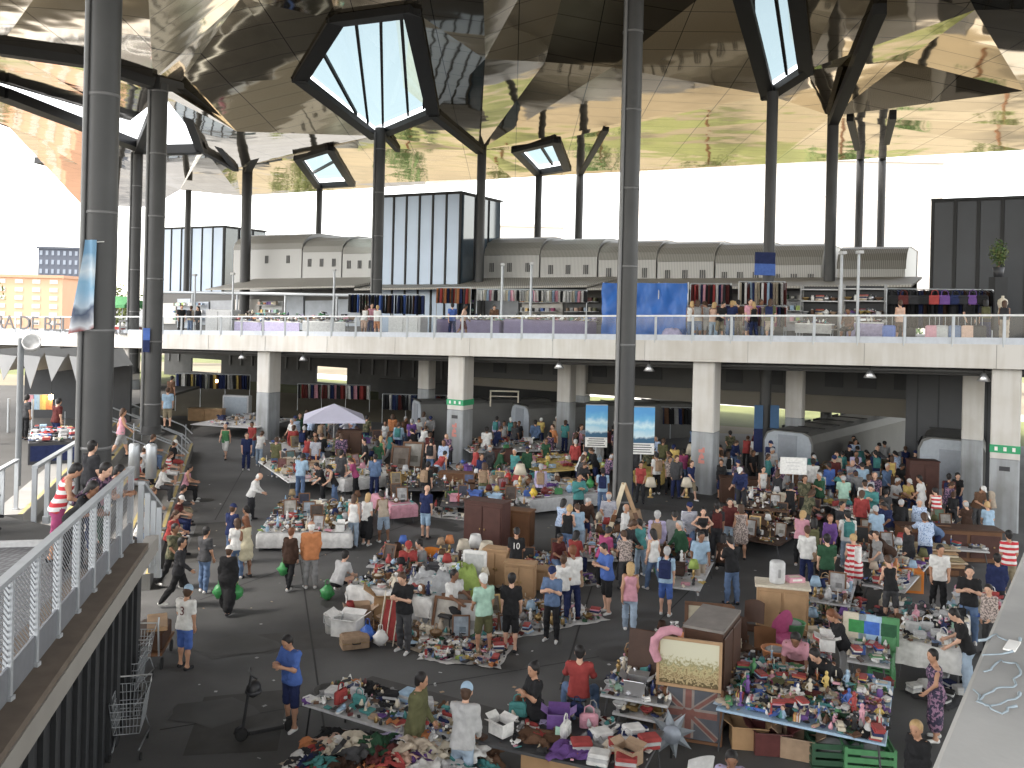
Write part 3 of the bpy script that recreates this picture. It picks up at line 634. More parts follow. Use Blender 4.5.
# ================================================================== LEFT TERRACE
def RX(Y, o=0): return -5.96-.219*(Y-12)+o
dT = Vector((-.219,1,0)).normalized(); nT = Vector((dT.y,-dT.x,0))      # nT points to the right
def T(Y, o, z): p = Vector((RX(Y),Y,z)) + nT*o; return p
ter = thing('raised_terrace', 'raised walkway on the left with dark slatted side wall and pale edge strip', 'terrace', (0,0,0))
YE = 16.7
def sheet(mb, pts, th, m):
    n = len(pts); lo = [p-Vector((0,0,th)) for p in pts]
    mb.add(pts+lo, [tuple(range(n)), tuple(range(2*n-1,n-1,-1))]+[(i,n+i,n+(i+1)%n,(i+1)%n) for i in range(n)], m)
b = MB(); sheet(b, [T(1,-.12,3.02),T(1,-9,3.02)][::-1]+[], .1, M_CONCD) if False else None
m_grat, ntg, pg = _new('ribbed grating'); Ng, Lg = ntg.nodes, ntg.links
tcg = Ng.new('ShaderNodeTexCoord'); wv = Ng.new('ShaderNodeTexBrick'); wv.inputs['Scale'].default_value = 1; wv.inputs['Brick Width'].default_value = .12; wv.inputs['Row Height'].default_value = .24; wv.inputs['Mortar Size'].default_value = .025
wv.inputs['Color1'].default_value = (.20,.205,.215,1); wv.inputs['Color2'].default_value = (.15,.155,.165,1); wv.inputs['Mortar'].default_value = (.10,.10,.11,1)
mp = Ng.new('ShaderNodeMapping'); mp.inputs['Rotation'].default_value = (0,0,R(12)); Lg.new(tcg.outputs['Object'], mp.inputs['Vector']); Lg.new(mp.outputs['Vector'], wv.inputs['Vector']); Lg.new(wv.outputs['Color'], pg.inputs['Base Color']); pg.inputs['Roughness'].default_value = .5; pg.inputs['Metallic'].default_value = .3
b = MB(); sheet(b, [T(1,-9,3.02),T(1,-.5,3.02),T(YE,-.5,3.02),T(YE,-9,3.02)], .1, m_grat); b.build('grating_floor', ter)
b = MB(); sheet(b, [T(1,-.5,3.03),T(1,.33,3.0),T(YE,.33,3.0),T(YE,-.5,3.03)], .1, mat('brown dusty ledge', (.15,.12,.095), .9, 0, .35, 3)); b.build('ledge', ter)
b = MB(); sheet(b, [T(1,.12,2.895),T(1,.35,2.895),T(YE+1.0,.35,2.895),T(YE+1.0,.12,2.895)], .30, mat('pale edge strip', (.30,.285,.26), .6, 0, .12, 2)); b.build('edge_strip', ter)
b = MB(); sheet(b, [T(YE-.1,-4.2,3.12),T(YE-.1,-.5,3.12),T(YE,-.5,3.12),T(YE,-4.2,3.12)], .1, paint('light grey')); b.build('floor_end_bar', ter)
b = MB(); sheet(b, [T(1,-.05,2.58),T(1,.10,2.58),T(17.4,.10,2.58),T(17.4,-.05,2.58)], 2.58, M_DARK); b.build('side_wall', ter)
for k in range(25):
    y = 4 + k*.53; b = MB(); b.bar(T(y,.14,0), T(y,.14,2.57), .05 if k%3 else .11, .07, mat('slat grey', (.045,.047,.05), .5, .2)); b.build('wall_slat', ter)
b = MB(); b.bar(T(9.2,.12,.9), T(9.2,.12,2.2), .8, .06, mat('painted warm light', (.32,.20,.09), .5)); b.build('warm_light_panel', ter)  # warm window light painted as a yellowish brown panel on the wall
# bleacher steps facing the market floor
E0, E1v = G(150,590), G(190,462); dE = (E1v-E0).normalized(); nE = Vector((-dE.y,dE.x,0))
if nE.x > 0: nE = -nE
Lb = (E1v-E0).length+3
# floor beyond
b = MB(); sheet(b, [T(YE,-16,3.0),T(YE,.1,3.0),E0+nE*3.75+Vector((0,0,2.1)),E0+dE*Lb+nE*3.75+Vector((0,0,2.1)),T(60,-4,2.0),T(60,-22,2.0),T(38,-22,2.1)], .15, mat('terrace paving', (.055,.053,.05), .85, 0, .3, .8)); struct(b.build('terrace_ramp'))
def railing(name, label, pts, hh, posts, infill=False, drop=0.0):
    t = thing(name, label, 'railing', (0,0,0)); b = MB()
    for a_, d_2 in zip(pts, pts[1:]): b.bar(a_+Vector((0,0,hh)), d_2+Vector((0,0,hh)), .12, .06, M_RAIL)
    b.build('handrail', t)
    tot = sum((d_2-a_).length for a_, d_2 in zip(pts, pts[1:])); n = max(2, int(tot/posts))
    for a_, d_2 in zip(pts, pts[1:]):
        k = max(1, round((d_2-a_).length/posts))
        for i in range(k+1):
            p = a_.lerp(d_2, i/k); b = MB(); b.bar(p-Vector((0,0,drop)), p+Vector((0,0,hh-.03)), .045, .10, M_RAIL); b.box(p+Vector((0,0,-drop+.08)), (.14,.09,.16), M_RAIL); b.build('post', t)
    if infill:
        b = MB(); m2, n2_, p2_ = _new('expanded metal mesh') if 'expanded metal mesh' not in bpy.data.materials else (bpy.data.materials['expanded metal mesh'],None,None)
        if n2_:
            tcx = n2_.nodes.new('ShaderNodeTexCoord'); wx = n2_.nodes.new('ShaderNodeTexWave'); wx.bands_direction = 'DIAGONAL'; wx.inputs['Scale'].default_value = 9
            n2_.links.new(tcx.outputs['Object'], wx.inputs['Vector'])
            rx = n2_.nodes.new('ShaderNodeValToRGB'); rx.color_ramp.elements[0].position = .62; rx.color_ramp.elements[1].position = .66
            n2_.links.new(wx.outputs['Fac'], rx.inputs['Fac']); n2_.links.new(rx.outputs['Color'], p2_.inputs['Alpha']); p2_.inputs['Base Color'].default_value = (.3,.31,.33,1); p2_.inputs['Roughness'].default_value = .5
        for a_, d_2 in zip(pts, pts[1:]):
            q = [a_+Vector((0,0,.42)), d_2+Vector((0,0,.42)), d_2+Vector((0,0,hh-.04)), a_+Vector((0,0,hh-.04))]; b.add(q, [(0,1,2,3)], m2)
        b.build('mesh_infill', t)
        b = MB()
        for a_, d_2 in zip(pts, pts[1:]): b.bar(a_+Vector((0,0,.2)), d_2+Vector((0,0,.2)), .03, .38, mat('grey kick panel', (.22,.23,.25), .5, .2))
        b.build('kick_panel', t)
    return t
railing('terrace_railing', 'nearest grey steel railing along the left walkway, running away from the camera', [T(1.5,0,3.0),T(YE,0,3.0)], 1.4, .95, True, .1)
railing('stair_railing', 'short stepped grey railing at the end of the left walkway', [T(YE+.35,.12,2.75),T(18.9,.16,1.9)], 1.3, .75, False, .2)
railing('upper_railing', 'railing on the left terrace behind the thick pole, beside the seated pair', [at(35,467,18.7)-Vector((0,0,1.1)), at(80,440,22.5)-Vector((0,0,1.1))], 1.1, .9, False, .3)
railing('upper_railing', 'short railing cut by the left photo edge below the lamp post', [at(-30,486,20)-Vector((0,0,1.1)), at(17,460,23)-Vector((0,0,1.1))], 1.1, .9, False, .3)
bl = thing('bleacher_steps', 'concrete bleacher steps with yellow edges along the left side of the market', 'steps', (0,0,0))
for k in range(5):
    b = MB(); p = [E0+nE*.75*k, E0+dE*Lb+nE*.75*k, E0+dE*Lb+nE*(.75*k+.75), E0+nE*(.75*k+.75)]
    sheet(b, [x+Vector((0,0,.42*(k+1))) for x in reversed(p)], .42*(k+1), M_CONCD); b.build('tread', bl)
    b = MB(); p = [E0+nE*(.75*k+.02), E0+dE*Lb+nE*(.75*k+.02), E0+dE*Lb+nE*(.75*k+.12), E0+nE*(.75*k+.12)]
    sheet(b, [x+Vector((0,0,.42*(k+1)+.008)) for x in reversed(p)], .006, mat('worn yellow edge', (.36,.29,.12), .8, 0, .4, 3)); b.build('yellow_edge', bl)
for j, (f, lb) in enumerate(((.66,'slanted twin pipe handrail nearest the bleacher sitters'),(.80,'middle slanted twin pipe handrail over the bleachers'),(.94,'farthest slanted twin pipe handrail over the bleachers'))):
    t = thing('step_handrail', lb, 'handrail', E0+dE*Lb*f)
    for z in (.55,1.0):
        b = MB(); b.tube([nE*.0+Vector((0,0,z+.1)), nE*.4+Vector((0,0,z+.5)), nE*4.0+Vector((0,0,2.1+z))], .035, M_STEEL); b.build('rail', t)
    for q, z in ((.3,.42),(2.0,1.3),(3.8,2.1)): b = MB(); b.tube([nE*q+Vector((0,0,z-.1)), nE*q+Vector((0,0,z+1.15))], .03, M_STEEL); b.build('post', t)
for u, v, lb in ((134,470,'steel bollard at the stair top nearest the second pole'), (151,470,'steel bollard beside the yellow edged steps')):
    p = at(u, v, 27); p.z = 2.2; t = thing('steel_bollard', lb, 'bollard', p); b = MB(); b.lathe([(.16,0),(.16,.95),(.13,1.02),(.02,1.03)], M_STEEL); b.build('shaft', t)
# lamp post with floodlight at left
p = at(18, 470, 23.5); p.z = 2.6; t = thing('lamp_post', 'slim grey lamp post with round floodlight at the left edge', 'lamp post', p)
zt = at(18,338,23.5).z
b = MB(); b.tube([(0,0,0),(0,0,zt-p.z)], .075, mat('lamp post grey', (.17,.18,.19), .5), 12); b.build('post', t)
b = MB(); b.tube([(0,0,zt-p.z-.15),(.28,-.1,zt-p.z-.12)], .04, M_STEEL); b.build('bracket', t)
M2 = Matrix.Translation((.36,-.15,zt-p.z-.12)) @ Matrix.Rotation(R(60),4,'X') @ Matrix.Rotation(R(20),4,'Y')
b = MB(); b.lathe([(.08,-.14),(.22,-.05),(.23,.10),(.20,.10),(.18,.0)], paint('light grey'), 16, M2); b.build('floodlight', t)
# zigzag tent on the left
tp = at(-30, 440, 36); t = thing('pleated_tent', 'white zigzag pleated tent roof over the far left stalls', 'tent', (0,0,0))
b = MB(); x0 = at(-40,375,36); x1 = at(80,375,36); nz = 5; mw = mat('grey white tent cloth', (.36,.36,.36), .8, 0, .1, 2)
zr, zv = at(20,352,36).z, at(20,384,36).z
W_ = (x1-x0).length/nz
for k in range(nz):
    a = x0.x+W_*k; zl = zr-.75
    b.add([(a,36,zl),(a+W_/2,36,zr),(a+W_,36,zl),(a,41,zl),(a+W_/2,41,zr),(a+W_,41,zl)], [(0,1,4,3),(1,2,5,4)], mw)
b.build('roof_cloth', t)
b = MB()
for k in range(nz+1):
    a = x0.x+W_*k
    q_ = [(a-W_*.42,35.9,zr-.1),(a+W_*.40,35.9,zr-.16),(a+W_*(.05 if k%2 else -.08),35.8,zv-(.15 if k%2 else -.15))]; q2_ = [(x_,y_+.03,z_) for x_,y_,z_ in q_]
    b.add(q_+q2_, [(2,1,0),(3,4,5),(0,1,4,3),(1,2,5,4),(2,0,3,5)], mw)
b.build('valance', t)
for k in range(nz+1): b = MB(); b.tube([(x0.x+W_*k,36.1,1.9),(x0.x+W_*k,36.1,zv-.6)], .05, M_STEEL); b.build('pole', t)
t = thing('tent_shade_panel', 'dark panel standing in for the shade beneath the pleated tent', 'panel', (0,0,0)); b = MB(); sheet(b, [Vector((x0.x,40.8,zr-.8)),Vector((x1.x,40.8,zr-.8)),Vector((x1.x,41,zr-.8)),Vector((x0.x,41,zr-.8))], zr-.8-2.0, M_DARK); b.build('panel', t)  # dark sheet added to give the tent its shaded interior
# ================================================================== DISTANT BUILDINGS AND TREES
def block(u0, u1, vt, Y, label, col, name='apartment_block', nx=8, nz_=6, win=(.10,.11,.13), depth=14, roof=None):
    a, c = at(u0, 310, Y), at(u1, 310, Y); zt = at((u0+u1)/2, vt, Y).z; wd = c.x-a.x
    t = thing(name, label, 'building', (a.x, Y, 0)); m_b = mat('render '+label[:18], col, .85, 0, .08, .3)
    b = MB(); b.box((wd/2,depth/2,zt/2), (wd,depth,zt), m_b); b.build('wall', t)
    b = MB(); b.box((wd/2,depth/2,zt+.25), (wd+.6,depth+.6,.5), mat('roof '+label[:18], roof or [x*.8 for x in col], .8)); b.build('roof', t)
    mwn = mat('window '+label[:18], win, .2)
    for i in range(nx):
        for j in range(nz_):
            b = MB(); b.box((wd*(i+.5)/nx,-.03,zt*(j+.55)/nz_), (wd/nx*.45,.1,zt/nz_*.5), mwn); b.build('window', t)
    return t
block(-60, 62, 277, 150, 'orange brick apartment block at the far left beyond the deck', (.56,.33,.22), nx=7, nz_=8, win=(.5,.5,.48))
block(37, 78, 249, 210, 'dark blue grey office block behind the orange apartments', (.085,.095,.12), 'office_block', 7, 9, (.20,.23,.28), 18)
block(640, 940, 160, 150, 'very pale long apartment block beyond the right half of the deck', (.66,.61,.57), nx=9, nz_=4, win=(.58,.53,.50))
block(420, 560, 226, 160, 'low pale hall far behind the glazed cube', (.66,.62,.58), nx=5, nz_=2, win=(.58,.55,.52))
def tree(x, y, h, label, m, seed):
    rr = random.Random(seed); t = thing('plane_tree', label, 'tree', (x,y,0), 0, 'park trees behind the market')
    b = MB(); b.tube([(0,0,0),(.1,.05,h*.25),(0,.1,h*.45),(.05,0,h*.7)], [.22,.18,.14,.06], wood('brown'), 8)
    for k in range(6): a = rr.uniform(0,6.3); b.tube([(0,.05,h*(.35+.05*k)), (math.cos(a)*h*.22, math.sin(a)*h*.22, h*(.5+.06*k))], [.09,.03], wood('brown'), 6)
    b.build('trunk', t)
    b = MB(); cl = [(rr.gauss(0,h*.17), rr.gauss(0,h*.17), h*rr.uniform(.42,.92), h*rr.uniform(.08,.17)) for _ in range(22)]
    vs, fs = [], []
    for (cx,cy_,cz,r) in cl:
        for k in range(70):
            d = Vector((rr.gauss(0,1),rr.gauss(0,1),rr.gauss(0,1))).normalized()*r*rr.uniform(.5,1.05); p = Vector((cx,cy_,cz))+d
            u_ = Vector((rr.gauss(0,1),rr.gauss(0,1),rr.gauss(0,1))).normalized(); w_ = u_.cross(d).normalized(); q = h*.022*rr.uniform(.6,1.4)
            n0 = len(vs); vs += [p-u_*q, p-w_*q*.6, p+u_*q, p+w_*q*.6]; fs.append((n0,n0+1,n0+2,n0+3))
    b.add(vs, fs, m); b.build('crown', t)
M_L = [mat('leaf olive', (.10,.12,.035), .8, 0, .5, .8), mat('leaf green', (.06,.11,.03), .8, 0, .5, .8)]
tx = [(-52,118,10),(-40,108,9),(-28,122,11),(-14,110,9),(-2,120,10),(10,108,9),(24,112,9.5),(36,100,9),(50,92,9),(60,80,8.5),(-64,106,9),(34,78,7.5),(44,70,7.5),(72,66,8)]
for i, (x,y,h) in enumerate(tx): tree(x, y, h, 'leafy park tree standing beyond the market deck', M_L[i%2], i)
# ================================================================== PEOPLE : smooth-union distance fields turned into continuous meshes
def _cone(P, a, b, ra, rb):
    a = np.array(a); b = np.array(b); ab = b-a; t = np.clip(((P-a)@ab)/max(1e-9, ab@ab), 0, 1)
    return np.linalg.norm(P-(a+t[...,None]*ab), axis=-1)-(ra+t*(rb-ra))
def _smin(a, b, k):
    h = np.maximum(k-np.abs(a-b), 0)/k; return np.minimum(a, b)-h*h*k*.25
def surface(prims, step=.02, k=.05, cuts=(), fold=0):
    """surface nets of the smooth union of round cones, cut by planes (point, outward normal)"""
    pts = np.array([p for q in prims for p in (q[0], q[1])]); rad = max(max(q[2], q[3]) for q in prims)
    lo = pts.min(0)-rad-2.5*step; hi = pts.max(0)+rad+2.5*step; n = np.ceil((hi-lo)/step).astype(int)+1
    ax = [lo[i]+step*np.arange(n[i]) for i in range(3)]
    X = np.stack(np.meshgrid(*ax, indexing='ij'), -1); d = np.full(X.shape[:3], 9.0)
    for (a, b, ra, rb) in prims:
        pl = np.minimum(a, b)-max(ra, rb)-.1; ph = np.maximum(a, b)+max(ra, rb)+.1
        i0 = np.clip(((pl-lo)/step).astype(int), 0, n); i1 = np.clip(((ph-lo)/step).astype(int)+2, 0, n)
        sl_ = tuple(slice(i0[i], i1[i]) for i in range(3)); d[sl_] = _smin(d[sl_], _cone(X[sl_], a, b, ra, rb), k)
    if fold:
        x_, y_, z_ = X[...,0], X[...,1], X[...,2]
        d = d + fold*(np.sin(31*z_+9*x_+5*np.sin(13*x_+7*y_))*np.cos(17*x_-11*y_+8*np.sin(6*z_)) + .6*np.sin(47*z_-23*x_+19*y_))
    for p, nn in cuts: d = np.maximum(d, (X-np.array(p))@np.array(nn))
    neg = d < 0; cnt = np.zeros(n-1); pos = np.zeros(tuple(n-1)+(3,))
    def sub(i, j, l): return (slice(i, n[0]-1+i), slice(j, n[1]-1+j), slice(l, n[2]-1+l))
    cs = [(i, j, l) for i in (0,1) for j in (0,1) for l in (0,1)]
    for c0 in cs:
        for a_ in range(3):
            if c0[a_]: continue
            c1_ = list(c0); c1_[a_] = 1; v0, v1 = d[sub(*c0)], d[sub(*c1_)]; cr = (v0 < 0) != (v1 < 0)
            t = np.where(cr, v0/np.where(cr, v0-v1, 1), 0)
            for x in range(3): pos[..., x] += np.where(cr, c0[x] + (t if x == a_ else 0), 0)
            cnt += cr
    act = cnt > 0; idx = -np.ones(n-1, int); idx[act] = np.arange(act.sum())
    cell = np.stack(np.nonzero(act), -1); vs = lo + step*(cell + pos[act]/cnt[act][:, None])
    fs = []
    for a_ in range(3):
        u_, w_ = (a_+1) % 3, (a_+2) % 3
        s0 = [slice(0, n[i]) for i in range(3)]; s1 = list(s0); s0[a_] = slice(0, n[a_]-1); s1[a_] = slice(1, n[a_])
        cr = neg[tuple(s0)] != neg[tuple(s1)]; E = np.stack(np.nonzero(cr), -1)
        E = E[(E[:, u_] > 0) & (E[:, w_] > 0) & (E[:, u_] < n[u_]-1) & (E[:, w_] < n[w_]-1)]
        if not len(E): continue
        fl = neg[tuple(E.T)]
        def off(du, dw): q = E.copy(); q[:, u_] += du; q[:, w_] += dw; return idx[tuple(q.T)]
        A, B, C_, D_ = off(-1,-1), off(0,-1), off(0,0), off(-1,0)
        q = np.where(fl[:, None], np.stack([A,B,C_,D_], -1), np.stack([A,D_,C_,B], -1)); fs.append(q)
    return vs, np.concatenate(fs)
def np_mesh(name, vs, fs, mats_):
    me = bpy.data.meshes.new(name); me.vertices.add(len(vs)); me.vertices.foreach_set('co', np.asarray(vs, np.float32).ravel())
    me.loops.add(len(fs)*4); me.loops.foreach_set('vertex_index', np.asarray(fs, np.int32).ravel())
    me.polygons.add(len(fs)); me.polygons.foreach_set('loop_start', np.arange(0, len(fs)*4, 4, dtype=np.int32)); me.polygons.foreach_set('loop_total', np.full(len(fs), 4, np.int32))
    me.polygons.foreach_set('use_smooth', np.ones(len(fs), bool))
    for m in mats_: me.materials.append(m)
    me.update(calc_edges=True); me.validate(); return me
# pose: lean, head pitch, head turn, L arm (flex, abduct, elbow, inward), R arm, L leg (hip, knee, abduct), R leg
POSES = {
 'stand':  (2, 8, 0, (4,8,12,4), (6,9,18,6), (2,2,3), (-3,2,4)),
 'stand2': (4, 14, 15, (12,10,35,15), (2,8,10,4), (6,8,4), (-4,1,5)),
 'hips':   (0, 6, -10, (-18,42,75,62), (-18,42,75,62), (2,2,6), (-3,2,7)),
 'phone':  (4, 28, 0, (28,8,88,32), (30,8,92,34), (2,2,4), (-4,3,5)),
 'browse': (18, 32, 10, (30,8,40,10), (24,10,62,18), (4,4,4), (-6,4,5)),
 'bend':   (52, 18, -10, (62,8,20,2), (40,10,30,8), (12,14,5), (-2,6,6)),
 'walk':   (4, 8, 0, (-20,8,20,4), (24,8,30,8), (24,14,2), (-20,18,2)),
 'walk2':  (6, 14, 10, (18,8,30,8), (-16,8,24,6), (-16,24,2), (20,10,2)),
 'cross':  (0, 10, 8, (28,12,100,62), (22,12,98,58), (2,2,6), (-2,2,6)),
 'carry':  (4, 10, 0, (4,14,10,2), (2,14,10,2), (16,10,3), (-14,12,3)),
 'reach':  (12, 16, 0, (70,8,22,6), (14,10,40,10), (6,6,5), (-8,4,5)),
 'point':  (0, 0, 0, (95,12,30,12), (100,12,40,14), (2,2,4), (-2,2,4)),
 'lean':   (38, 10, 10, (58,16,70,30), (55,16,76,34), (6,6,5), (-2,4,6)),
 'sit':    (12, 18, 0, (34,10,50,16), (30,12,62,18), (84,84,10), (80,82,12)),
 'sitlow': (24, 14, 12, (50,10,46,18), (44,10,58,20), (96,112,10), (92,104,12)),
 'squat':  (30, 10, 0, (62,8,36,10), (52,10,44,14), (112,138,12), (98,132,14)),
 'behind': (2, 6, 0, (-24,14,34,34), (-24,14,34,34), (2,2,6), (-2,2,6)),
 'spread': (6, 10, 0, (40,16,30,10), (36,16,34,12), (80,84,24), (80,84,26)),
}
def skeleton(pose, fem):
    lean, hp, ht, LA, RA, LL, RL = POSES[pose]; J = {}
    hipw, shw = (.095,.150) if fem else (.088,.178)
    pel = np.array([0,0,.93]); J['pel'] = pel
    cl, sl_ = math.cos(R(lean)), math.sin(R(lean))
    def tor(p): x, y, z = p; return np.array([x, y*cl - z*sl_, y*sl_ + z*cl])    # forward = -Y
    J['waist'] = pel+tor((0,0,.20)); J['chest'] = pel+tor((0,-.005,.38)); J['neck'] = pel+tor((0,.008,.525))
    J['tor'] = tor
    a = R(lean*.45+hp); t = R(ht)
    up = np.array([0, -math.sin(a), math.cos(a)]); fw = np.array([math.sin(t)*math.cos(a), -math.cos(t)*math.cos(a), -math.sin(a)])
    J['head'] = J['neck']+up*.165+np.array([0,-.012,0]); J['up'], J['fw'] = up, fw; J['sd'] = np.cross(fw, up)
    for s, A, L_ in ((1,LA,LL),(-1,RA,RL)):
        k = 'L' if s > 0 else 'R'; fl, ab, el, inw = [R(x) for x in A]
        sh = pel+tor((s*shw, .008, .475)); J[k+'sh'] = sh
        ua = tor((s*math.sin(ab), -math.sin(fl)*math.cos(ab), -math.cos(fl)*math.cos(ab)))
        fa = tor((-s*math.sin(inw)+s*math.sin(ab)*.4, -math.sin(fl+el)*math.cos(inw), -math.cos(fl+el)*math.cos(inw))); fa /= np.linalg.norm(fa)
        J[k+'el'] = sh+ua*.285; J[k+'wr'] = J[k+'el']+fa*.25; J[k+'fa'] = fa
        hf, kf, la = [R(x) for x in L_]; hj = pel+np.array([s*hipw,0,-.03]); J[k+'hip'] = hj
        th = np.array([s*math.sin(la), -math.sin(hf)*math.cos(la), -math.cos(hf)*math.cos(la)]); J[k+'kn'] = hj+th*.42
        an = hf-kf; sn = np.array([s*math.sin(la)*.2, -math.sin(an), -math.cos(an)]); sn /= np.linalg.norm(sn); J[k+'an'] = J[k+'kn']+sn*.41
        J[k+'sn'] = sn
        fd = np.array([s*.18,-1,0.0]); fd /= np.linalg.norm(fd)
        if kf > R(100): fd = np.array([s*.15,-.95,-.25])
        J[k+'to'] = J[k+'an']+fd*.15+np.array([0,0,-.055]); J[k+'he'] = J[k+'an']-fd*.045+np.array([0,0,-.045])
    zmin = min(J[k+j][2] for k in 'LR' for j in ('to','he'))-.028
    for k, v in J.items():
        if isinstance(v, np.ndarray) and k not in ('up','fw','sd','Lfa','Rfa','Lsn','Rsn'): v[2] -= zmin
    J['zshift'] = zmin
    return J
def torso_prims(J, f, fem):
    T = lambda p: J['pel']+J['tor'](p); w = .062 if fem else .085
    out = []
    for s in (1,-1):
        out += [(T((s*.055,0,-.02)), T((s*.05,-.005,.2)), (.112 if fem else .102)*f, (.082 if fem else .094)*f), (T((s*.05,-.005,.2)), T((s*w,-.005,.40)), (.082 if fem else .094)*f, (.098 if fem else .107)*f), (T((s*w,0,.40)), J[('L' if s>0 else 'R')+'sh'], .095*f, .056*f)]
        if fem: out.append((T((s*.06,-.07,.345)), T((s*.06,-.075,.335)), .065*f, .06*f))
        out.append((T((s*.07,.05,-.06)), T((s*.07,.045,-.08)), .085*f, .08*f))
    return out
BODY, GARM = {}, {}
M_EYE, M_LIP = mat('eye and brow dark', (.02,.015,.012), .5), mat('lips', (.28,.10,.08), .6)
def body_mesh(pose, fem):
    key = (pose, fem)
    if key in BODY: return BODY[key]
    J = skeleton(pose, fem); pr = torso_prims(J, 1.0, fem); h, up, fw, sd = J['head'], J['up'], J['fw'], J['sd']
    pr += [(J['neck']-up*.03, h-up*.06, .058, .05)]
    for s, k in ((1,'L'),(-1,'R')):
        pr += [(J[k+'sh'], J[k+'el'], .05, .038), (J[k+'el'], J[k+'wr'], .041, .026), (J[k+'wr'], J[k+'wr']+J[k+'fa']*.07, .028, .033)]
        pr += [(J[k+'hip'], J[k+'kn'], .088, .054), (J[k+'kn'], J[k+'kn']+J[k+'sn']*.14+np.array([0,.02,0]), .05, .056), (J[k+'kn']+J[k+'sn']*.14, J[k+'an'], .052, .034), (J[k+'he'], J[k+'to'], .036, .028), (J[k+'an'], J[k+'he'], .036, .034)]
    vs, fs = surface(pr, .022, .045)
    hp = [(h+up*.03+fw*-.012, h-up*.03+fw*.018, .098, .078), (h+up*.02+fw*.03, h-up*.085+fw*.05, .07, .040), (h+fw*.085-up*.01, h+fw*.104-up*.03, .010, .015), (h-up*.02, J['neck'], .055, .052)]
    for s in (1,-1): hp.append((h+sd*.088*s-up*.005, h+sd*.092*s-up*.035, .016, .012))
    v2, f2 = surface(hp, .014, .025)
    vs, fs = np.concatenate([vs, v2]), np.concatenate([fs, f2+len(vs)])
    ni = len(fs); mi = [0]*ni
    vs, fs = [tuple(v) for v in vs], [tuple(f) for f in fs]
    # fingers, eyes, mouth appended to the same mesh
    b = MB(); sk = 'x'
    for s, k in ((1,'L'),(-1,'R')):
        d = Vector(J[k+'fa']); n = Vector((-s,0,0)) + Vector((0,-.35,0)); n = (n - d*n.dot(d)); n = n.normalized() if n.length > .1 else Vector((0,0,-1)); wd = n.cross(d).normalized()
        if wd.y > 0: wd = -wd
        p0 = Vector(J[k+'wr'])+d*.085
        for i, ln in enumerate((.072,.080,.074,.058)):
            q = p0+wd*(.03-.02*i); e = q+d*ln*.55+n*.012; b.tube([q-d*.02, q+d*.01, e, e+d*ln*.35+n*.03], [.0095,.0095,.0085,.0065], 'skin', 6)
        q = Vector(J[k+'wr'])+d*.035+wd*.024; b.tube([q, q+wd*.028+d*.025+n*.01, q+wd*.034+d*.055+n*.022], [.0125,.011,.008], 'skin', 6)
    for s in (1,-1):
        c = h+sd*s*.034+fw*.086+up*.004; b.ell(c, (.011,.009,.007), 'eye', 6, 4); c = h+sd*s*.036+fw*.083+up*.026; b.ell(c, (.02,.010,.005), 'eye', 6, 4)
    b.ell(Vector(h+fw*.083-up*.062), (.022,.010,.007), 'lip', 6, 4)
    me = bpy.data.meshes.new('body'); o = len(vs)
    me.from_pydata(vs+[tuple(v) for v in b.v], [], fs+[tuple(i+o for i in f) for f in b.f])
    for m in (None, M_EYE, M_LIP): me.materials.append(m)
    mm = {'skin':0,'eye':1,'lip':2}
    me.polygons.foreach_set('material_index', mi+[mm[b.ms[i]] for i in b.m]); me.polygons.foreach_set('use_smooth', [True]*len(me.polygons)); me.update()
    BODY[key] = (me, J); return BODY[key]
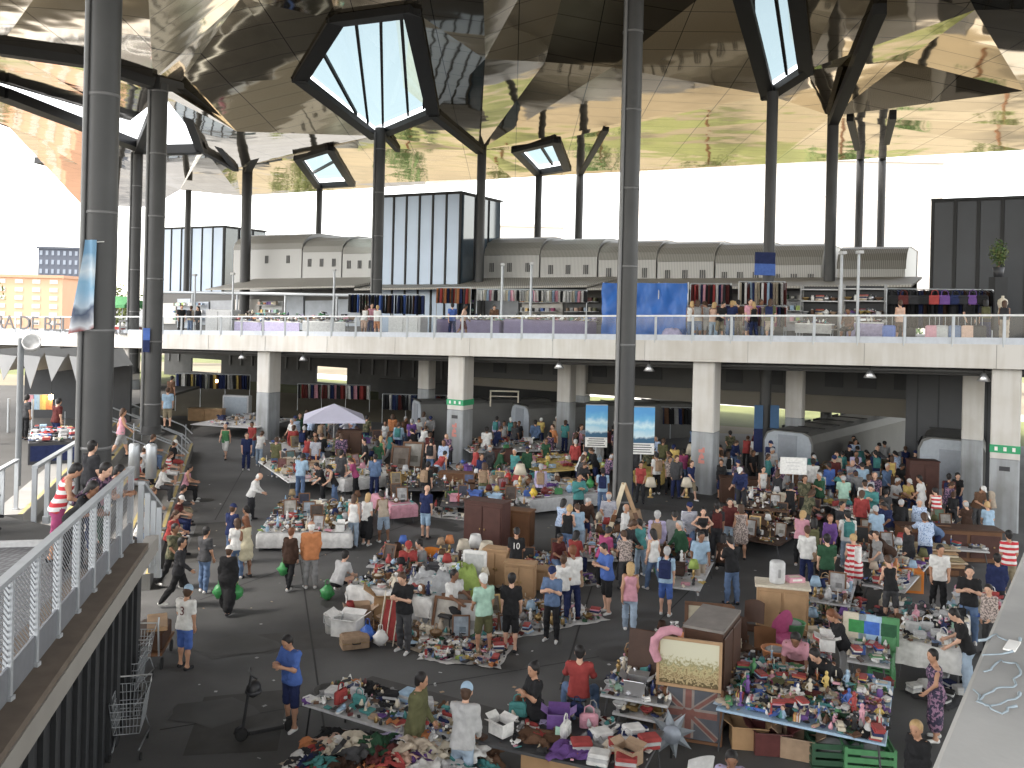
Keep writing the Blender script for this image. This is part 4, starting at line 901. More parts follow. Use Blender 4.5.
def garment(pose, fem, kind):
    key = (pose, fem, kind)
    if key in GARM: return GARM[key]
    J = body_mesh(pose, fem)[1]; tor = J['tor']; T = lambda p: J['pel']+tor(p); upv = tor((0,0,1)); pr, cuts, st, k = [], [], .024, .05
    h, up, fw, sd = J['head'], J['up'], J['fw'], J['sd']
    if kind in ('tshirt','longsleeve','tank','jacket','hoodie'):
        f = {'tank':1.10,'tshirt':1.17,'longsleeve':1.16,'jacket':1.27,'hoodie':1.28}[kind]; pr = torso_prims(J, f, fem)
        lowz = {'jacket':-.20}.get(kind, -.12)
        for s in (1,-1): pr += [(T((s*.06,0,.1)), T((s*.07,0,lowz)), .105*f, .110*f), (T((s*.065,.025,.02)), T((s*.07,.03,lowz)), .11, .128)]
        cuts = [(T((0,0,lowz+.02)), -upv), (T((0,0,.535 if kind != 'tank' else .50)), upv)]
        if kind != 'tank':
            for s, q in ((1,'L'),(-1,'R')):
                e = J[q+'sh']+(J[q+'el']-J[q+'sh'])*.72
                if kind == 'tshirt': pr.append((J[q+'sh'], e, .066, .062))
                else: pr += [(J[q+'sh'], J[q+'el'], .068*f/1.16, .056*f/1.16), (J[q+'el'], J[q+'wr'], .056*f/1.16, .042*f/1.16)]
        if kind == 'hoodie': pr.append((J['neck']+upv*.0-fw*.07, J['neck']-upv*.06-fw*.10, .085, .07))
    elif kind in ('trousers','shorts','jeans','leggings'):
        f = .9 if kind == 'leggings' else 1.0
        pr = [(T((0,0,.03)), T((0,0,-.03)), .12, .12)]
        for s, q in ((1,'L'),(-1,'R')):
            pr += [(T((s*.06,0,.02)), T((s*.06,.02,-.06)), .112, .116), (J[q+'hip'], J[q+'kn'], .104*f, (.078 if kind != 'shorts' else .09)*f)]
            if kind != 'shorts': pr += [(J[q+'kn'], J[q+'kn']+J[q+'sn']*.16+np.array([0,.018,0]), .078, .076 if kind != 'leggings' else .070), (J[q+'kn']+J[q+'sn']*.16+np.array([0,.015,0]), J[q+'an']+J[q+'sn']*.02, .075 if kind != 'leggings' else .068, (.062 if kind != 'leggings' else .05))]
        if kind == 'shorts':
            for q in 'LR': d = J[q+'kn']-J[q+'hip']; d = d/np.linalg.norm(d)
        cuts = [(T((0,0,.05)), upv)]
    elif kind in ('skirt','longskirt','dress','longdress','robe'):
        for s, q in ((1,'L'),(-1,'R')):
            e = .75 if kind in ('skirt','dress') else 1.0; kn = J[q+'hip']+(J[q+'kn']-J[q+'hip'])*e
            pr += [(T((s*.05,0,.06)), J[q+'hip'], .105, .13), (J[q+'hip'], kn, .13, .135)]
            if e == 1.0: pr.append((kn, kn*.5+J[q+'an']*.5+np.array([0,0,.05]), .135, .14))
            if kind == 'robe': pr.append((kn, J[q+'an']+np.array([0,0,.1]), .135, .135))
        m_ = (J['Lkn']+J['Rkn'])/2; pr.append((T((0,0,-.08)), m_ if e == 1.0 else m_*.7+J['pel']*.3, .13, .12)); cuts = [(T((0,0,.12)), upv)]; k = .09
        if kind in ('dress','longdress','robe'):
            pr += torso_prims(J, 1.12 if kind != 'robe' else 1.25, fem); cuts = [(T((0,0,.49 if kind != 'robe' else .54)), upv)]
            if kind == 'robe':
                for q in 'LR': pr += [(J[q+'sh'], J[q+'el'], .075, .068), (J[q+'el'], J[q+'wr'], .068, .055)]
    elif kind == 'shoes':
        st, k = .018, .02
        for q in 'LR': pr += [(J[q+'he']-np.array([0,0,.004]), J[q+'to']-np.array([0,0,.004]), .045, .036), (J[q+'he'], J[q+'an']-J[q+'sn']*.0-np.array([0,0,.02]), .044, .040)]
    else:
        st, k = .016, .03
        pr = [(h+up*.035-fw*.022, h-up*.01-fw*.014, .104, .096)]; cuts = [(h+fw*.045+up*.02, fw*.8-up*.62)]
        if kind == 'short': pr.append((h-fw*.04+up*.02, h-fw*.045-up*.06, .08, .06))
        if kind in ('long','ponytail'):
            pr.append((h-fw*.03+up*.03, h-fw*.05-up*.08, .10, .085))
            if kind == 'long': pr += [(h-fw*.05-up*.06+sd*.03, h-fw*.085-up*.27+sd*.04, .075, .05), (h-fw*.05-up*.06-sd*.03, h-fw*.085-up*.27-sd*.04, .075, .05)]
            else: pr += [(h-fw*.10+up*.03, h-fw*.15-up*.14, .035, .028)]
        if kind == 'bun': pr += [(h-fw*.03+up*.03, h-fw*.05-up*.05, .10, .08), (h-fw*.09+up*.09, h-fw*.10+up*.095, .05, .048)]
        if kind == 'curly': pr = [(h+up*.055-fw*.02, h-up*.0-fw*.03, .118, .105)]
        if kind == 'cap':
            pr = [(h+up*.04-fw*.012, h+up*.015-fw*.012, .106, .108)]
            for s in (-.04,0,.04): pr.append((h+up*.035+fw*.08+sd*s, h+up*.025+fw*.165+sd*s*.8, .016, .010))
            cuts = [(h+up*.015, -up)]
        if kind == 'sunhat':
            pr = [(h+up*.06, h+up*.03, .10, .11)]
            for a in range(12): w_ = fw*math.cos(a*R(30))+sd*math.sin(a*R(30)); pr.append((h+up*.035+w_*.05, h+up*.02+w_*.19, .018, .011))
            cuts = [(h+up*.008, -up)]
        if kind == 'balding': pr = [(h-fw*.035-up*.0, h-fw*.04-up*.05, .098, .08)]; cuts = [(h+up*.05, up)]
    vs, fs = surface(pr, st, k, cuts, .0065 if kind in GEN and kind != 'leggings' else 0)
    GARM[key] = np_mesh(kind, vs, fs, [None]); return GARM[key]
SKIN = [mat('skin light', (.56,.34,.24), .55, 0, .06), mat('skin tan', (.42,.23,.145), .55, 0, .06), mat('skin brown', (.22,.11,.065), .55, 0, .06), mat('skin deep', (.10,.05,.03), .55, 0, .06)]
HAIR = {'black': (.012,.010,.010), 'brown': (.06,.03,.016), 'blond': (.42,.28,.13), 'grey': (.36,.36,.36), 'white': (.62,.62,.60), 'auburn': (.14,.05,.02)}
PAT = {'striped': two_tone('fabric navy white stripes', (.05,.06,.14), (.66,.66,.66), 'wave', 9, 'Z', .9), 'checked': two_tone('fabric blue check', (.14,.22,.42), (.46,.55,.70), 'voronoi', 22, 'Z', .9, .35),
       'floral': two_tone('fabric dark floral', (.035,.03,.06), (.28,.16,.24), 'noise', 16, 'Z', .9, .52), 'camouflage': two_tone('fabric camouflage', (.05,.055,.03), (.13,.12,.07), 'noise', 9, 'Z', .9, .5),
       'patterned': two_tone('fabric small pattern', (.16,.13,.12), (.46,.38,.34), 'noise', 24, 'Z', .9, .5), 'red and white': two_tone('fabric red white', (.50,.04,.05), (.70,.68,.66), 'wave', 2.2, 'Z', .9)}
PANTS = {'trousers':'trousers','shorts':'shorts','jeans':'jeans','leggings':'leggings','skirt':'skirt','longskirt':'skirt'}
TOPW = {'tshirt':'t-shirt','longsleeve':'shirt','tank':'sleeveless top','jacket':'jacket','hoodie':'hoodie','dress':'dress','longdress':'long dress','robe':'robe'}
GEN = {'tshirt':'shirt','longsleeve':'shirt','tank':'sleeveless_top','jacket':'jacket','hoodie':'hoodie','dress':'dress','longdress':'dress','robe':'robe','trousers':'trousers','shorts':'shorts','jeans':'jeans','leggings':'leggings','skirt':'skirt','longskirt':'skirt'}
HNAME = {'cap':'cap','sunhat':'sun_hat'}
NP = 0
def garm_obj(me, name, m, par):
    o = link(name, me, par); o.material_slots[0].link = 'OBJECT'; o.material_slots[0].material = m; return o
PEOPLE = []
def person(loc, head, pose, fem, top, bottom, hair, label, skin=None, shoes='grey', size=None, group=None):
    global NP
    NP += 1; rr = random.Random(NP*7+1)
    me, J = body_mesh(pose, fem)
    root = link('person', me); root.location = loc; root.rotation_euler = (0,0,R(head))
    s = size or (.955 if fem else 1.015)*rr.uniform(.97,1.03); s *= .975; root.scale = (s*rr.uniform(.90,1.02),s*rr.uniform(.92,1.02),s)
    root.material_slots[0].link = 'OBJECT'; root.material_slots[0].material = SKIN[rr.choice([0,0,0,1,1,2]) if skin is None else skin]
    tag(root, label, 'person', group or 'people in the flea market')
    tk, tcol = top; tm = PAT.get(tcol) or fab(tcol)
    garm_obj(garment(pose, fem, tk), GEN[tk], tm, root)
    if bottom: garm_obj(garment(pose, fem, bottom[0]), GEN[bottom[0]], PAT.get(bottom[1]) or fab(bottom[1]), root)
    garm_obj(garment(pose, fem, 'shoes'), 'shoes', fab(shoes), root)
    hk, hc = hair
    if hk in HNAME:
        garm_obj(garment(pose, fem, hk), HNAME[hk], fab(hc), root); garm_obj(garment(pose, fem, 'balding'), 'hair', mat('hair brown', HAIR['brown'], .6, 0, .3, 30), root)
    elif hk != 'bald': garm_obj(garment(pose, fem, hk), 'hair', mat('hair '+hc, HAIR[hc], .6, 0, .3, 30), root)
    PEOPLE.append((root, pose, fem, J, s)); return root
# ================================================================== CROWD  (u, v of the feet in the photo; heading 0 = towards the camera, 90 = to the right)
PP = {'stand':'standing','stand2':'standing','hips':'with hands on hips','phone':'looking at a phone','browse':'browsing','bend':'bending down','walk':'walking','walk2':'walking','cross':'with arms crossed','carry':'carrying bags',
      'reach':'reaching out','point':'raising both hands','lean':'leaning forward','sit':'sitting','sitlow':'sitting on the steps','squat':'squatting','behind':'with hands behind back','spread':'seated'}
def P(u, v, hd, pose, fem, top, bot, hair, place, z=0.0, skin=None, shoes=None, word=None, size=None, loc=None):
    p = loc or G(u, v, z)
    t = TOPW[top.split(':')[0]]; tk, tc = top.split(':'); w_ = f'person in {tc} {t}'
    bt = None
    if bot: bk, bc = bot.split(':'); bt = (bk, bc); w_ += f' and {bc} {PANTS[bk]}' if bk != 'jeans' or bc != 'denim blue' else ' and jeans'
    hk, hc = (hair.split(':')+[''])[:2]
    if word: w_ += ' '+word
    elif PP[pose]: w_ += ' '+PP[pose]
    base_w = w_; w_ += ' '+place
    if len(w_.split()) > 16: w_ = w_.replace('sleeveless top', 'top').replace('pale denim jeans', 'pale jeans').replace('denim blue shorts', 'denim shorts')
    if len(w_.split()) > 16: w_ = w_.replace(' standing ', ' ').replace(' browsing ', ' ')
    if len(w_.split()) > 16: w_ = w_.replace(' in the ', ' in ').replace(' of the ', ' of ').replace(' at the ', ' at ').replace(' on the ', ' on ').replace(' behind the ', ' behind ')
    if len(w_.split()) > 16: print('LONG', w_)
    return person(p, hd, pose, fem, (tk, tc), bt, (hk, hc), w_, skin, shoes or ('white' if (int(u)+int(v)) % 3 else 'charcoal'), size)
# ---- front
def Hd(u, v, hh=1.74):      # feet from the top of a head
    a, b = ray(u, v); Y = (H-hh)/b; return Vector((a*Y, Y, 0))
SCOOTER_MAN = P(290,729,-35,'phone',0,'tshirt:blue','shorts:navy','short:black','beside the black scooter',skin=1,shoes='white')
P(0,0,168,'reach',0,'hoodie:light grey','jeans:pale denim','cap:light blue','at the front clothes table',loc=Hd(464,689))
P(0,0,75,'stand2',0,'jacket:olive','trousers:dark grey','short:black','between the front tables',loc=Hd(417,674),skin=1)
P(0,0,-60,'cross',1,'tshirt:black','trousers:black','bun:black','behind the open shoe cartons',loc=Hd(535,656),skin=1)
P(578,722,172,'spread',0,'longsleeve:red','jeans:denim blue','short:black','on a stool beside the small crowded table',z=0)
P(184,668,160,'stand2',0,'tshirt:white','shorts:blue','cap:light blue','seen from behind on the open asphalt',skin=1,word='and cap')
P(227,613,178,'carry',1,'robe:black','','cap:white','with green plastic bags on the left aisle',word='and white cap walking')
P(204,592,150,'stand',0,'tshirt:dark grey','jeans:denim blue','short:black','at the left edge of the aisle group')
P(172,588,70,'walk',0,'tshirt:camouflage','trousers:black','short:black','in front of the bleacher sitters')
P(236,578,-160,'stand2',1,'tshirt:white','jeans:denim blue','long:brown','in the aisle group, long brown hair')
P(245,577,-120,'stand',1,'dress:pale yellow','','long:auburn','in the aisle group')
P(231,563,150,'stand',0,'tshirt:navy','jeans:denim blue','cap:navy','at the back of the aisle group')
P(246,562,-100,'stand',1,'tshirt:grey','leggings:black','short:black','at the back of the aisle group')
P(289,589,165,'carry',1,'jacket:dark brown','trousers:black','short:auburn','next to the orange jacketed elder')
P(310,588,200,'stand',0,'jacket:orange','trousers:grey','balding:white','in the left aisle')
P(251,520,95,'browse',0,'longsleeve:white','trousers:charcoal','balding:white','at the left end of the white stall table')
P(225,459,0,'walk',0,'tank:green','shorts:white','balding:brown','alone on the far left aisle',skin=0)
P(246,470,20,'stand',0,'tshirt:navy','jeans:navy','short:black','in front of the left deck column')
P(252,457,-20,'stand2',0,'tshirt:red','jeans:denim blue','short:black','by the left deck column')
P(259,466,170,'browse',1,'tshirt:white','jeans:pale denim','long:brown','by the left deck column')
P(275,477,175,'stand2',0,'tshirt:olive','jeans:denim blue','short:brown','right of the left deck column')
P(300,498,178,'browse',0,'longsleeve:light blue','jeans:denim blue','short:black','behind the white stall table')
P(322,506,-60,'browse',0,'tshirt:black','trousers:black','short:black','behind the white stall table')
P(334,507,-80,'browse',1,'tank:black','jeans:denim blue','ponytail:black','behind the white stall table')
P(340,492,165,'stand',0,'tshirt:dark grey','trousers:dark grey','short:black','behind the white stall table')
P(355,497,-90,'browse',1,'tshirt:magenta','trousers:black','long:brown','between two stalls')
P(374,497,175,'stand2',0,'longsleeve:denim blue','jeans:navy','short:black','between two stalls')
P(353,547,172,'stand',1,'tank:white','jeans:pale denim','long:brown','left of two women browsing mid aisle',skin=0)
P(366,545,160,'stand2',1,'tshirt:white','longskirt:black','long:blond','in the mid aisle')
P(383,542,-150,'browse',1,'tank:beige','shorts:pale denim','ponytail:black','in the mid aisle')
P(425,538,160,'stand2',0,'tshirt:navy','shorts:light blue','bald','near the pink cloth table')
P(407,592,10,'sit',0,'tshirt:red','trousers:dark grey','cap:red','in the island stall')
P(424,590,-75,'sit',0,'tshirt:grey','trousers:charcoal','short:black','in the island stall')
P(337,597,150,'squat',0,'tshirt:light grey','shorts:black','short:black','at the left corner of the island stall')
P(403,652,-25,'phone',0,'tshirt:black','jeans:dark grey','short:brown','by the red deckchair')
P(450,628,60,'spread',0,'tshirt:white','shorts:black','short:black','beside the lime green cloth')
P(483,652,-150,'stand2',0,'tshirt:mint','shorts:olive','short:white','at the ground sheet of goods')
P(510,651,172,'stand',0,'tshirt:black','shorts:black','short:black','seen from behind at the ground sheet')
P(551,641,-20,'cross',0,'tshirt:denim blue','trousers:black','cap:navy','right of the ground sheet')
P(562,621,175,'stand',1,'tshirt:white','trousers:navy','short:brown','left one of a couple at the ground goods')
P(572,619,-165,'stand2',0,'tshirt:white','trousers:navy','short:auburn','right one of a couple with tan bag')
P(606,613,-60,'phone',0,'tshirt:blue','shorts:black','short:black','near the woman in magenta')
P(629,633,170,'walk',1,'tank:pink','jeans:pale denim','long:blond','in the central aisle')
P(665,615,160,'stand2',0,'tshirt:light blue','shorts:blue','short:grey','with blue backpack in the central aisle')
P(699,592,5,'walk2',0,'tshirt:light blue','shorts:beige','short:black','facing the camera in the central aisle',skin=2)
P(731,604,-160,'phone',0,'tshirt:black','jeans:denim blue','short:black','by the wardrobe stall')
P(602,588,140,'browse',1,'tshirt:magenta','trousers:black','short:black','behind a man in blue shirt')
P(625,590,-170,'browse',1,'tshirt:patterned','jeans:dark grey','short:brown','below the tall central pole')
P(640,576,-140,'stand2',1,'tshirt:teal','jeans:pale denim','short:black','below the tall central pole')
P(656,572,165,'stand',0,'longsleeve:lavender','trousers:grey','short:grey','right of the tall central pole')
P(653,590,-150,'carry',1,'tank:white','jeans:denim blue','long:black','with a green bag under the central pole')
P(566,560,160,'browse',1,'tank:black','shorts:denim blue','bun:blond','left of the tall central pole')
P(578,556,-170,'browse',1,'tshirt:light blue','jeans:pale denim','short:brown','left of the tall central pole')
P(602,513,172,'stand',0,'tshirt:light blue','jeans:denim blue','short:black','close to the left blue poster')
P(640,503,-10,'stand2',1,'tshirt:red','trousers:charcoal','short:black','under the right blue poster')
P(656,494,-160,'stand',0,'tshirt:white','trousers:black','short:black','under the right blue poster')
P(669,495,0,'stand2',1,'tshirt:patterned','trousers:black','long:brown','right of the right blue poster')
P(683,487,170,'stand',1,'tshirt:magenta','jeans:denim blue','short:black','near the lampshade stall')
P(556,578,30,'sit',1,'tshirt:dark red','jeans:denim blue','short:black','among the ground goods left of the pole')
P(573,578,150,'sit',1,'tshirt:red','jeans:navy','long:black','among the ground goods left of the pole')
P(515,592,178,'browse',0,'tshirt:black','trousers:black','short:black','with white numerals on his back')
P(483,507,170,'stand2',1,'tank:olive','jeans:pale denim','long:brown','in front of the sign column')
P(516,502,150,'browse',1,'tshirt:red','trousers:black','short:black','at the middle clothes stall')
P(540,509,175,'stand',0,'longsleeve:lavender','trousers:dark grey','short:grey','at the middle clothes stall')
P(486,463,178,'stand',0,'tshirt:white','trousers:grey','short:black','right of the sign column')
P(430,477,172,'stand2',0,'longsleeve:peach','jeans:denim blue','short:black','left of the sign column')
P(443,478,-10,'stand',0,'longsleeve:checked','jeans:denim blue','short:brown','left of the sign column')
P(438,486,150,'bend',1,'tank:red','jeans:pale denim','short:black','left of the sign column')
P(426,508,150,'stand2',0,'tshirt:black','trousers:dark grey','short:black','near the pink cloth table')
P(380,472,160,'stand',1,'tank:green','shorts:grey','long:blond','right of the parasol')
P(365,478,-70,'stand2',0,'tshirt:black','trousers:black','short:black','right of the parasol')
P(315,474,-5,'stand',0,'tshirt:striped','shorts:navy','short:brown','in front of the parasol')
P(306,470,160,'browse',1,'tshirt:red','jeans:denim blue','short:black','in front of the parasol')
# crowd behind the parasol and the left half
for a in [(292,452,'tshirt:white','trousers:black',-30),(299,446,'tshirt:dark green','jeans:navy',40),(303,462,'tshirt:black','jeans:denim blue',170),(322,452,'longsleeve:grey','jeans:navy',150),(331,446,'tshirt:beige','trousers:brown',20),
          (343,448,'tshirt:navy','shorts:khaki',160),(352,443,'tshirt:pink','jeans:denim blue',-40),(385,452,'tshirt:light grey','jeans:denim blue',-20),(392,446,'tshirt:orange','trousers:black',170),(398,455,'longsleeve:light blue','trousers:navy',170),
          (404,448,'tshirt:brown','jeans:denim blue',60),(411,452,'tshirt:purple','trousers:black',180),(418,446,'tshirt:white','shorts:navy',10),(422,458,'longsleeve:white','trousers:grey',150),(415,462,'tshirt:black','jeans:navy',-120),(389,464,'tshirt:teal','trousers:grey',100)]:
    P(a[0],a[1],a[4],RNG.choice(['stand','stand2','browse','walk']),RNG.random()<.45,a[2],a[3],RNG.choice(['short:black','short:brown','long:brown','short:grey']),'in the crowd left of the sign column',word='standing')
for a in [(496,446,'longsleeve:lavender','jeans:navy',160),(503,452,'tshirt:light grey','trousers:black',30),(510,446,'tshirt:black','jeans:navy',180),(519,450,'tshirt:charcoal','trousers:black',-40),(530,445,'tshirt:red','jeans:denim blue',150),
          (540,447,'tshirt:yellow','trousers:navy',170),(547,444,'tshirt:white','jeans:denim blue',-150),(556,446,'longsleeve:beige','trousers:grey',20),(565,450,'tshirt:navy','trousers:khaki',120),(553,458,'tshirt:orange','shorts:navy',-60),(577,462,'tshirt:pink','jeans:pale denim',150)]:
    P(a[0],a[1],a[4],RNG.choice(['stand','stand2','browse','walk']),RNG.random()<.45,a[2],a[3],RNG.choice(['short:black','short:brown','long:brown','short:white']),'in the crowd right of the sign column',word='standing')
# ---- right half
P(741,512,-30,'browse',0,'longsleeve:navy','trousers:charcoal','cap:white','raised behind the dark stall',z=.5,word='and white cap')
P(762,508,10,'stand',1,'tank:white','jeans:navy','short:black','left of the white board sign')
P(780,500,30,'stand',0,'tshirt:dark red','trousers:black','short:black','behind the white board sign')
P(794,506,-60,'stand2',1,'longsleeve:brown','jeans:navy','long:brown','right of the white board sign')
P(789,528,150,'browse',1,'longdress:black','','long:black','below the white board sign')
P(702,562,0,'hips',1,'tank:black','trousers:white','bun:black','facing the camera')
P(716,558,170,'stand',0,'tshirt:charcoal','trousers:charcoal','short:black','among the browsers beside the dark stall')
P(729,552,-20,'stand2',0,'tshirt:dark red','jeans:pale denim','short:black','among the browsers beside the dark stall')
P(740,559,175,'stand',1,'dress:patterned','','long:brown','among the browsers beside the dark stall')
P(722,575,160,'squat',1,'tshirt:dark brown','trousers:black','long:black','among the browsers beside the dark stall')
P(819,514,172,'stand',0,'tshirt:light grey','shorts:light grey','short:black','on the right rear aisle')
P(829,506,-160,'stand2',0,'tshirt:blue','trousers:navy','short:black','on the right rear aisle')
P(843,522,165,'browse',0,'tshirt:mint','trousers:khaki','balding:grey','on the right rear aisle')
P(800,566,150,'browse',1,'tshirt:pink','trousers:black','long:blond','at the head of the right aisle crowd')
P(813,576,160,'stand',1,'tshirt:black','trousers:black','long:black','in the right aisle crowd')
P(829,570,-20,'stand2',1,'longsleeve:purple','trousers:black','short:auburn','in the right aisle crowd')
P(847,568,172,'stand2',0,'tshirt:white','jeans:pale denim','short:black','in the right aisle crowd')
P(840,556,30,'stand',0,'tshirt:charcoal','trousers:black','short:black','in the right aisle crowd')
P(806,588,165,'stand2',0,'longsleeve:white','jeans:navy','short:brown','carrying a tan bag in the right aisle',word='back turned')
P(826,600,178,'stand',0,'tshirt:dark green','shorts:black','short:black','by the white tube roll')
P(853,596,165,'browse',1,'dress:red and white','','short:blond','by the white tube roll')
P(855,490,0,'stand',0,'tshirt:lavender','trousers:black','short:black','far back near the kiosk row end')
P(875,490,175,'stand2',0,'tshirt:navy','jeans:pale denim','short:black','far back near the kiosk row end')
P(891,494,170,'stand',1,'tank:yellow','longskirt:brown','long:brown','far back near the kiosk row end')
P(862,506,165,'browse',0,'tshirt:light blue','trousers:navy','short:black','on the far right aisle')
P(864,529,165,'stand2',0,'tshirt:white','shorts:beige','cap:black','on the far right aisle')
P(877,560,175,'browse',0,'tshirt:light blue','trousers:black','short:grey','broad, at the furniture stalls')
P(877,588,-80,'stand2',1,'tshirt:grey','trousers:dark grey','short:brown','at the furniture stalls')
P(921,522,-130,'walk2',0,'tshirt:white','trousers:white','short:black','near the pale kiosk end')
P(936,534,170,'browse',1,'tank:red and white','trousers:beige','short:black','near the pale kiosk end')
P(906,512,10,'sit',1,'tshirt:yellow','jeans:navy','cap:white','near the pale kiosk end')
P(893,514,30,'sit',0,'tshirt:light grey','trousers:charcoal','short:grey','near the pale kiosk end')
P(948,520,150,'stand',0,'tshirt:dark red','trousers:black','short:black','near the pale kiosk end')
P(957,516,-30,'stand2',1,'tshirt:black','jeans:navy','long:black','near the pale kiosk end')
P(976,530,20,'browse',0,'tshirt:brown','trousers:dark grey','cap:white','left of the rightmost column')
P(993,530,-150,'stand',0,'tshirt:beige','trousers:grey','short:black','left of the rightmost column')
P(988,552,165,'browse',1,'tshirt:light blue','trousers:charcoal','bun:blond','by the brown chest')
P(1008,596,172,'stand',0,'tshirt:red and white','shorts:khaki','short:black','in front of the rightmost column')
P(938,613,-10,'stand2',0,'tshirt:white','trousers:black','short:black','beside the stacked boards')
P(890,624,178,'browse',1,'tank:black','shorts:dark grey','short:brown','behind the upright green board')
P(968,642,-30,'cross',0,'tshirt:black','jeans:denim blue','short:black','by the concrete parapet')
P(989,655,-60,'stand2',1,'longsleeve:patterned','trousers:dark grey','short:black','by the concrete parapet')
P(966,694,-110,'browse',0,'tshirt:black','jeans:pale denim','short:black','at the white skirted clothes table')
P(996,622,160,'stand',0,'longsleeve:navy','trousers:charcoal','short:black','by the concrete parapet')
P(935,740,-100,'stand2',1,'longdress:floral','','short:black','at the right end of the toy table',skin=1)
P(0,0,-60,'stand2',1,'longsleeve:black','trousers:black','short:blond','at the right corner of the toy table',loc=Hd(920,712))
P(795,703,-20,'bend',0,'tshirt:pink','trousers:dark red','short:black','behind the toy table',skin=2)
P(830,722,-55,'bend',0,'longsleeve:black','trousers:black','short:black','behind the toy table')
P(843,690,-95,'browse',1,'longsleeve:black','jeans:grey','long:auburn','holding boxes behind the toy table',word='standing')
P(0,0,-10,'sit',0,'longsleeve:lavender','trousers:charcoal','short:black','by the white plastic chair at the bottom edge',loc=Hd(731,748,1.3))
# more heads far right
for a in [(905,480,'tshirt:navy','jeans:navy',170),(914,488,'tshirt:charcoal','trousers:black',20),(884,478,'tshirt:grey','trousers:khaki',160),(848,480,'tshirt:black','jeans:navy',10),(836,490,'longsleeve:beige','trousers:brown',-30),(812,490,'tshirt:teal','jeans:denim blue',160),
          (770,486,'tshirt:light grey','trousers:navy',0),(752,488,'tshirt:black','trousers:black',40),(727,490,'tshirt:white','jeans:denim blue',170),(716,486,'tshirt:orange','trousers:navy',-20),(697,492,'tshirt:khaki','trousers:black',150),(690,500,'tshirt:navy','shorts:khaki',30),
          (675,480,'tshirt:yellow','jeans:navy',-30),(662,476,'tshirt:olive','trousers:dark grey',150),(648,472,'tshirt:light blue','trousers:black',0),(632,474,'tshirt:charcoal','jeans:denim blue',170)]:
    P(a[0],a[1],a[4],RNG.choice(['stand','stand2','browse','walk']),RNG.random()<.45,a[2],a[3],RNG.choice(['short:black','short:brown','long:brown','short:grey','cap:navy']),'in the far crowd right of the tall pole',word='standing')
# ---- people on the bleacher steps : sit on the treads, facing the aisle
SIT = [(.10,1,'tshirt:white','jeans:denim blue'),(.14,0,'tshirt:red','trousers:black'),(.20,1,'tshirt:black','trousers:dark grey'),(.25,0,'tshirt:dark red','jeans:navy'),(.31,0,'longsleeve:dark grey','shorts:khaki'),(.34,2,'tshirt:red','trousers:grey'),
       (.40,1,'longsleeve:white','jeans:dark grey'),(.44,2,'tshirt:light grey','trousers:black'),(.48,0,'tank:pink','trousers:black'),(.53,1,'tshirt:red and white','shorts:white'),(.58,2,'tshirt:charcoal','jeans:denim blue'),(.63,1,'tshirt:black','shorts:red')]
for i, (f, row, tp, bt) in enumerate(SIT):
    base = E0+dE*Lb*f+nE*(.75*row+.30); base.z = .42*row
    place = ['on the lowest bleacher step','on the second bleacher step','on an upper bleacher step'][row]
    ang = math.degrees(math.atan2(-nE.x, nE.y))       # local -Y towards -nE
    q = P(100+i,7*i,ang+RNG.uniform(-25,25),'sit',i%3==0,tp,bt,['short:black','long:brown','short:brown','cap:white'][i%4],place,loc=base+Vector((-nE.x*.2,-nE.y*.2,0)) - nE*.35)
P(178,606,100,'walk',0,'longsleeve:charcoal','trousers:black','short:black','passing the foot of the bleachers')
# ---- left terrace
zt_ = 3.04
P(0,0,120,'browse',0,'tank:red and white','shorts:magenta','short:black','beside the thick pole',loc=T(15.6,-.95,zt_))
P(0,0,75,'lean',1,'tshirt:black','trousers:black','long:black','on the terrace railing, first of three',loc=T(15.0,-.55,zt_))
P(0,0,80,'lean',0,'tshirt:floral','jeans:navy','short:black','on the terrace railing, middle of three',loc=T(15.9,-.6,zt_))
P(0,0,95,'lean',1,'tshirt:pink','trousers:dark green','short:black','on the terrace railing, last of three',loc=T(16.4,-.5,zt_))
P(0,0,150,'stand',0,'tshirt:charcoal','trousers:black','short:black','right of the thick pole on the terrace',loc=Vector((at(112,440,20).x, 19.0, 2.78)))
P(0,0,60,'sit',0,'tshirt:brown','jeans:navy','short:black','on the terrace at the far left edge',loc=Vector((-10.4,17.6,2.96)),skin=1)
P(0,0,80,'sit',1,'tshirt:navy','trousers:black','short:brown','on the terrace at the far left edge',loc=Vector((-10.9,18.4,2.96)),skin=1)
P(0,0,60,'stand',1,'tank:magenta','trousers:navy','short:black','cut by the left photo edge',loc=Vector((-10.15,16.4,3.0)))
P(0,0,120,'walk',1,'tank:pink','shorts:grey','long:brown','at the top of the steps behind the thick pole',loc=Vector((at(121,440,30).x, 30, 2.3)))
P(0,0,-160,'stand',0,'tshirt:light blue','shorts:khaki','short:brown','at the top of the twin pipe handrails',loc=at(167,420,39)*1.0 if False else Vector((at(167,430,39).x, 39, 2.05)))
P(0,0,160,'stand2',0,'tshirt:brown','jeans:navy','short:black','far up the steps beyond the second pole',loc=Vector((at(170,420,46).x, 46, 1.98)))
for x, y, tp, bt, hd, pl in ((-19.6,33,'tshirt:blue','jeans:navy',20,'by the tent stall at the far left'),(-18.4,34.2,'tshirt:dark grey','trousers:black',160,'by the tent stall at the far left'),(-16.6,33.0,'tshirt:dark red','jeans:navy',150,'by the tent stall at the far left'),(-15.8,34.5,'longsleeve:dark red','trousers:black',-20,'by the tent stall under the yellow sign')):
    P(0,0,hd,'stand2',0,tp,bt,'short:black',pl,loc=Vector((x,y,2.15)))
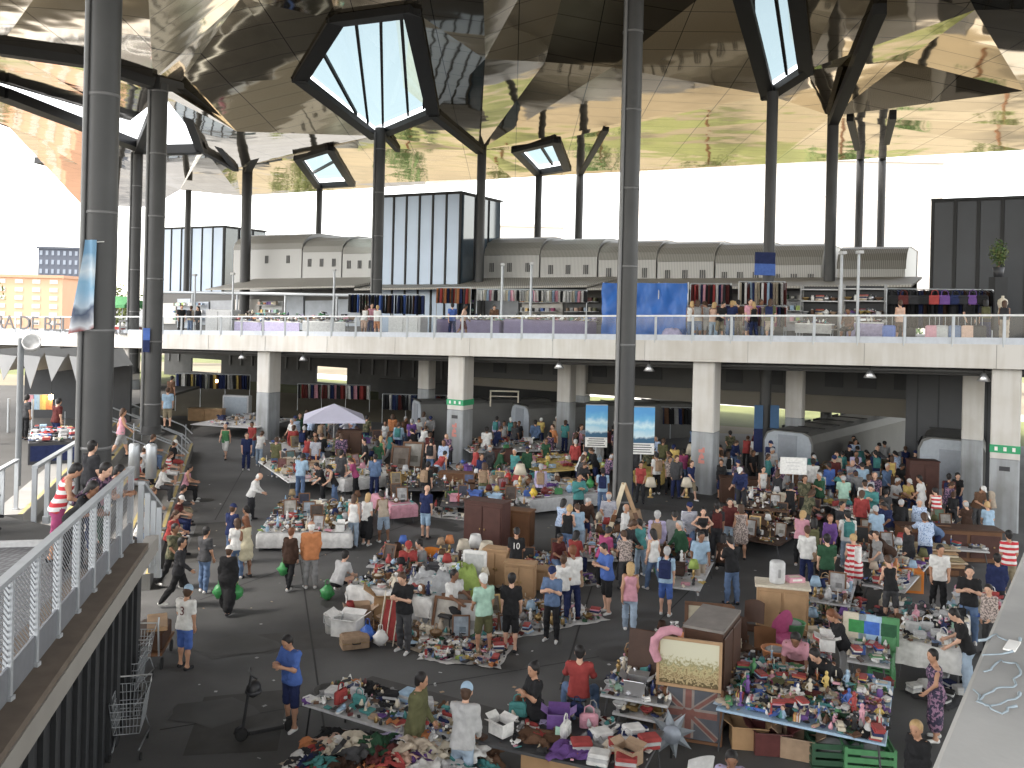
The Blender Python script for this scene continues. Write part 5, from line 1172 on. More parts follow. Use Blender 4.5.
# ---- people on the upper deck
def PD(u, off, hd, pose, fem, top, bot, hair, place): P(u, 0, hd, pose, fem, top, bot, hair, place, loc=DU(u, off, .0))
PD(181,1.0,30,'stand','', 'tshirt:black','trousers:black','short:black','at the deck railing left of the shop window'); PD(190,1.1,170,'stand2','', 'tshirt:beige','jeans:denim blue','short:brown','at the deck railing left of the shop window'); PD(198,1.0,-30,'stand',1,'jacket:black','trousers:black','long:black','at the deck railing left of the shop window')
PD(364,1.6,160,'browse',1,'tank:white','shorts:peach','long:brown','on the deck before the hanging dark clothes'); PD(377,1.4,175,'stand',1,'tshirt:white','shorts:orange','short:blond','on the deck before the hanging dark clothes'); PD(371,2.4,20,'stand2',0,'tshirt:pink','jeans:navy','short:black','on the deck before the hanging dark clothes')
PD(452,1.3,-170,'walk',0,'tshirt:blue','trousers:navy','short:black','on the deck beside the purple tables'); PD(463,1.2,90,'walk2',1,'tshirt:peach','shorts:dark red','short:black','on the deck beside the purple tables'); PD(494,4.2,0,'browse',0,'tshirt:brown','trousers:black','short:black','behind the purple tables on the deck')
dc = [('tank:pink','jeans:pale denim'),('tshirt:white','jeans:denim blue'),('tank:beige','shorts:denim blue'),('tshirt:red','trousers:black'),('tshirt:light grey','shorts:white'),('tank:peach','jeans:pale denim'),('tshirt:black','shorts:khaki'),('tshirt:white','trousers:white'),
      ('tshirt:navy','jeans:denim blue'),('tank:dark red','longskirt:patterned'),('tshirt:brown','trousers:khaki'),('dress:white',''),('tshirt:pink','shorts:navy'),('tank:black','jeans:navy'),('tshirt:purple','trousers:grey'),('longsleeve:cream','jeans:denim blue'),('tshirt:olive','shorts:beige')]
for i, (tp, bt) in enumerate(dc):
    PD(687+i*5.2+RNG.uniform(-1.5,1.5), 1.0+RNG.choice([0,.7,1.5]), RNG.choice([170,160,-160,150,20]), RNG.choice(['stand','stand2','browse']), i%2, tp, bt, RNG.choice(['short:black','long:brown','long:blond','short:brown']), 'crowding the deck clothes racks')
PD(849,1.6,-40,'sit',0,'tshirt:brown','shorts:black','short:black','on the deck by the steel shelves'); PD(900,1.3,170,'stand2',1,'tank:peach','shorts:brown','bun:brown','on the deck before the bag stall'); PD(1004,1.2,150,'walk',1,'tank:beige','trousers:beige','long:brown','at the right end of the deck'); PD(968,3,10,'stand',0,'tshirt:black','trousers:black','short:black','behind the suitcases on the deck'); PD(985,2.6,160,'stand',1,'tshirt:charcoal','jeans:navy','long:black','behind the suitcases on the deck')

# ---- dense rear crowd
rc = random.Random(41); combos = [(t_, c_, b_) for t_ in ('tshirt','longsleeve','jacket') for c_ in ('black','navy','charcoal','grey','white','dark grey','denim blue','dark brown','dark red','dark green','striped','checked','floral','camouflage','red','teal') for b_ in ('jeans:denim blue','trousers:black','jeans:navy','trousers:charcoal','trousers:dark grey','shorts:navy')]
rc.shuffle(combos); used_l = set(LABELS)
zones = [((570,700),(456,500),26,'in the rear crowd around the posters'),((700,900),(462,520),46,'in the rear crowd right of the plain column'),((800,985),(520,585),16,'in the thick of the right furniture stalls'),((470,600),(452,500),16,'in the rear crowd right of the sign column'),((285,455),(440,480),20,'in the rear crowd around the parasol'),((560,690),(520,580),10,'at the stalls around the tall pole')]
spots_ = [q[0].location.copy() for q in PEOPLE]
for (ur, vr, n_, pl) in zones:
    k = 0
    for _ in range(n_*6):
        if k >= n_: break
        p = G(rc.uniform(*ur), rc.uniform(*vr))
        if any((p-q).length < .55 for q in spots_): continue
        t_, c_, b_ = combos.pop(); fem_ = rc.random() < .45
        P(0,0,rc.choice([0,20,-30,60,-70,110,150,170,-160,180]), rc.choice(['stand','stand2','browse','walk','browse','cross','bend','reach','behind','phone']), fem_, t_+':'+c_, b_, rc.choice(['short:black','short:brown','long:brown','long:black','ponytail:brown','short:grey','cap:navy','balding:grey']) , pl, word='standing', loc=p)
        spots_.append(p); k += 1
# ================================================================== GOODS
rg = random.Random(77)
PROTO = {}
def g_book(b, c): b.box((0,0,.02),(.17,.24,.034),paint('cream')); b.box((0,0,.0405),(.18,.25,.006),paint(c)); b.box((0,0,.002),(.18,.25,.004),paint(c)); b.box((-.088,0,.021),(.005,.25,.042),paint(c))
def g_books(b, c):
    z = 0
    for k, cc in enumerate((c,'cream','navy',c,'red')): h = .03+.01*(k%3); b.box((.01*k-.02,.008*(k%2),z+h/2),(.19-.01*k,.26,h),paint(cc),.1*k); z += h+.001
def g_carton(b, c):
    m = M_CARD if c == 'cardboard' else paint(c); w,d,h,t = .4,.3,.26,.008
    for x in (-1,1): b.box((x*w/2,0,h/2),(t,d,h),m); M = Matrix.Translation((x*w/2,0,h)) @ Matrix.Rotation(x*R(55),4,'Y'); b.box((0,0,.07),(t,d*.96,.14),m,0,M)
    for y in (-1,1): b.box((0,y*d/2,h/2),(w-t,t,h),m); M = Matrix.Translation((0,y*d/2,h)) @ Matrix.Rotation(-y*R(70),4,'X'); b.box((0,0,.07),(w*.96,t,.14),m,0,M)
    b.box((0,0,.006),(w-t,d-t,.01),m); b.box((0,0,.13),(w-.03,d-.03,.02),paint('charcoal'))
def g_flatbox(b, c): b.bbox((0,0,.045),(.34,.24,.09),paint(c),.006); b.box((0,0,.092),(.22,.12,.003),paint('cream')); b.box((0,-.121,.05),(.2,.003,.04),paint('white'))
def g_vase(b, c): b.lathe([(.05,0),(.09,.06),(.10,.13),(.05,.22),(.035,.26),(.055,.30),(.045,.30)],paint(c))
def g_bottle(b, c): b.lathe([(.037,0),(.04,.01),(.04,.18),(.016,.24),(.014,.30),(.017,.305)],mat('glass '+c,PAL[c],.12,0,.1,4,0,1,.8),10); b.lathe([(.017,.30),(.017,.325)],paint('charcoal'),8)
def g_bowl(b, c): b.lathe([(.05,0),(.055,.015),(.12,.08),(.14,.11),(.132,.11),(.11,.075),(.01,.02)],paint(c))
def g_plates(b, c):
    for k in range(5): b.lathe([(.06,.018*k),(.13,.018*k+.014),(.13,.018*k+.02),(.01,.018*k+.012)],paint(c if k%2 else 'white'))
def g_frame(b, c):
    M = Matrix.Translation((0,.10,0)) @ Matrix.Rotation(R(-16),4,'X'); w,h = .42,.52
    for x in (-1,1): b.box((x*w/2,0,h/2),(.045,.03,h+.045),wood('brown') if c != 'brass' else paint('brass'),0,M)
    for z in (0,1): b.box((0,0,z*h),(w-.045,.03,.045),wood('brown') if c != 'brass' else paint('brass'),0,M)
    b.box((0,.006,h/2),(w-.045,.008,h-.045),mat('picture '+c,tuple(x*.6 for x in tone(PAL[c],.6)),.6,0,.7,7),0,M); b.box((.04,.001,h*.35),(w*.4,.004,h*.25),mat('picture patch '+c,[x*.3 for x in tone(PAL[c],.4)],.6,0,.7,9),0,M)
def g_shoe(b, c):
    b.prism([(-.045,-.13),(.0,-.155),(.045,-.13),(.042,.02),(.035,.11),(0,.13),(-.035,.11),(-.036,.02)],0,.025,paint('white'))
    b.ell((0,-.075,.04),(.042,.07,.035),fab(c),8,5); b.lathe([(.036,.02),(.038,.05),(.033,.10),(.03,.10),(.02,.05)],fab(c),10,None,(0,.07,0)); b.box((0,0,.045),(.07,.12,.045),fab(c))
def g_bag(b, c):
    b.bbox((0,0,.12),(.32,.12,.24),fab(c),.04); b.bbox((0,-.066,.09),(.2,.02,.12),fab(c),.01)
    b.tube([(-.09,0,.23),(-.07,0,.34),(0,0,.38),(.07,0,.34),(.09,0,.23)],.012,fab(c),6)
def g_lamp(b, c): b.lathe([(.08,0),(.08,.02),(.02,.04),(.05,.12),(.03,.2),(.012,.24),(.012,.32)],paint('brass')); b.lathe([(.15,.28),(.09,.50),(.085,.50),(.145,.28)],fab(c),14)
def g_clock(b, c): b.bbox((0,0,.11),(.2,.08,.22),wood('brown'),.02); M = Matrix.Translation((0,-.043,.13)) @ Matrix.Rotation(R(90),4,'X'); b.lathe([(.075,0),(.075,.012),(.01,.013)],paint('white'),16,M); b.box((0,-.058,.15),(.006,.003,.045),paint('black')); b.box((.015,-.058,.13),(.035,.003,.006),paint('black'))
def g_radio(b, c): b.bbox((0,0,.09),(.32,.1,.18),paint(c),.015); b.box((-.07,-.053,.1),(.14,.006,.13),paint('charcoal')); b.box((.08,-.053,.13),(.12,.006,.04),paint('cream')); 
def g_suitcase(b, c): b.bbox((0,0,.13),(.6,.42,.26),fab(c),.03); b.box((0,0,.13),(.605,.425,.012),paint('brass')); b.tube([(-.09,-.215,.13),(-.07,-.26,.13),(.07,-.26,.13),(.09,-.215,.13)],.012,paint('black'),6); 
def g_jar(b, c): b.lathe([(.05,0),(.058,.02),(.058,.12),(.04,.15),(.04,.165)],paint(c),12); b.lathe([(.045,.165),(.045,.19),(.01,.195)],paint('silver'),12)
def g_teapot(b, c): b.lathe([(.05,0),(.1,.05),(.105,.09),(.06,.15),(.055,.155),(.02,.17),(.02,.19),(.005,.2)],paint(c)); b.tube([(.09,0,.07),(.15,0,.1),(.17,0,.16)],[.022,.016,.012],paint(c),8); b.tube([(-.095,0,.12),(-.16,0,.12),(-.15,0,.06),(-.10,0,.05)],.01,paint(c),6)
def g_folded(b, c):
    for k in range(3): b.bbox((.01*k,0,.03+.055*k),(.30,.24,.052),fab(c if k != 1 else 'light grey'),.02)
def g_garment(b, c):
    s = (sum(map(ord, c)) % 17)
    def fn(x, y):
        ed = max(0, 1-((2*x-1)**4+(2*y-1)**4)*.5); k = .055+.045*noise(x*4.3,y*4.9,s)+.03*math.sin(x*13+y*6+s)+.025*math.sin(y*17-x*5+s*2)
        return ((x-.5)*.66*(1+.25*math.sin(y*4+s))+.05*noise(y*4,x*3,s),(y-.5)*.56*(1+.25*math.sin(x*5+s))+.05*noise(x*4,y*3,s+2),max(.012,k*ed+.012))
    b.grid(16,14,fn,fab(c)); b.grid(3,8,lambda x,y:(.22+.12*x+.03*math.sin(y*7+s),-.1+.4*y,.02+.03*math.sin(x*3.14)),fab(c))
def g_doll(b, c): b.lathe([(.06,0),(.075,.05),(.05,.13),(.03,.16)],fab(c),10); b.ell((0,0,.2),(.045,.045,.05),mat('vinyl skin',(.6,.4,.3),.4)); b.ell((0,.012,.215),(.048,.045,.045),mat('hair auburn',HAIR['auburn'],.6)); b.tube([(-.05,0,.13),(-.09,-.03,.07)],.014,fab(c),6); b.tube([(.05,0,.13),(.09,-.03,.07)],.014,fab(c),6)
def g_toycar(b, c):
    b.bbox((0,0,.05),(.13,.28,.05),paint(c),.015); b.bbox((0,.02,.095),(.11,.14,.045),paint(c),.02); b.box((0,.02,.098),(.114,.10,.025),paint('charcoal'))
    for x in (-.065,.065):
        for y in (-.09,.09): M = Matrix.Translation((x,y,.03)) @ Matrix.Rotation(R(90),4,'Y'); b.lathe([(.03,-.012),(.03,.012)],paint('black'),10,M)
def g_candle(b, c): b.lathe([(.06,0),(.06,.015),(.015,.04),(.025,.1),(.012,.18),(.03,.22),(.03,.23)],paint(c),10); b.lathe([(.011,.23),(.011,.34)],paint('cream'),8)
def g_basket(b, c): b.lathe([(.13,0),(.17,.16),(.175,.16),(.16,.15),(.12,.02)],two_tone('wicker',(.16,.09,.04),(.36,.22,.10),'wave',30,'Z',.8)); b.tube([(-.17,0,.15),(-.12,0,.3),(0,0,.36),(.12,0,.3),(.17,0,.15)],.012,wood('tan'),6); b.ell((0,0,.13),(.12,.12,.05),fab(c))
def g_disc(b, c):
    for k in range(6): b.box((0,-.06+.022*k,.06),(.14,.016,.125),paint(c if k%2 else rg.choice(['white','navy','red','yellow'])))
def g_plasticbag(b, c): b.grid(9,9,lambda x,y:(.17*math.cos(x*6.283)*math.sin(.25+y*2.7)+.02*noise(x*8,y*6),.15*math.sin(x*6.283)*math.sin(.25+y*2.7)+.02*noise(y*7,x*8,2),.36*y),mat('plastic film '+c,PAL[c],.3,0,.2,12,.4,25)); b.tube([(-.05,0,.34),(-.04,0,.46),(0,0,.48),(.04,0,.46),(.05,0,.34)],.01,mat('plastic film '+c,PAL[c],.3),5)
def g_tray(b, c):
    b.box((0,0,.008),(.42,.30,.016),paint(c))
    for x in (-1,1): b.box((x*.205,0,.035),(.012,.3,.04),paint(c))
    for y in (-1,1): b.box((0,y*.145,.035),(.39,.012,.04),paint(c))
    for k in range(9): b.lathe([(.025,.016),(.03,.05),(.02,.07)],paint(rg.choice(['silver','brass','white','red','blue','cream'])),8,None,(-.15+.15*(k%3),-.09+.09*(k//3),0))
def g_crate(b, c):
    m = paint(c); w,d,h = .55,.38,.30; b.box((0,0,.012),(w,d,.02),m)
    for z in (.07,.16,.25):
        for x in (-1,1): b.box((x*(w/2-.008),0,z),(.015,d-.032,.06),m)
        for y in (-1,1): b.box((0,y*(d/2-.008),z),(w-.07,.015,.06),m)
    for x in (-1,1):
        for y in (-1,1): b.box((x*(w/2-.018),y*(d/2-.018),h/2+.02),(.034,.034,h-.04),m)
    b.ell((0,0,.18),(.2,.13,.09),fab('grey'))
def g_statue(b, c): b.box((0,0,.02),(.12,.12,.04),paint('charcoal')); b.lathe([(.045,.04),(.05,.1),(.035,.18),(.055,.26),(.02,.31)],paint(c),10); b.ell((0,0,.345),(.032,.036,.042),paint(c)); b.tube([(-.05,0,.26),(-.09,-.02,.18),(-.03,-.06,.16)],.014,paint(c),6)
def g_fan(b, c): b.lathe([(.11,0),(.11,.03),(.02,.05),(.018,.25)],paint(c),12); M = Matrix.Translation((0,-.02,.38)) @ Matrix.Rotation(R(90),4,'X'); b.lathe([(.16,-.03),(.175,0),(.16,.04),(.03,.05)],paint('light grey'),16,M); b.lathe([(.05,.05),(.04,.07)],paint(c),10,M)
KINDS = {'book':('book','book',g_book),'book_stack':('stack of books','book stack',g_books),'open_carton':('open carton','box',g_carton),'game_box':('flat game box','box',g_flatbox),'vase':('round vase','vase',g_vase),'bottle':('bottle','bottle',g_bottle),'bowl':('bowl','bowl',g_bowl),'plate_stack':('stack of plates','plates',g_plates),
 'picture_frame':('framed picture','picture',g_frame),'shoe':('single shoe','shoe',g_shoe),'handbag':('handbag','bag',g_bag),'table_lamp':('shaded table lamp','lamp',g_lamp),'mantel_clock':('mantel clock','clock',g_clock),'radio':('old radio','radio',g_radio),'suitcase':('flat suitcase','suitcase',g_suitcase),'jar':('lidded jar','jar',g_jar),'teapot':('teapot','teapot',g_teapot),
 'folded_clothes':('folded clothes pile','clothes',g_folded),'crumpled_garment':('crumpled garment','garment',g_garment),'doll':('small doll','toy',g_doll),'toy_car':('toy car','toy',g_toycar),'candlestick':('candlestick','candlestick',g_candle),'basket':('wicker basket with cloth','basket',g_basket),'disc_row':('row of disc cases','discs',g_disc),'plastic_bag':('tied plastic bag','bag',g_plasticbag),
 'trinket_tray':('tray of trinkets','tray',g_tray),'plastic_crate':('plastic crate','crate',g_crate),'figurine':('standing figurine','figurine',g_statue),'desk_fan':('desk fan','fan',g_fan)}
FOOT = {'suitcase':.45,'open_carton':.36,'plastic_crate':.42,'crumpled_garment':.42,'picture_frame':.34,'trinket_tray':.32,'basket':.28,'game_box':.26,'handbag':.24,'folded_clothes':.26}
def goods_mesh(kind, c):
    k = (kind, c)
    if k not in PROTO: b = MB(); KINDS[kind][2](b, c); PROTO[k] = b.mesh(kind)
    return PROTO[k]
def goods(kind, c, loc, rz=0, s=1.0, where='', label=None, group=None, adj=''):
    o = link(kind, goods_mesh(kind, c)); put(o, loc, rz, s)
    cn = c if not (kind == 'basket') else c
    return tag(o, label or f'{adj}{cn} {KINDS[kind][0]} {where}', KINDS[kind][1], group)
M_JUN = [paint(c) for c in ('white','cream','light grey','grey','charcoal','brown','tan','dark red','denim blue','navy','teal','khaki','pink','silver','brass','dark green','white','dark brown','white','cream','black','charcoal','black','white')]
def jumble(pts, n, label, hi=.12, z=0, smin=.03, smax=.13):
    """stuff: uncountable small oddments over the quadrilateral pts (a,b,c,d)"""
    b = MB(); a, p1, p2, d = [Vector(p) for p in pts]
    for k in range(n):
        x, y = rg.random(), rg.random(); p = (a.lerp(p1, x)).lerp(d.lerp(p2, x), y); sz = rg.uniform(smin, smax); m = rg.choice(M_JUN); q = rg.random()
        zz = z + .01 + hi*rg.random()**2*(1-abs(2*x-1)**3)*(1-abs(2*y-1)**3)
        M = Matrix.Translation((p.x,p.y,zz)) @ Matrix.Rotation(rg.uniform(0,6.3),4,'Z') @ Matrix.Rotation(rg.gauss(0,.25),4,'X')
        if q < .45: b.box((0,0,sz*.2),(sz,sz*rg.uniform(.5,1.4),sz*rg.uniform(.1,.6)),m,0,M)
        elif q < .7: b.lathe([(sz*.3,0),(sz*.36,sz*.3),(sz*.2,sz*.7),(sz*.1,sz)],m,7,M)
        elif q < .85: b.lathe([(sz*.5,0),(sz*.6,sz*.12),(sz*.1,sz*.14)],m,9,M)
        else: s_ = rg.random()*9; b.grid(4,4,lambda u,v,s_=s_:((u-.5)*sz*2,(v-.5)*sz*1.8,max(.004,sz*.35+.35*sz*noise(u*5,v*5,s_))),fab(rg.choice(list(PAL))),M)
    o = b.build('small_oddments'); return tag(o, label, 'oddments', None, 'stuff')
STALL_N = 0
def rect(fl, fr, br, z):
    a, c, e = G(*fl, z), G(*fr, z), G(*br, z); x = (c-a); w_ = x.length; x.normalize(); y = Vector((-x.y,x.x,0)); d = (e-c).dot(y)
    return a, x, y, w_, max(.5, d)
def stall(fl, fr, br, z, where, kinds, cols, n, jn, table='table', cloth=None, jh=.1, legs='dark grey', scale=1.0, label=None, tone='light grey'):
    """a trestle table or a ground sheet with goods on it"""
    a, x, y, w_, d = rect(fl, fr, br, z); rz = math.atan2(x.y, x.x); c = a+x*w_/2+y*d/2; base = Vector((c.x,c.y,0))
    if table == 'table':
        t = thing('trestle_table', label or f'long folding table carrying goods, {where[3:] if where.startswith("on ") else where}', 'table', base, rz)
        b = MB(); b.bbox((0,0,z-.025),(w_,d,.04),paint(tone),.008); b.build('tabletop', t)
        for sx in (-1,1):
            for sy in (-1,1):
                b = MB(); b.tube([(sx*(w_/2-.12),sy*(d/2-.08),z-.045),(sx*(w_/2-.04),sy*(d/2-.05),0)],.018,paint(legs),6); b.build('leg', t)
        if cloth:
            o = link('table_cloth', None) if False else None
            b = MB(); nx = 40
            def fn(i, j):
                # hangs over the four sides
                u = (i-.5)*2*(w_/2+.5); v = (j-.5)*2*(d/2+.5); zz = z+.008
                ou, ov = max(0,abs(u)-w_/2), max(0,abs(v)-d/2); X = math.copysign(min(abs(u),w_/2+.02+.03*(1+noise(v*4,1))*(ou>0)),u); Y = math.copysign(min(abs(v),d/2+.02+.03*(1+noise(u*4,2))*(ov>0)),v)
                return (X,Y,max(.1,zz-max(ou,ov)*.95))
            b.grid(nx,24,fn,fab(cloth)); o = b.build('table_cloth'); put(o, base, rz); tag(o, f'{cloth} cloth draped over the table, {where}', 'tablecloth')
    elif table == 'sheet':
        b = MB(); b.grid(24,14,lambda i,j:((i-.5)*w_*1.04+.04*noise(j*6,i),(j-.5)*d*1.04+.05*noise(i*7,j),.012+.006*(1+noise(i*9,j*9))),fab(cloth or 'white')); o = b.build('ground_sheet'); put(o, base, rz); tag(o, label or f'{cloth or "white"} cloth spread on the asphalt, {where}', 'ground sheet')
    top = z+.012 if table == 'table' else .03
    if table is None: top = z
    pts = [a, a+x*w_, a+x*w_+y*d, a+y*d]
    if jn: jumble(pts, int(jn*1.7), f'many small mixed oddments lying {where}', jh, top)
    used = set(); placed = []
    combos = [(k, c_) for k in kinds for c_ in cols]; rg.shuffle(combos); n = int(n*1.75); scale *= .86
    for k, c_ in combos:
        if len(placed) >= n: break
        r = FOOT.get(k, .16)*scale
        for _ in range(12):
            px, py = rg.uniform(r*.6, w_-r*.6) if w_ > r*1.3 else w_/2, rg.uniform(r*.6, d-r*.6) if d > r*1.3 else d/2
            if all((px-q[0])**2+(py-q[1])**2 > (.62*(r+q[2]))**2 for q in placed): break
        else: continue
        placed.append((px,py,r)); p = a+x*px+y*py; ang = rz+rg.choice([0,.3,-.4,1.57,rg.uniform(0,6.3)]) if k != 'picture_frame' else rz+rg.uniform(-.3,.3)
        goods(k, c_, (p.x,p.y,top+.004+.03*(jn>0)*rg.random()), ang, scale*rg.uniform(.9,1.15), where)
    return a, x, y, w_, d
ALLC = ['white','cream','grey','black','brown','tan','red','dark red','orange','yellow','green','teal','light blue','blue','navy','purple','pink','silver','brass','olive','beige']
BRIC = ['vase','bottle','bowl','plate_stack','picture_frame','table_lamp','mantel_clock','radio','jar','teapot','candlestick','basket','trinket_tray','figurine','book_stack','book','game_box','open_carton']
CLO = ['crumpled_garment','folded_clothes','shoe','handbag']
TOY = ['toy_car','doll','game_box','book','disc_row','trinket_tray','book_stack','jar']
PALE = ['white','cream','light grey','silver','light blue','beige','pink','brass','tan','red','navy','brown']
# ---- foreground left : clothes and shoe tables
stall((302,703),(440,745),(478,716),.75,'on the front table behind the heap of clothes',['shoe','crumpled_garment','handbag','folded_clothes','trinket_tray','book'],['black','navy','brown','grey','white','dark grey','red','teal','tan','silver','light blue'],46,150,legs='black')
for i in range(2):
    pass
hp = [G(288,768,.55),G(470,812,.55),G(492,748,.55),G(335,733,.55)]
b = MB(); hc = sum(hp, Vector())/4
t = tag(b.build('low_platform') if False else MB().box((hc.x,hc.y,.22),(2.9,1.5,.44),M_DARK,math.atan2((hp[1]-hp[0]).y,(hp[1]-hp[0]).x)).bbox((hc.x,hc.y,.46),(3.0,1.6,.04),paint('grey'),.01,math.atan2((hp[1]-hp[0]).y,(hp[1]-hp[0]).x)).build('low_platform'), 'low dark bench under the big heap of clothes at the bottom edge', 'bench')
cc = ['cream','white','black','teal','dark grey','beige','navy','pink','orange','brown','charcoal','light grey','peach','dark green','red','purple','dark brown','tan','khaki','grey','dark red','lavender','black','white','cream','navy']
seen = {}
AD = ['', 'second ', 'third ']
for i in range(110):
    x, y = rg.random(), rg.random(); p = hp[0].lerp(hp[1], x).lerp(hp[3].lerp(hp[2], x), y); c_ = cc[i % len(cc)]
    sz = .55+.4*rg.random(); k = 'crumpled_garment'
    lb = None
    seen[c_] = seen.get(c_, 0)+1
    p.z = .47+.28*(1-(2*x-1)**2)*(1-(2*y-1)**2)*rg.random()+.08*(i%3)*.5
    goods(k, c_, p, rg.uniform(0,6.3), sz, label=f'crumpled {c_} garment in the heap of clothes at the bottom edge', group='garments in the front heap')
stall((478,742),(640,778),(652,728),.72,'on the front shoe table beside the open cartons',['shoe','crumpled_garment','handbag','open_carton'],['white','black','red','teal','purple','grey','light grey','navy','pink','brown','tan'],40,60,tone='dark grey')
for i, (u, v, lb) in enumerate(((548,740,'left tall open carton packed with shoes before the crossed-arm woman'),(576,747,'right tall open carton packed with shoes before the crossed-arm woman'))):
    p = G(u,v+20,.2); o = goods('open_carton','cardboard',(p.x,p.y,.02),R(-14),1.9,label=lb)
    for j in range(5): goods('shoe',['black','white','purple','grey','red'][j],(p.x-.25+.12*j,p.y+.08*(j%2),.42+.05*(j%2)),rg.uniform(0,6),1.1,f'in the {"left" if i==0 else "right"} tall open carton')
for i, (u, v) in enumerate(((580,752),(600,742),(617,752),(632,738),(648,748),(598,764),(625,768))):
    p = G(u,v,.72); goods('folded_clothes',['red','white'][i%2],(p.x,p.y,.74),rg.uniform(-.4,.4),1.05,label='bundle of %s sports clothes beside the shoe cartons' % ['red','white'][i%2], group='red and white bundles')
# ---- small crowded table beside the red shirted sitter
stall((600,694),(668,706),(668,662),.7,'on the small table beside the red shirted sitter',BRIC+['shoe'],['white','silver','red','black','light grey','dark red','cream','brass','navy'],26,90,jh=.25)
stall((612,712),(662,722),(662,700),.45,'on the low stand before the dark board',['open_carton','handbag','game_box','bowl'],['red','white','brass','brown','cardboard'],7,20)
p = G(576,722); t = thing('stool','black low stool under the red shirted sitter','stool',(p.x,p.y+.1,0))
b = MB(); b.bbox((0,0,.42),(.36,.36,.05),paint('black'),.02); b.build('seat', t)
for sx in (-1,1):
    for sy in (-1,1): b = MB(); b.tube([(sx*.13,sy*.13,.4),(sx*.17,sy*.17,0)],.014,M_STEEL,6); b.build('leg', t)
p = G(648,722); t = thing('leaning_board','dark brown wardrobe door leaning beside the landscape painting','board',p,R(-20)); b = MB(); M = Matrix.Rotation(R(-12),4,'X'); b.bbox((0,0,.8),(.9,.05,1.6),wood('dark brown'),.01,0,M); b.build('panel', t); b = MB(); b.box((.3,-.03,.85),(.03,.02,.16),paint('brass'),0,M); b.build('handle', t)
# ---- wardrobe with two paintings and the star
pw = G(718,739); WZ = R(-17)
t = thing('wardrobe','big dark brown wardrobe lying behind the landscape painting, greyer top','wardrobe',(pw.x+.06,pw.y+.88,0),R(63))
b = MB(); b.bbox((0,0,.92),(1.35,.72,1.78),wood('dark brown'),.02); b.build('carcass', t)
b = MB(); b.box((0,0,1.835),(1.36,.74,.05),mat('greyer top',(.20,.18,.165),.8,0,.3,4)); b.build('top_panel', t)  # top panel greyer and lighter than the carcass
for x in (-.34,.34): b = MB(); b.bbox((x,-.375,.92),(.62,.03,1.6),wood('dark brown'),.01); o = b.build('door', t); b = MB(); b.ell((x-.24 if x>0 else x+.24,-.40,.95),(.02,.02,.02),paint('brass')); b.build('handle', o)
def painting(name, label, c, rz, w_, h, lift, cells, fr='dark brown', tilt=-5):
    t = thing(name, label, 'painting', c, rz); M = Matrix.Translation((0,0,lift)) @ Matrix.Rotation(R(tilt),4,'X')
    b = MB()
    for x in (-1,1): b.box((x*w_/2,0,h/2),(.05,.05,h+.05),wood(fr),0,M)
    for z in (0,1): b.box((0,0,z*h),(w_-.05,.05,.05),wood(fr),0,M)
    b.build('frame', t); b = MB(); b.box((0,.01,h/2),(w_-.05,.02,h-.05),cells,0,M); b.build('canvas', t); return t, M
m_land, nl, pl_ = _new('landscape painting'); Nl, Ll = nl.nodes, nl.links
tcl = Nl.new('ShaderNodeTexCoord'); sp = Nl.new('ShaderNodeSeparateXYZ'); Ll.new(tcl.outputs['Generated'], sp.inputs[0])
no = Nl.new('ShaderNodeTexNoise'); no.inputs['Scale'].default_value = 22; no.inputs['Detail'].default_value = 8; Ll.new(tcl.outputs['Object'], no.inputs['Vector'])
ma = Nl.new('ShaderNodeMath'); ma.operation = 'MULTIPLY_ADD'; ma.inputs[1].default_value = .75; Ll.new(no.outputs['Fac'], ma.inputs[0]); Ll.new(sp.outputs['Z'], ma.inputs[2])
cr = Nl.new('ShaderNodeValToRGB'); els = cr.color_ramp.elements; els[0].position = .42; els[0].color = (.10,.07,.025,1); els[1].position = 1.25 if False else .98; els[1].color = (.58,.56,.42,1)
for ps, cl_ in ((.50,(.46,.36,.19,1)),(.60,(.20,.14,.06,1)),(.70,(.48,.40,.21,1)),(.82,(.24,.22,.10,1)),(.9,(.46,.43,.28,1))): e = els.new(ps); e.color = cl_
Ll.new(ma.outputs[0], cr.inputs['Fac']); Ll.new(cr.outputs['Color'], pl_.inputs['Base Color']); pl_.inputs['Roughness'].default_value = .6
pc = G(687,741)
painting('landscape_painting','tall yellowish landscape painting propped on another canvas in front of the wardrobe',(pc.x,pc.y,0),WZ,1.08,.80,.95,m_land,'tan')
m_fl = two_tone('faded red brown canvas',(.13,.065,.055),(.10,.12,.15),'wave',1.1,'DIAGONAL' if False else 'X',.7,.5)
t, M = painting('flag_painting','faded painting of a red and blue crossed banner under the landscape painting',(pc.x,pc.y-.02,0),WZ,1.14,.90,.03,mat('faded slate canvas',(.085,.09,.105),.7,0,.4,4),'brown')
b = MB(); mr = mat('faded red band',(.20,.085,.07),.7,0,.4,7); mw_ = mat('faded pale band',(.26,.22,.20),.7,0,.3,7)
for w2, yy, m_ in ((.20,-.004,mw_),(.11,-.010,mr)):
    for (x0_,z0_,x1_,z1_) in ((-.5,.45,.5,.45),(0,.04,0,.86),(-.5,.06,.5,.84),(-.5,.84,.5,.06)):
        a_ = M @ Vector((x0_,yy-.001*abs(x1_-x0_)-.0007*(z1_>z0_),z0_)); c_2 = M @ Vector((x1_,yy-.001*abs(x1_-x0_)-.0007*(z1_>z0_),z1_)); k_ = .55 if (x0_ and z0_ != z1_) else 1
        dd = (c_2-a_).normalized(); nn = Vector((0,-1,0)); sd_ = dd.cross(nn).normalized()*w2*k_/2
        b.add([a_-sd_,c_2-sd_,c_2+sd_,a_+sd_], [(0,1,2,3)], m_)
b.build('cross_bands', t)
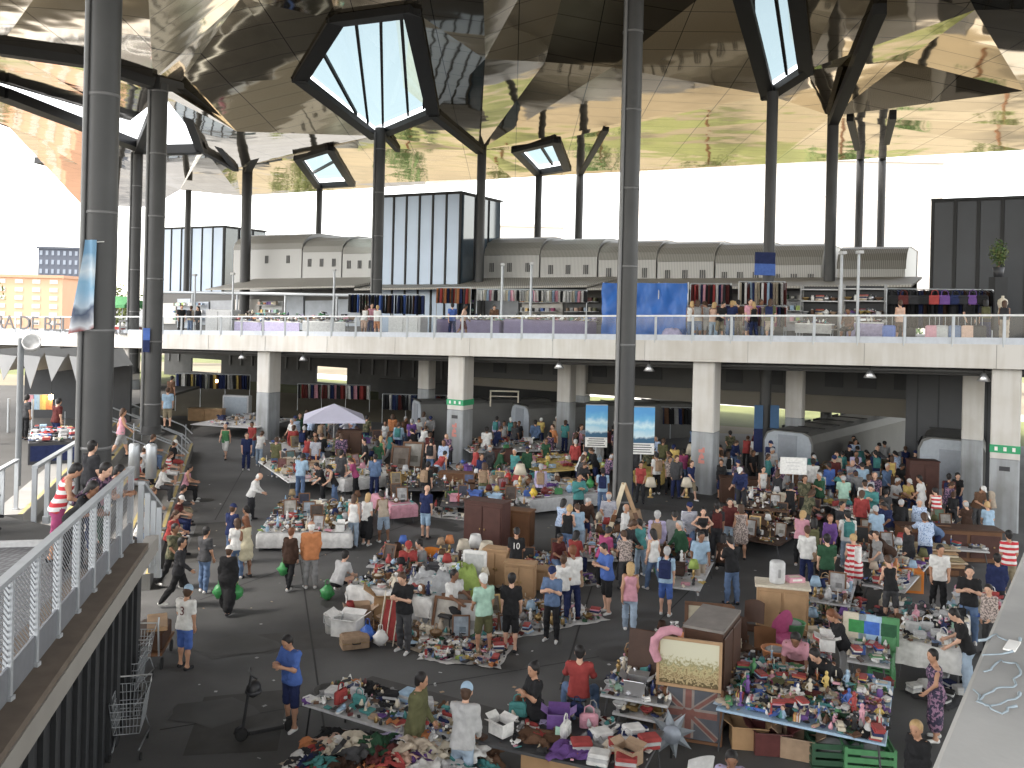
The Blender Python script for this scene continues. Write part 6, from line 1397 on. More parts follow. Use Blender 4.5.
ps_ = G(670,757); t = thing('star_ornament','large pale grey eight-pointed star ornament leaning in front of the flag painting','ornament',(ps_.x,ps_.y-.1,.45),R(-10))
b = MB(); M = Matrix.Rotation(R(80),4,'X'); n = 16
out = [((.40 if k%2==0 else .19)*math.cos(math.pi*2*k/n+.2),(.40 if k%2==0 else .19)*math.sin(math.pi*2*k/n+.2)) for k in range(n)]
vs = [(x,y,0) for x,y in out]+[(0,0,.12),(0,0,-.03)]
b.add(vs, [(k,(k+1)%n,n) for k in range(n)]+[((k+1)%n,k,n+1) for k in range(n)], mat('galvanised star',(.27,.30,.33),.5,.4,.3,9), False, M); b.build('star', t)
b = MB(); b.lathe([(.16,.085),(.15,.10),(.02,.125)],mat('star boss',(.28,.31,.36),.5,.4,.3,9),16,M); b.build('boss', t)
b = MB(); b.tube([(0,.05,-.44),(0,.05,-.05)],.02,M_BEAM,6); b.build('stand', t)
pk = G(655,672,1.2); t = tag(put(MB().tube([(0,0,0),(-.08,0,.18),(-.06,0,.36),(.06,0,.50),(.24,0,.55),(.40,0,.50)],[.075,.08,.085,.085,.08,.07],fab('pink'),12).build('pink_bolster'),(pc.x-.52,pc.y+.15,1.35),0),'curved pink fluffy bolster over the corner of the landscape painting','bolster')
p = Vector((pw.x-.35,pw.y+2.1,0)); t = tag(put(MB().lathe([(.20,0),(.25,.06),(.27,.36),(.29,.38),(.27,.40),(.24,.38),(.22,.08)],paint('orange'),18).bbox((0,0,-.30),(.6,.5,.56),wood('dark brown'),.01).build('orange_pot'),(p.x,p.y,.66),0),'shiny orange pot on a dark stand behind the wardrobe','pot')
# ---- chairs, frames behind the wardrobe
p = G(708,636); t = thing('framed_mirror','gilt framed picture leaning among small chairs behind the wardrobe','picture',p,R(-10)); M = Matrix.Rotation(R(-18),4,'X')
b = MB(); 
for x in (-1,1): b.box((x*.5,0,.35),(.09,.05,.7),wood('brown'),0,M)
for z in (0,.7): b.box((0,0,z),(1.09,.05,.09),wood('brown'),0,M)
b.build('frame', t); b = MB(); b.box((0,.01,.35),(.91,.02,.61),mat('pale mount',(.5,.45,.33),.6,0,.4,5),0,M); b.build('picture', t)
stall((676,660),(750,655),(752,628),.35,'on the low clutter stand behind the wardrobe',['basket','figurine','candlestick','bowl','vase','table_lamp','handbag'],['cream','brass','brown','white','dark brown','tan','silver'],22,50,jh=.3)
def chair(p, rz, label, c, back=.5, plastic=False):
    t = thing('chair', label, 'chair', p, rz); m = wood(c) if not plastic else paint(c)
    b = MB(); b.bbox((0,0,.45),(.44,.42,.04),m,.015); b.build('seat', t)
    for sx in (-1,1):
        for sy in (-1,1): b = MB(); b.tube([(sx*.19,sy*.18,.44),(sx*.21,sy*.2,0)],.02,m,6); b.build('leg', t)
    b = MB(); b.grid(7,5,lambda i,j:((i-.5)*.44,.20+.05*(1-(2*i-1)**2)+.08*j,.50+back*j-.05*j*(2*i-1)**2),m); b.grid(7,5,lambda i,j:((.5-i)*.44,.225+.05*(1-(2*i-1)**2)+.08*j,.50+back*j-.05*j*(2*i-1)**2),m); b.build('backrest', t); return t
for u, v, rz, c_, lb in ((735,655,.5,'brown','bent wooden chair left of the pine cabinet'),(752,648,-.4,'dark brown','dark wooden chair between wardrobe and pine cabinet'),(742,668,.2,'dark brown','dark wooden chair behind the wardrobe end'),(765,668,2.8,'brown','wooden chair under the pine cabinet front')):
    chair(G(u,v), rz, lb, c_)
chair(G(690,806), R(-160), 'white plastic chair at the bottom edge beside the seated man', 'white', .42, True)
# ---- pine cabinet with grey cylinder
p = G(785,640); t = thing('pine_cabinet','pine cabinet with white top standing at the stall corner','cabinet',(p.x,p.y+.3,0),R(-14))
b = MB(); b.bbox((0,0,.6),(1.15,.6,1.16),wood('tan'),.01); b.build('carcass', t)
b = MB(); b.bbox((0,0,1.21),(1.25,.68,.05),paint('cream'),.01); b.build('top_panel', t)
for x in (-.28,.28): b = MB(); b.bbox((x,-.315,.6),(.5,.03,1.0),wood('tan'),.01); o = b.build('door', t); b = MB(); b.ell((x*.2,-.34,.62),(.018,.018,.018),paint('charcoal')); b.build('handle', o)
tag(put(MB().lathe([(.17,0),(.18,.03),(.18,.46),(.15,.50),(.05,.51)],paint('light grey'),18).box((0,-.18,.25),(.06,.02,.2),paint('grey')).build('water_filter'),(p.x-.12,p.y+.32,1.24),0),'pale grey cylinder heater on top of the pine cabinet','heater')
goods('game_box','pink',(p.x+.33,p.y+.45,1.24),.2,1.2,label='pink patterned box on top of the pine cabinet')
# ---- toy table
a, x, y, w_, d = stall((716,708),(886,744),(930,690),.75,'on the toy table',TOY+['candlestick','figurine'],['red','blue','white','yellow','green','orange','pink','light blue','purple','teal','black','cream'],85,420,label='long pale blue trestle table covered with toys and books at lower right',tone='light blue',jh=.16,scale=1.02)
for i, (u, v, kind, c_, s_, lb) in enumerate(((752,752,'open_carton','cardboard',1.5,'brown carton under the left end of the toy table'),(748,734,'open_carton','cardboard',1.2,'smaller carton stacked behind under the toy table left end'),(775,758,'open_carton','dark red',1.5,'dark red printed carton under the middle of the toy table'),(803,763,'open_carton','tan',1.4,'flapped tan carton right of the dark red carton'),
        (838,770,'plastic_crate','dark green',1.5,'dark green plastic crate under the right half of toy table'),(872,776,'plastic_crate','green',1.5,'green plastic crate under the right corner of toy table'))):
    p = G(u,v); goods(kind,c_,(p.x,p.y+.25,.01),R(-14)+rg.uniform(-.2,.2),s_,label=lb)
p = G(797,690); chair(Vector((p.x,p.y+.2,0)), R(160), 'dark folding chair hidden behind the pink shirted man', 'black')
for u, v, c_, lb in ((775,668,'orange','orange plastic tub behind the pink shirted man'),(792,640,'green','round green tub right of the magenta toy seat')):
    p = G(u,v,.5); tag(put(MB().lathe([(.20,0),(.27,.34),(.29,.35),(.26,.36),(.2,.05)],paint(c_),16).ell((0,0,.3),(.22,.22,.08),fab('grey')).lathe([(.3,-.52),(.3,-.02),(.05,.0)],paint('charcoal'),16).build('plastic_tub'),(p.x,p.y,.54)),lb,'tub')
p = G(783,640,.6); tag(put(MB().grid(8,8,lambda i,j:((i-.5)*.5,.12*(2*i-1)**2-.1*j,.15+.55*j*(1-.5*(2*i-1)**2)),paint('magenta')).bbox((0,-.12,.1),(.5,.45,.14),paint('magenta'),.04).box((0,-.1,-.27),(.45,.4,.6),paint('grey')).build('toy_chair'),(p.x,p.y,.58),.3),'magenta plastic toy seat behind the toy table','toy')
# ---- display rack with bright boxes and green chairs
a, x, y, w_, d = stall((847,660),(890,667),(905,640),.8,'on the shelf behind the toy table',['book','game_box','book_stack'],['white','blue','red','green','cream'],12,30)
for i, (f, c_, c2_, lb) in enumerate(((.12,'cream','green','upright board game with green picture on the shelf behind the toys'),(.5,'light blue','blue','upright blue and white box on the shelf behind the toys'),(.92,'green','dark green','upright plain green board at the right of the shelf'))):
    p = a+x*w_*f+y*d*.7; t = thing('upright_box', lb, 'box', (p.x,p.y,.82), math.atan2(x.y,x.x)); b = MB(); b.bbox((0,0,.28),(.46,.08,.56),paint(c_),.01); b.build('box', t); b = MB(); b.box((.03,-.043,.30),(.3,.006,.26),mat('box picture '+c2_,PAL[c2_],.4,0,.5,12)); b.build('picture', t)
p = G(882,695)
for k in range(5):
    t = thing('stacked_chair', 'green plastic chair in the stack behind the toy table', 'chair', (p.x+.1,p.y+.3,.07*k), R(-30), 'stacked green chairs')
    b = MB(); b.bbox((0,0,.42),(.46,.44,.035),paint('green'),.02); b.build('seat', t)
    b = MB(); b.grid(7,5,lambda i,j:((i-.5)*.46,.2+.05*(1-(2*i-1)**2)+.09*j,.45+.42*j),paint('green')); b.grid(7,5,lambda i,j:((.5-i)*.46,.22+.05*(1-(2*i-1)**2)+.09*j,.45+.42*j),paint('green')); b.build('backrest', t)
    for sx in (-1,1):
        for sy in (-1,1): b = MB(); b.tube([(sx*.19,sy*.18,.42),(sx*.23,sy*.22,0)],.022,paint('green'),6); b.build('leg', t)
# ---- clothes table at right, white skirt
stall((897,640),(962,652),(990,618),.78,'on the white skirted clothes table',['folded_clothes','crumpled_garment','handbag','shoe'],['grey','charcoal','light grey','white','navy','silver','dark grey','pink','black'],26,140,cloth='white')
stall((900,672),(950,690),(965,660),.4,'on the dark clothes pile behind the green chairs',['crumpled_garment','folded_clothes'],['charcoal','grey','black','navy','light grey','white'],14,0,table='sheet',cloth='dark grey')
stall((945,612),(1000,622),(1002,596),.6,'on the crowded bench by the parapet',['folded_clothes','book_stack','game_box','open_carton','handbag'],['pink','white','cream','red','grey','beige'],16,70)
# ---- boards and furniture right
p = G(930,578)
for k in range(7):
    rr_ = rg.uniform(-.12,.12); t = tag(put(MB().bbox((0,0,.02),(rg.uniform(1.8,2.6),.5,.04),wood(['tan','beige','khaki','cream'][k%4]),.008).box((0,-.16,.042),(1.4,.03,.006),wood('brown')).build('wooden_board'),(p.x+rg.uniform(-.2,.3),p.y+.5+.15*k,.25+.06*k),R(-8)+rr_),'loose %s wooden board on the pile beside the white shirted man' % ['tan','beige','khaki','cream'][k%4],'board','boards in the pile')
tag(put(MB().bbox((0,0,.12),(2.2,1.3,.24),wood('dark brown'),.02).box((0,-.655,.12),(1.8,.02,.14),wood('brown')).build('pallet_base'),(p.x+.1,p.y+.9,0),R(-8)),'low dark wooden base under the pile of loose boards','base')
p = G(950,562); t = thing('long_chest','large reddish brown chest of drawers behind the boards','chest',(p.x+.1,p.y+.4,0),R(-6)); b = MB(); b.bbox((0,0,.5),(3.0,.7,.96),wood('brown'),.02); b.build('carcass', t)
b = MB(); b.bbox((0,0,1.0),(3.1,.8,.05),wood('dark brown'),.01); b.build('top_panel', t)
for k in range(3):
    b = MB(); b.bbox((-1+k,-.36,.5),(.9,.04,.7),wood('dark red'),.01); o = b.build('door', t); b = MB(); b.ell((-.75+k,-.39,.5),(.03,.02,.03),paint('brass')); b.build('handle', o)
p = G(903,590); t = tag(put(MB().bbox((0,0,.3),(.95,.5,.6),wood('orange'),.01).box((0,-.255,.3),(.8,.02,.45),wood('tan')).ell((.3,-.27,.3),(.02,.02,.02),paint('brass')).build('orange_cabinet'),(p.x,p.y,.0),R(-10)),'low orange wood cabinet left of the white shirted man','cabinet')
stall((862,584),(905,592),(915,562),.5,'on the plank stand left of the boards',BRIC+CLO,ALLC,18,60)
stall((800,632),(880,640),(885,598),.0,'on the ground behind the bookshelf rack',BRIC+CLO+['plastic_bag'],ALLC,44,170,table='sheet',cloth='grey',jh=.2)
stall((810,600),(850,606),(856,585),.5,'on the small stand right of the pine cabinet',BRIC,PALE,14,40)
stall((790,668),(838,672),(845,640),.0,'on the ground around the magenta toy seat',TOY+['basket','plastic_crate','open_carton'],ALLC,26,90,table=None,jh=.3)
stall((860,625),(930,640),(940,615),.0,'on the ground behind the skirted table',CLO+['book_stack','open_carton'],['white','grey','navy','teal','cream','charcoal','brown'],20,70,table='sheet',cloth='charcoal')
for k, (u, v, lb) in enumerate(((857,597,'tall white paper tube standing among the right aisle crowd'),(851,598,'thin red and white tube beside the tall white tube'))):
    p = G(u,v); tag(put(MB().lathe([(.09-.03*k,0),(.09-.03*k,1.35),(.07-.03*k,1.35),(.065-.03*k,1.2)],paint('white') if not k else PAT['red and white'],12).build('paper_tube'),p),lb,'tube')
p = G(838,600); tag(put(MB().ell((0,0,.2),(.2,.2,.2),paint('green')).lathe([(.1,0),(.12,.03),(.02,.04)],paint('charcoal')).build('green_ball'),p),'shiny green ball by the white paper tube','ball')
# ---- centre island
a, x, y, w_, d = stall((350,584),(430,598),(436,566),.72,'on the white island table',BRIC+['disc_row','toy_car','shoe'],['white','silver','navy','red','light blue','dark grey','cream','brown','teal','black'],44,220,cloth='white',jh=.14)
stall((366,566),(440,572),(446,552),.6,'on the rear island table before the red capped sitter',BRIC,['blue','cream','brown','brass','red','white','dark brown','tan','orange'],26,90)
for i, (u, v, kind, c_, s_, lb) in enumerate(((345,640,'open_carton','white',1.5,'open white carton on the left corner of the island'),(358,628,'open_carton','tan',1.3,'tan carton behind the white carton'),(352,652,'suitcase','tan',1.0,'tan flat case lying before the white bucket'),(392,622,'open_carton','cardboard',2.3,'big brown carton in the island centre'),(372,612,'open_carton','brown',1.3,'dark brown carton left of the big carton'),(412,622,'open_carton','beige',1.6,'beige carton beside the big brown carton'),
      (365,648,'plastic_bag','blue',1.1,'blue plastic bag at the island front'),(378,652,'plastic_bag','white',1.0,'white plastic bag at the foot of the red deckchair'))):
    p = G(u,v); goods(kind,c_,(p.x,p.y+.3,.02),rg.uniform(-.5,.5),s_,label=lb)
p = G(333,632); tag(put(MB().lathe([(.17,0),(.21,.42),(.225,.43),(.2,.43),(.17,.05)],paint('white'),18).tube([(-.21,0,.40),(-.2,-.1,.25),(0,-.22,.18),(.2,-.1,.25),(.21,0,.40)],.008,M_STEEL,5).build('white_bucket'),p),'white plastic bucket at the island corner','bucket')
stall((330,626),(420,652),(428,610),.0,'on the ground at the island front',CLO+BRIC,['white','cream','tan','brown','beige','red','light blue'],24,120,table='sheet',cloth='beige',jh=.25)
p = G(389,646); t = thing('deckchair','folded red deckchair with pale frame leaning at the island front','deckchair',p,R(-15)); M = Matrix.Rotation(R(-22),4,'X')
b = MB(); b.grid(8,10,lambda i,j:((i-.5)*.5,.02+.02*math.sin(j*9),.12+.85*j),fab('red'),M); b.grid(8,10,lambda i,j:((.5-i)*.5,.03+.02*math.sin(j*9),.12+.85*j),fab('red'),M); b.build('canvas', t)
for xx in (-.27,-.09,.09,.27): b = MB(); b.tube([M @ Vector((xx,-.01,0)),M @ Vector((xx,-.03,1.15))],.016,paint('cream'),6); b.build('slat', t)
# heap under clear plastic sheet
p = G(432,618); t = tag(put(MB().grid(16,14,lambda i,j:((i-.5)*1.7,(j-.5)*1.2,max(.02,(1.05+.14*noise(i*7,j*7))*(1-(2*i-1)**4)*(1-(2*j-1)**4))),mat('crinkled plastic sheet',(.40,.41,.42),.25,0,.5,6,.8,12)).build('wrapped_heap'),p,R(10)),'heap of goods under crinkled grey plastic sheeting behind the black shirted man','covered heap')
p = G(462,604); t = tag(put(MB().grid(14,12,lambda i,j:((i-.5)*1.1+.05*noise(j*5,i*3),(j-.5)*.9,max(.02,(.95+.12*noise(i*6,j*6,3))*(1-(2*i-1)**4)*(1-(2*j-1)**4))),fab('lime')).build('covered_armchair'),p,R(10)),'lime green cloth thrown over an armchair beside the white shirted sitter','covered armchair')
p = G(445,634); t = thing('low_stool','small dark seat under the white shirted sitter','stool',(p.x+.05,p.y+.12,0),R(60)); b = MB(); b.bbox((0,0,.40),(.36,.36,.05),paint('black'),.02); b.build('seat', t)
for sx in (-1,1):
    for sy in (-1,1): b = MB(); b.tube([(sx*.13,sy*.13,.38),(sx*.16,sy*.16,0)],.014,paint('black'),6); b.build('leg', t)
p = G(432,645)
for i,(u,v,c_) in enumerate(((441,636,'cream'),(470,640,'white'),(460,630,'beige'))):
    q = G(u,v); goods('picture_frame',c_,q,rg.uniform(-.4,.4),1.5,label=f'{c_} poster board standing on the ground sheet of goods')
stall((418,660),(500,668),(505,628),.0,'on the front ground sheet by the deckchair',['book','book_stack','disc_row','game_box','crumpled_garment','shoe','picture_frame','trinket_tray'],['white','silver','light grey','cream','black','red','navy','light blue'],44,230,table='sheet',cloth='white')
stall((500,642),(606,620),(590,592),.0,'on the ground sheet behind the navy shirted man',BRIC+['shoe','plastic_bag','crumpled_garment'],['white','silver','cream','light blue','pink','brown','grey','tan','brass'],50,240,table='sheet',cloth='white')
stall((500,590),(600,585),(598,552),.0,'on the ground between the cabinets and the pole',BRIC+CLO,ALLC,50,200,table='sheet',cloth='light grey',jh=.25)
# dark cabinets in the middle
def cabinet(u, v, w_, d_, h, rz, c_, label, drawers=False, name='cabinet'):
    p = G(u,v); t = thing(name, label, 'cabinet', (p.x,p.y+d_/2,0), rz); b = MB(); b.bbox((0,0,h/2+.03),(w_,d_,h-.06),wood(c_),.015); b.build('carcass', t)
    b = MB(); b.bbox((0,0,h+.012),(w_+.06,d_+.06,.05),wood(c_),.01); b.build('top_panel', t)
    if drawers:
        for k in range(3): b = MB(); b.bbox((0,-d_/2-.012,h*(.2+.3*k)),(w_*.9,.03,h*.26),wood(c_),.01); o = b.build('drawer', t); b = MB(); b.ell((0,-d_/2-.04,h*(.2+.3*k)),(.04,.02,.02),paint('brass')); b.build('handle', o)
    else:
        for sx in (-1,1): b = MB(); b.bbox((sx*w_*.24,-d_/2-.012,h*.5),(w_*.45,.03,h*.88),wood(c_),.01); o = b.build('door', t); b = MB(); b.ell((sx*w_*.06,-d_/2-.04,h*.52),(.02,.02,.04),paint('brass')); b.build('handle', o)
    return t
cabinet(486,558,1.3,.6,1.65,R(-25),'dark red','tall dark reddish cabinet in the middle of the market'); cabinet(514,548,1.2,.5,1.15,R(-20),'brown','lower brown cabinet right of the tall reddish cabinet')
cabinet(520,600,.8,.4,.9,R(-10),'tan','tan cabinet back behind the numeral shirted man'); cabinet(548,592,1.0,.4,.55,R(-12),'tan','low tan box cabinet at the ground goods'); cabinet(497,588,.7,.4,1.0,R(-18),'tan','upright tan board cabinet right of the white panel')
p = G(474,600); t = tag(put(MB().bbox((0,0,.65),(.62,.12,1.25),paint('white'),.02).box((0,-.066,.7),(.5,.01,1.0),paint('light grey')).box((0,0,.02),(.5,.4,.04),paint('grey')).build('panel_heater'),p,R(-14)),'white upright panel heater among the lamps','panel')
for i,(u,v,s_,c_,lb) in enumerate(((463,566,1.5,'cream','left cream shaded floor lamp in front of the tall reddish cabinet'),(475,562,1.6,'white','white shaded lamp in front of the tall reddish cabinet'),(486,574,1.8,'cream','cream shaded lamp at the corner of the tall cabinet'),(468,578,1.5,'white','low white shaded lamp below the others'),(519,520,1.6,'cream','big cream lampshade on the lower brown cabinet'),
      (650,512,1.5,'cream','large cream lampshade right of the tall pole'),(691,478,2.0,'cream','tall cream lampshade beside the white plain column'),(708,482,1.7,'beige','beige lampshade near the foot of the plain column'),(686,512,1.5,'cream','pale tall lamp among the right central stall'),(634,540,2.0,'tan','tan lampshade below the tall pole'))):
    p = G(u,v); goods('table_lamp',c_,(p.x,p.y,.02 if i not in (4,5,6,8) else (1.2 if i == 4 else .55)),0,s_,label=lb)
stall((440,592),(492,590),(492,560),.45,'on the lamp stall left of the tall cabinet',['figurine','candlestick','vase','table_lamp','mantel_clock','bottle','bowl'],['white','cream','brass','black','silver','dark brown'],34,60)
p = G(432,578); 
for u, v, lb, c_, rz in ((421,582,'wooden chair back right of the red capped sitter','brown',2.6),(401,586,'brown chair behind the red capped sitter','brown',.3),(434,580,'orange brown chair beside the lamp stall','orange',3.0)): chair(G(u,v), rz, lb, c_)
# ---- left and middle stalls
stall((258,533),(350,533),(350,502),.55,'on the white stall by the left aisle',BRIC+['disc_row'],['white','silver','light blue','cream','teal','navy','brown','light grey','brass'],58,260,cloth='white',jh=.18)
stall((255,545),(300,556),(310,535),.0,'on the ground before the white aisle stall',['open_carton','book_stack','picture_frame','book'],['white','cardboard','cream','silver','light blue'],12,30,table=None)
stall((288,482),(345,478),(345,456),.6,'on the left stall in front of the parasol',BRIC+CLO,ALLC,26,110,tone='white')
stall((345,480),(410,472),(405,450),.6,'on the right stall in front of the parasol',BRIC+CLO,ALLC,26,100,tone='white',cloth='white')
stall((392,505),(416,503),(416,490),.7,'on the pink draped table',BRIC,['white','brown','black','silver','brass'],9,16,cloth='pink')
stall((420,515),(480,523),(478,498),.0,'on the white sheet beside the pink draped table',BRIC+CLO,['white','cream','brown','black','silver','red'],26,100,table='sheet',cloth='white')
stall((385,490),(450,490),(450,472),.55,'on the clutter stall behind the pink draped table',BRIC,['dark brown','brown','white','black','brass','silver'],24,80,tone='dark grey')
stall((440,506),(530,508),(530,482),.45,'on the wide stall in front of the sign column',BRIC+CLO,ALLC,44,150,tone='dark grey')
stall((530,500),(606,492),(600,470),.6,'on the clothes stall left of the blue posters',CLO+['plastic_bag'],ALLC,34,90,cloth='light grey')
stall((470,480),(530,478),(530,462),.6,'on the rear stall right of the sign column',BRIC+CLO,ALLC,22,70,tone='grey')
stall((540,472),(620,466),(618,450),.7,'on the rear stall under the left blue poster',CLO+['game_box'],['yellow','white','red','lime','light blue','pink'],26,60,tone='yellow')
stall((622,470),(660,474),(660,456),.75,'on the bright yellow table under the right blue poster',['game_box','jar','bottle'],['yellow','red','white'],8,24,cloth='yellow')
stall((645,560),(705,556),(700,520),.45,'on the dark stall right of the tall pole',BRIC,['white','dark brown','brass','brown','red','cream','silver','black'],44,150,tone='dark grey')
stall((578,560),(618,560),(622,535),.3,'on the low stall left of the tall pole',BRIC+CLO,PALE,24,90)
stall((660,585),(700,590),(705,560),.5,'on the table near the green bag woman',CLO+BRIC,['lime','pink','red','white','dark brown'],10,20)
stall((690,530),(780,545),(770,505),.45,'on the dark stall below the plain column',BRIC,['dark brown','brown','white','brass','black','dark red','cream'],46,150,tone='dark brown')
stall((740,508),(790,512),(790,492),.7,'on the raised stall under the white board sign',BRIC,['white','cream','brown','silver','black'],18,60,tone='brown')
stall((800,505),(860,505),(862,482),.6,'on the rear stall along the kiosk row',BRIC+CLO,ALLC,26,90)
stall((855,480),(905,476),(905,455),.6,'on the farthest stall by the kiosk row end',BRIC+CLO,['brown','tan','white','olive','orange'],18,70,tone='tan')
stall((880,530),(935,530),(935,505),.6,'on the stall in front of the pale kiosk end',BRIC+CLO,ALLC,34,120,tone='white')
stall((862,560),(915,565),(920,540),.6,'on the white topped stall by the broad blue shirted person',BRIC+CLO,['white','brown','silver','red','black','cream'],22,70,tone='white')
stall((935,548),(990,552),(990,525),.5,'on the stall behind the brown chest',BRIC,ALLC,24,80)
stall((470,452),(560,450),(560,440),.75,'on the counter line under the lower ramp',CLO+BRIC,ALLC,24,70)
stall((285,452),(400,446),(400,436),.7,'on the back counter behind the parasol',CLO+BRIC,ALLC,26,90)
stall((190,424),(255,428),(255,416),.7,'on the back counter left of the left column',CLO+BRIC,['navy','black','white','tan','grey'],16,50)
p = G(335,452); cabinet(348,468,1.1,.6,1.7,R(8),'dark brown','dark wooden cabinet beside the parasol pole'); cabinet(205,422,2.2,.6,.8,R(-4),'tan','low tan counter at the back left'); cabinet(742,505,1.6,.7,1.0,R(-10),'dark brown','dark chest in front of the white capped seller'); cabinet(925,510,1.1,.6,1.9,R(-8),'dark red','tall dark red wardrobe in front of the pale kiosk end')
cabinet(457,494,1.5,.6,.8,R(-6),'brown','brown chest of drawers at the foot of the sign column',True); cabinet(503,478,1.0,.6,1.2,R(6),'dark red','dark red cabinet by the rear white table')
for u, v, c_, s_, lb in ((398,470,'tan',2.0,'tan framed board standing at the right of the parasol stalls'),(410,468,'cream',2.2,'cream framed canvas standing beside the tan framed board')):
    goods('picture_frame',c_,G(u,v),R(-10),s_,label=lb)
# parasol
p = G(333,462); t = thing('parasol','pale lavender market parasol left of the cabinet','parasol',p,R(12))
b = MB(); b.tube([(0,0,0),(0,0,2.75)],.03,paint('light grey'),8); b.build('pole', t)
b = MB(); mp_ = mat('lavender cloth',(.50,.49,.60),.8,0,.08,2); n = 4; r0 = 2.0; q = [(r0*math.cos(math.pi/4+math.pi/2*k),r0*math.sin(math.pi/4+math.pi/2*k),2.15) for k in range(4)]
b.add(q+[(0,0,2.8)], [(k,(k+1)%4,4) for k in range(4)], mp_); b.add(q+[(x_,y_,2.03) for x_,y_,_ in q], [(k,4+k,4+(k+1)%4,(k+1)%4) for k in range(4)], mp_); b.build('canopy', t)
b = MB()
for k in range(4): b.tube([(0,0,1.7),(q[k][0]*.55,q[k][1]*.55,2.4)],.012,paint('grey'),5)
b.build('rib', t); b = MB(); b.lathe([(.25,0),(.25,.06),(.04,.08)],paint('charcoal')); b.build('base', t)
# blue posters either side of the tall pole
m_post, npn, pp2 = _new('printed sky poster'); Np, Lp_ = npn.nodes, npn.links
tcp = Np.new('ShaderNodeTexCoord'); sp = Np.new('ShaderNodeSeparateXYZ'); Lp_.new(tcp.outputs['Generated'], sp.inputs[0]); no = Np.new('ShaderNodeTexNoise'); no.inputs['Scale'].default_value = 3; no.inputs['Detail'].default_value = 5; Lp_.new(tcp.outputs['Object'], no.inputs['Vector'])
ma = Np.new('ShaderNodeMath'); ma.operation = 'MULTIPLY_ADD'; ma.inputs[1].default_value = .35; Lp_.new(no.outputs['Fac'], ma.inputs[0]); Lp_.new(sp.outputs['Z'], ma.inputs[2])
cr = Np.new('ShaderNodeValToRGB'); els = cr.color_ramp.elements; els[0].position = .30; els[0].color = (.03,.10,.18,1); els[1].position = 1; els[1].color = (.08,.30,.60,1)
for ps, cl_ in ((.38,(.55,.68,.74,1)),(.55,(.30,.55,.70,1)),(.66,(.58,.74,.80,1)),(.8,(.15,.42,.66,1))): e = els.new(ps); e.color = cl_
Lp_.new(ma.outputs[0], cr.inputs['Fac']); Lp_.new(cr.outputs['Color'], pp2.inputs['Base Color'])
for (u0,u1,v0,v1,Y,lb) in ((585,607,405,447,40,'tall blue sky printed poster left of the tall central pole'),(628,654,407,454,38,'tall blue sky printed poster right of the tall central pole')):
    a_, c_2 = at(u0,v1,Y), at(u1,v1,Y); zt2 = at(u0,v0,Y).z; w2 = (c_2-a_).length; h2 = zt2-a_.z
    t = thing('hanging_poster', lb, 'poster', ((a_.x+c_2.x)/2,Y,a_.z)); b = MB(); b.box((0,0,h2*.62),(w2,.03,h2*.76),m_post); b.build('print', t)
    b = MB(); b.box((0,0,h2*.12),(w2,.03,h2*.235),paint('white')); b.build('white_strip', t)
    b = MB()
    for k in range(4): b.box((0,-.02,h2*(.05+.05*k)),(w2*(.8-.1*(k%2)),.01,h2*.018),paint('charcoal'))
    b.build('text_line', t)
    b = MB(); b.tube([(-w2/2,0,h2+.02),(w2/2,0,h2+.02)],.03,M_STEEL,6); b.tube([(0,.06,-a_.z),(0,.06,h2)],.03,M_STEEL,6); b.build('stand', t)
# white board sign
p = G(792,520); t = thing('board_sign','white blank board sign raised over the right rear stalls','sign',p,R(-6)); b = MB(); b.bbox((0,0,2.0),(.95,.04,.62),paint('white'),.01); b.build('board', t); b = MB(); b.tube([(0,.03,0),(0,.03,1.9)],.03,M_STEEL,6); b.build('post', t)
b = MB()
for k in range(3): b.box((0,-.024,2.12-.12*k),(.55-.1*k,.006,.02),paint('light grey'))
b.build('faint_text_line', t)
# banners on the poles
def banner(key, u0, u1, v0, v1, cols, label, offx=0.0, slack=.1):
    base, top, r, _ = poles[key]; Y = base.y-r-.1; a_, c_2, tp_ = at(u0,v1,Y), at(u1,v1,Y), at(u0,v0,Y); t = thing('banner', label, 'banner', ((a_.x+c_2.x)/2,Y,a_.z)); w2 = c_2.x-a_.x; h2 = tp_.z-a_.z
    n_ = len(cols)
    for k, c_ in enumerate(cols):
        b = MB(); z0_, z1_ = h2*k/n_, h2*(k+1)/n_
        f = lambda i,j,s=1: ((i-.5)*w2*(1-.35*((z0_+(z1_-z0_)*j)/h2)*slack*4), -.05-.06*math.sin(i*3+ (z0_+(z1_-z0_)*j)*1.4)*slack*5+(.012 if s<0 else 0), z0_+(z1_-z0_)*j)
        b.grid(6,8,f,c_); b.grid(6,8,lambda i,j: (f(1-i,j,-1)),c_); b.build('cloth', t)
    return t
base, top, r_p, _ = poles['a']; Yb = base.y-r_p-.08; t = thing('pole_flag','tattered pale blue and white flag tied to the thickest left pole','flag',at(90,286,Yb))
o0 = at(90,286,Yb); b = MB(); m_flag, nf, pf_ = _new('faded flag cloth'); tcf = nf.nodes.new('ShaderNodeTexCoord'); spf = nf.nodes.new('ShaderNodeSeparateXYZ'); nof = nf.nodes.new('ShaderNodeTexNoise'); nof.inputs['Scale'].default_value = 2.2; maf = nf.nodes.new('ShaderNodeMath'); maf.operation = 'MULTIPLY_ADD'; maf.inputs[1].default_value = .35
nf.links.new(tcf.outputs['Generated'], spf.inputs[0]); nf.links.new(tcf.outputs['Object'], nof.inputs['Vector']); nf.links.new(nof.outputs['Fac'], maf.inputs[0]); nf.links.new(spf.outputs['Z'], maf.inputs[2])
crf = nf.nodes.new('ShaderNodeValToRGB'); els = crf.color_ramp.elements; els[0].position = .2; els[0].color = (.25,.10,.10,1); els[1].position = 1; els[1].color = (.16,.30,.44,1)
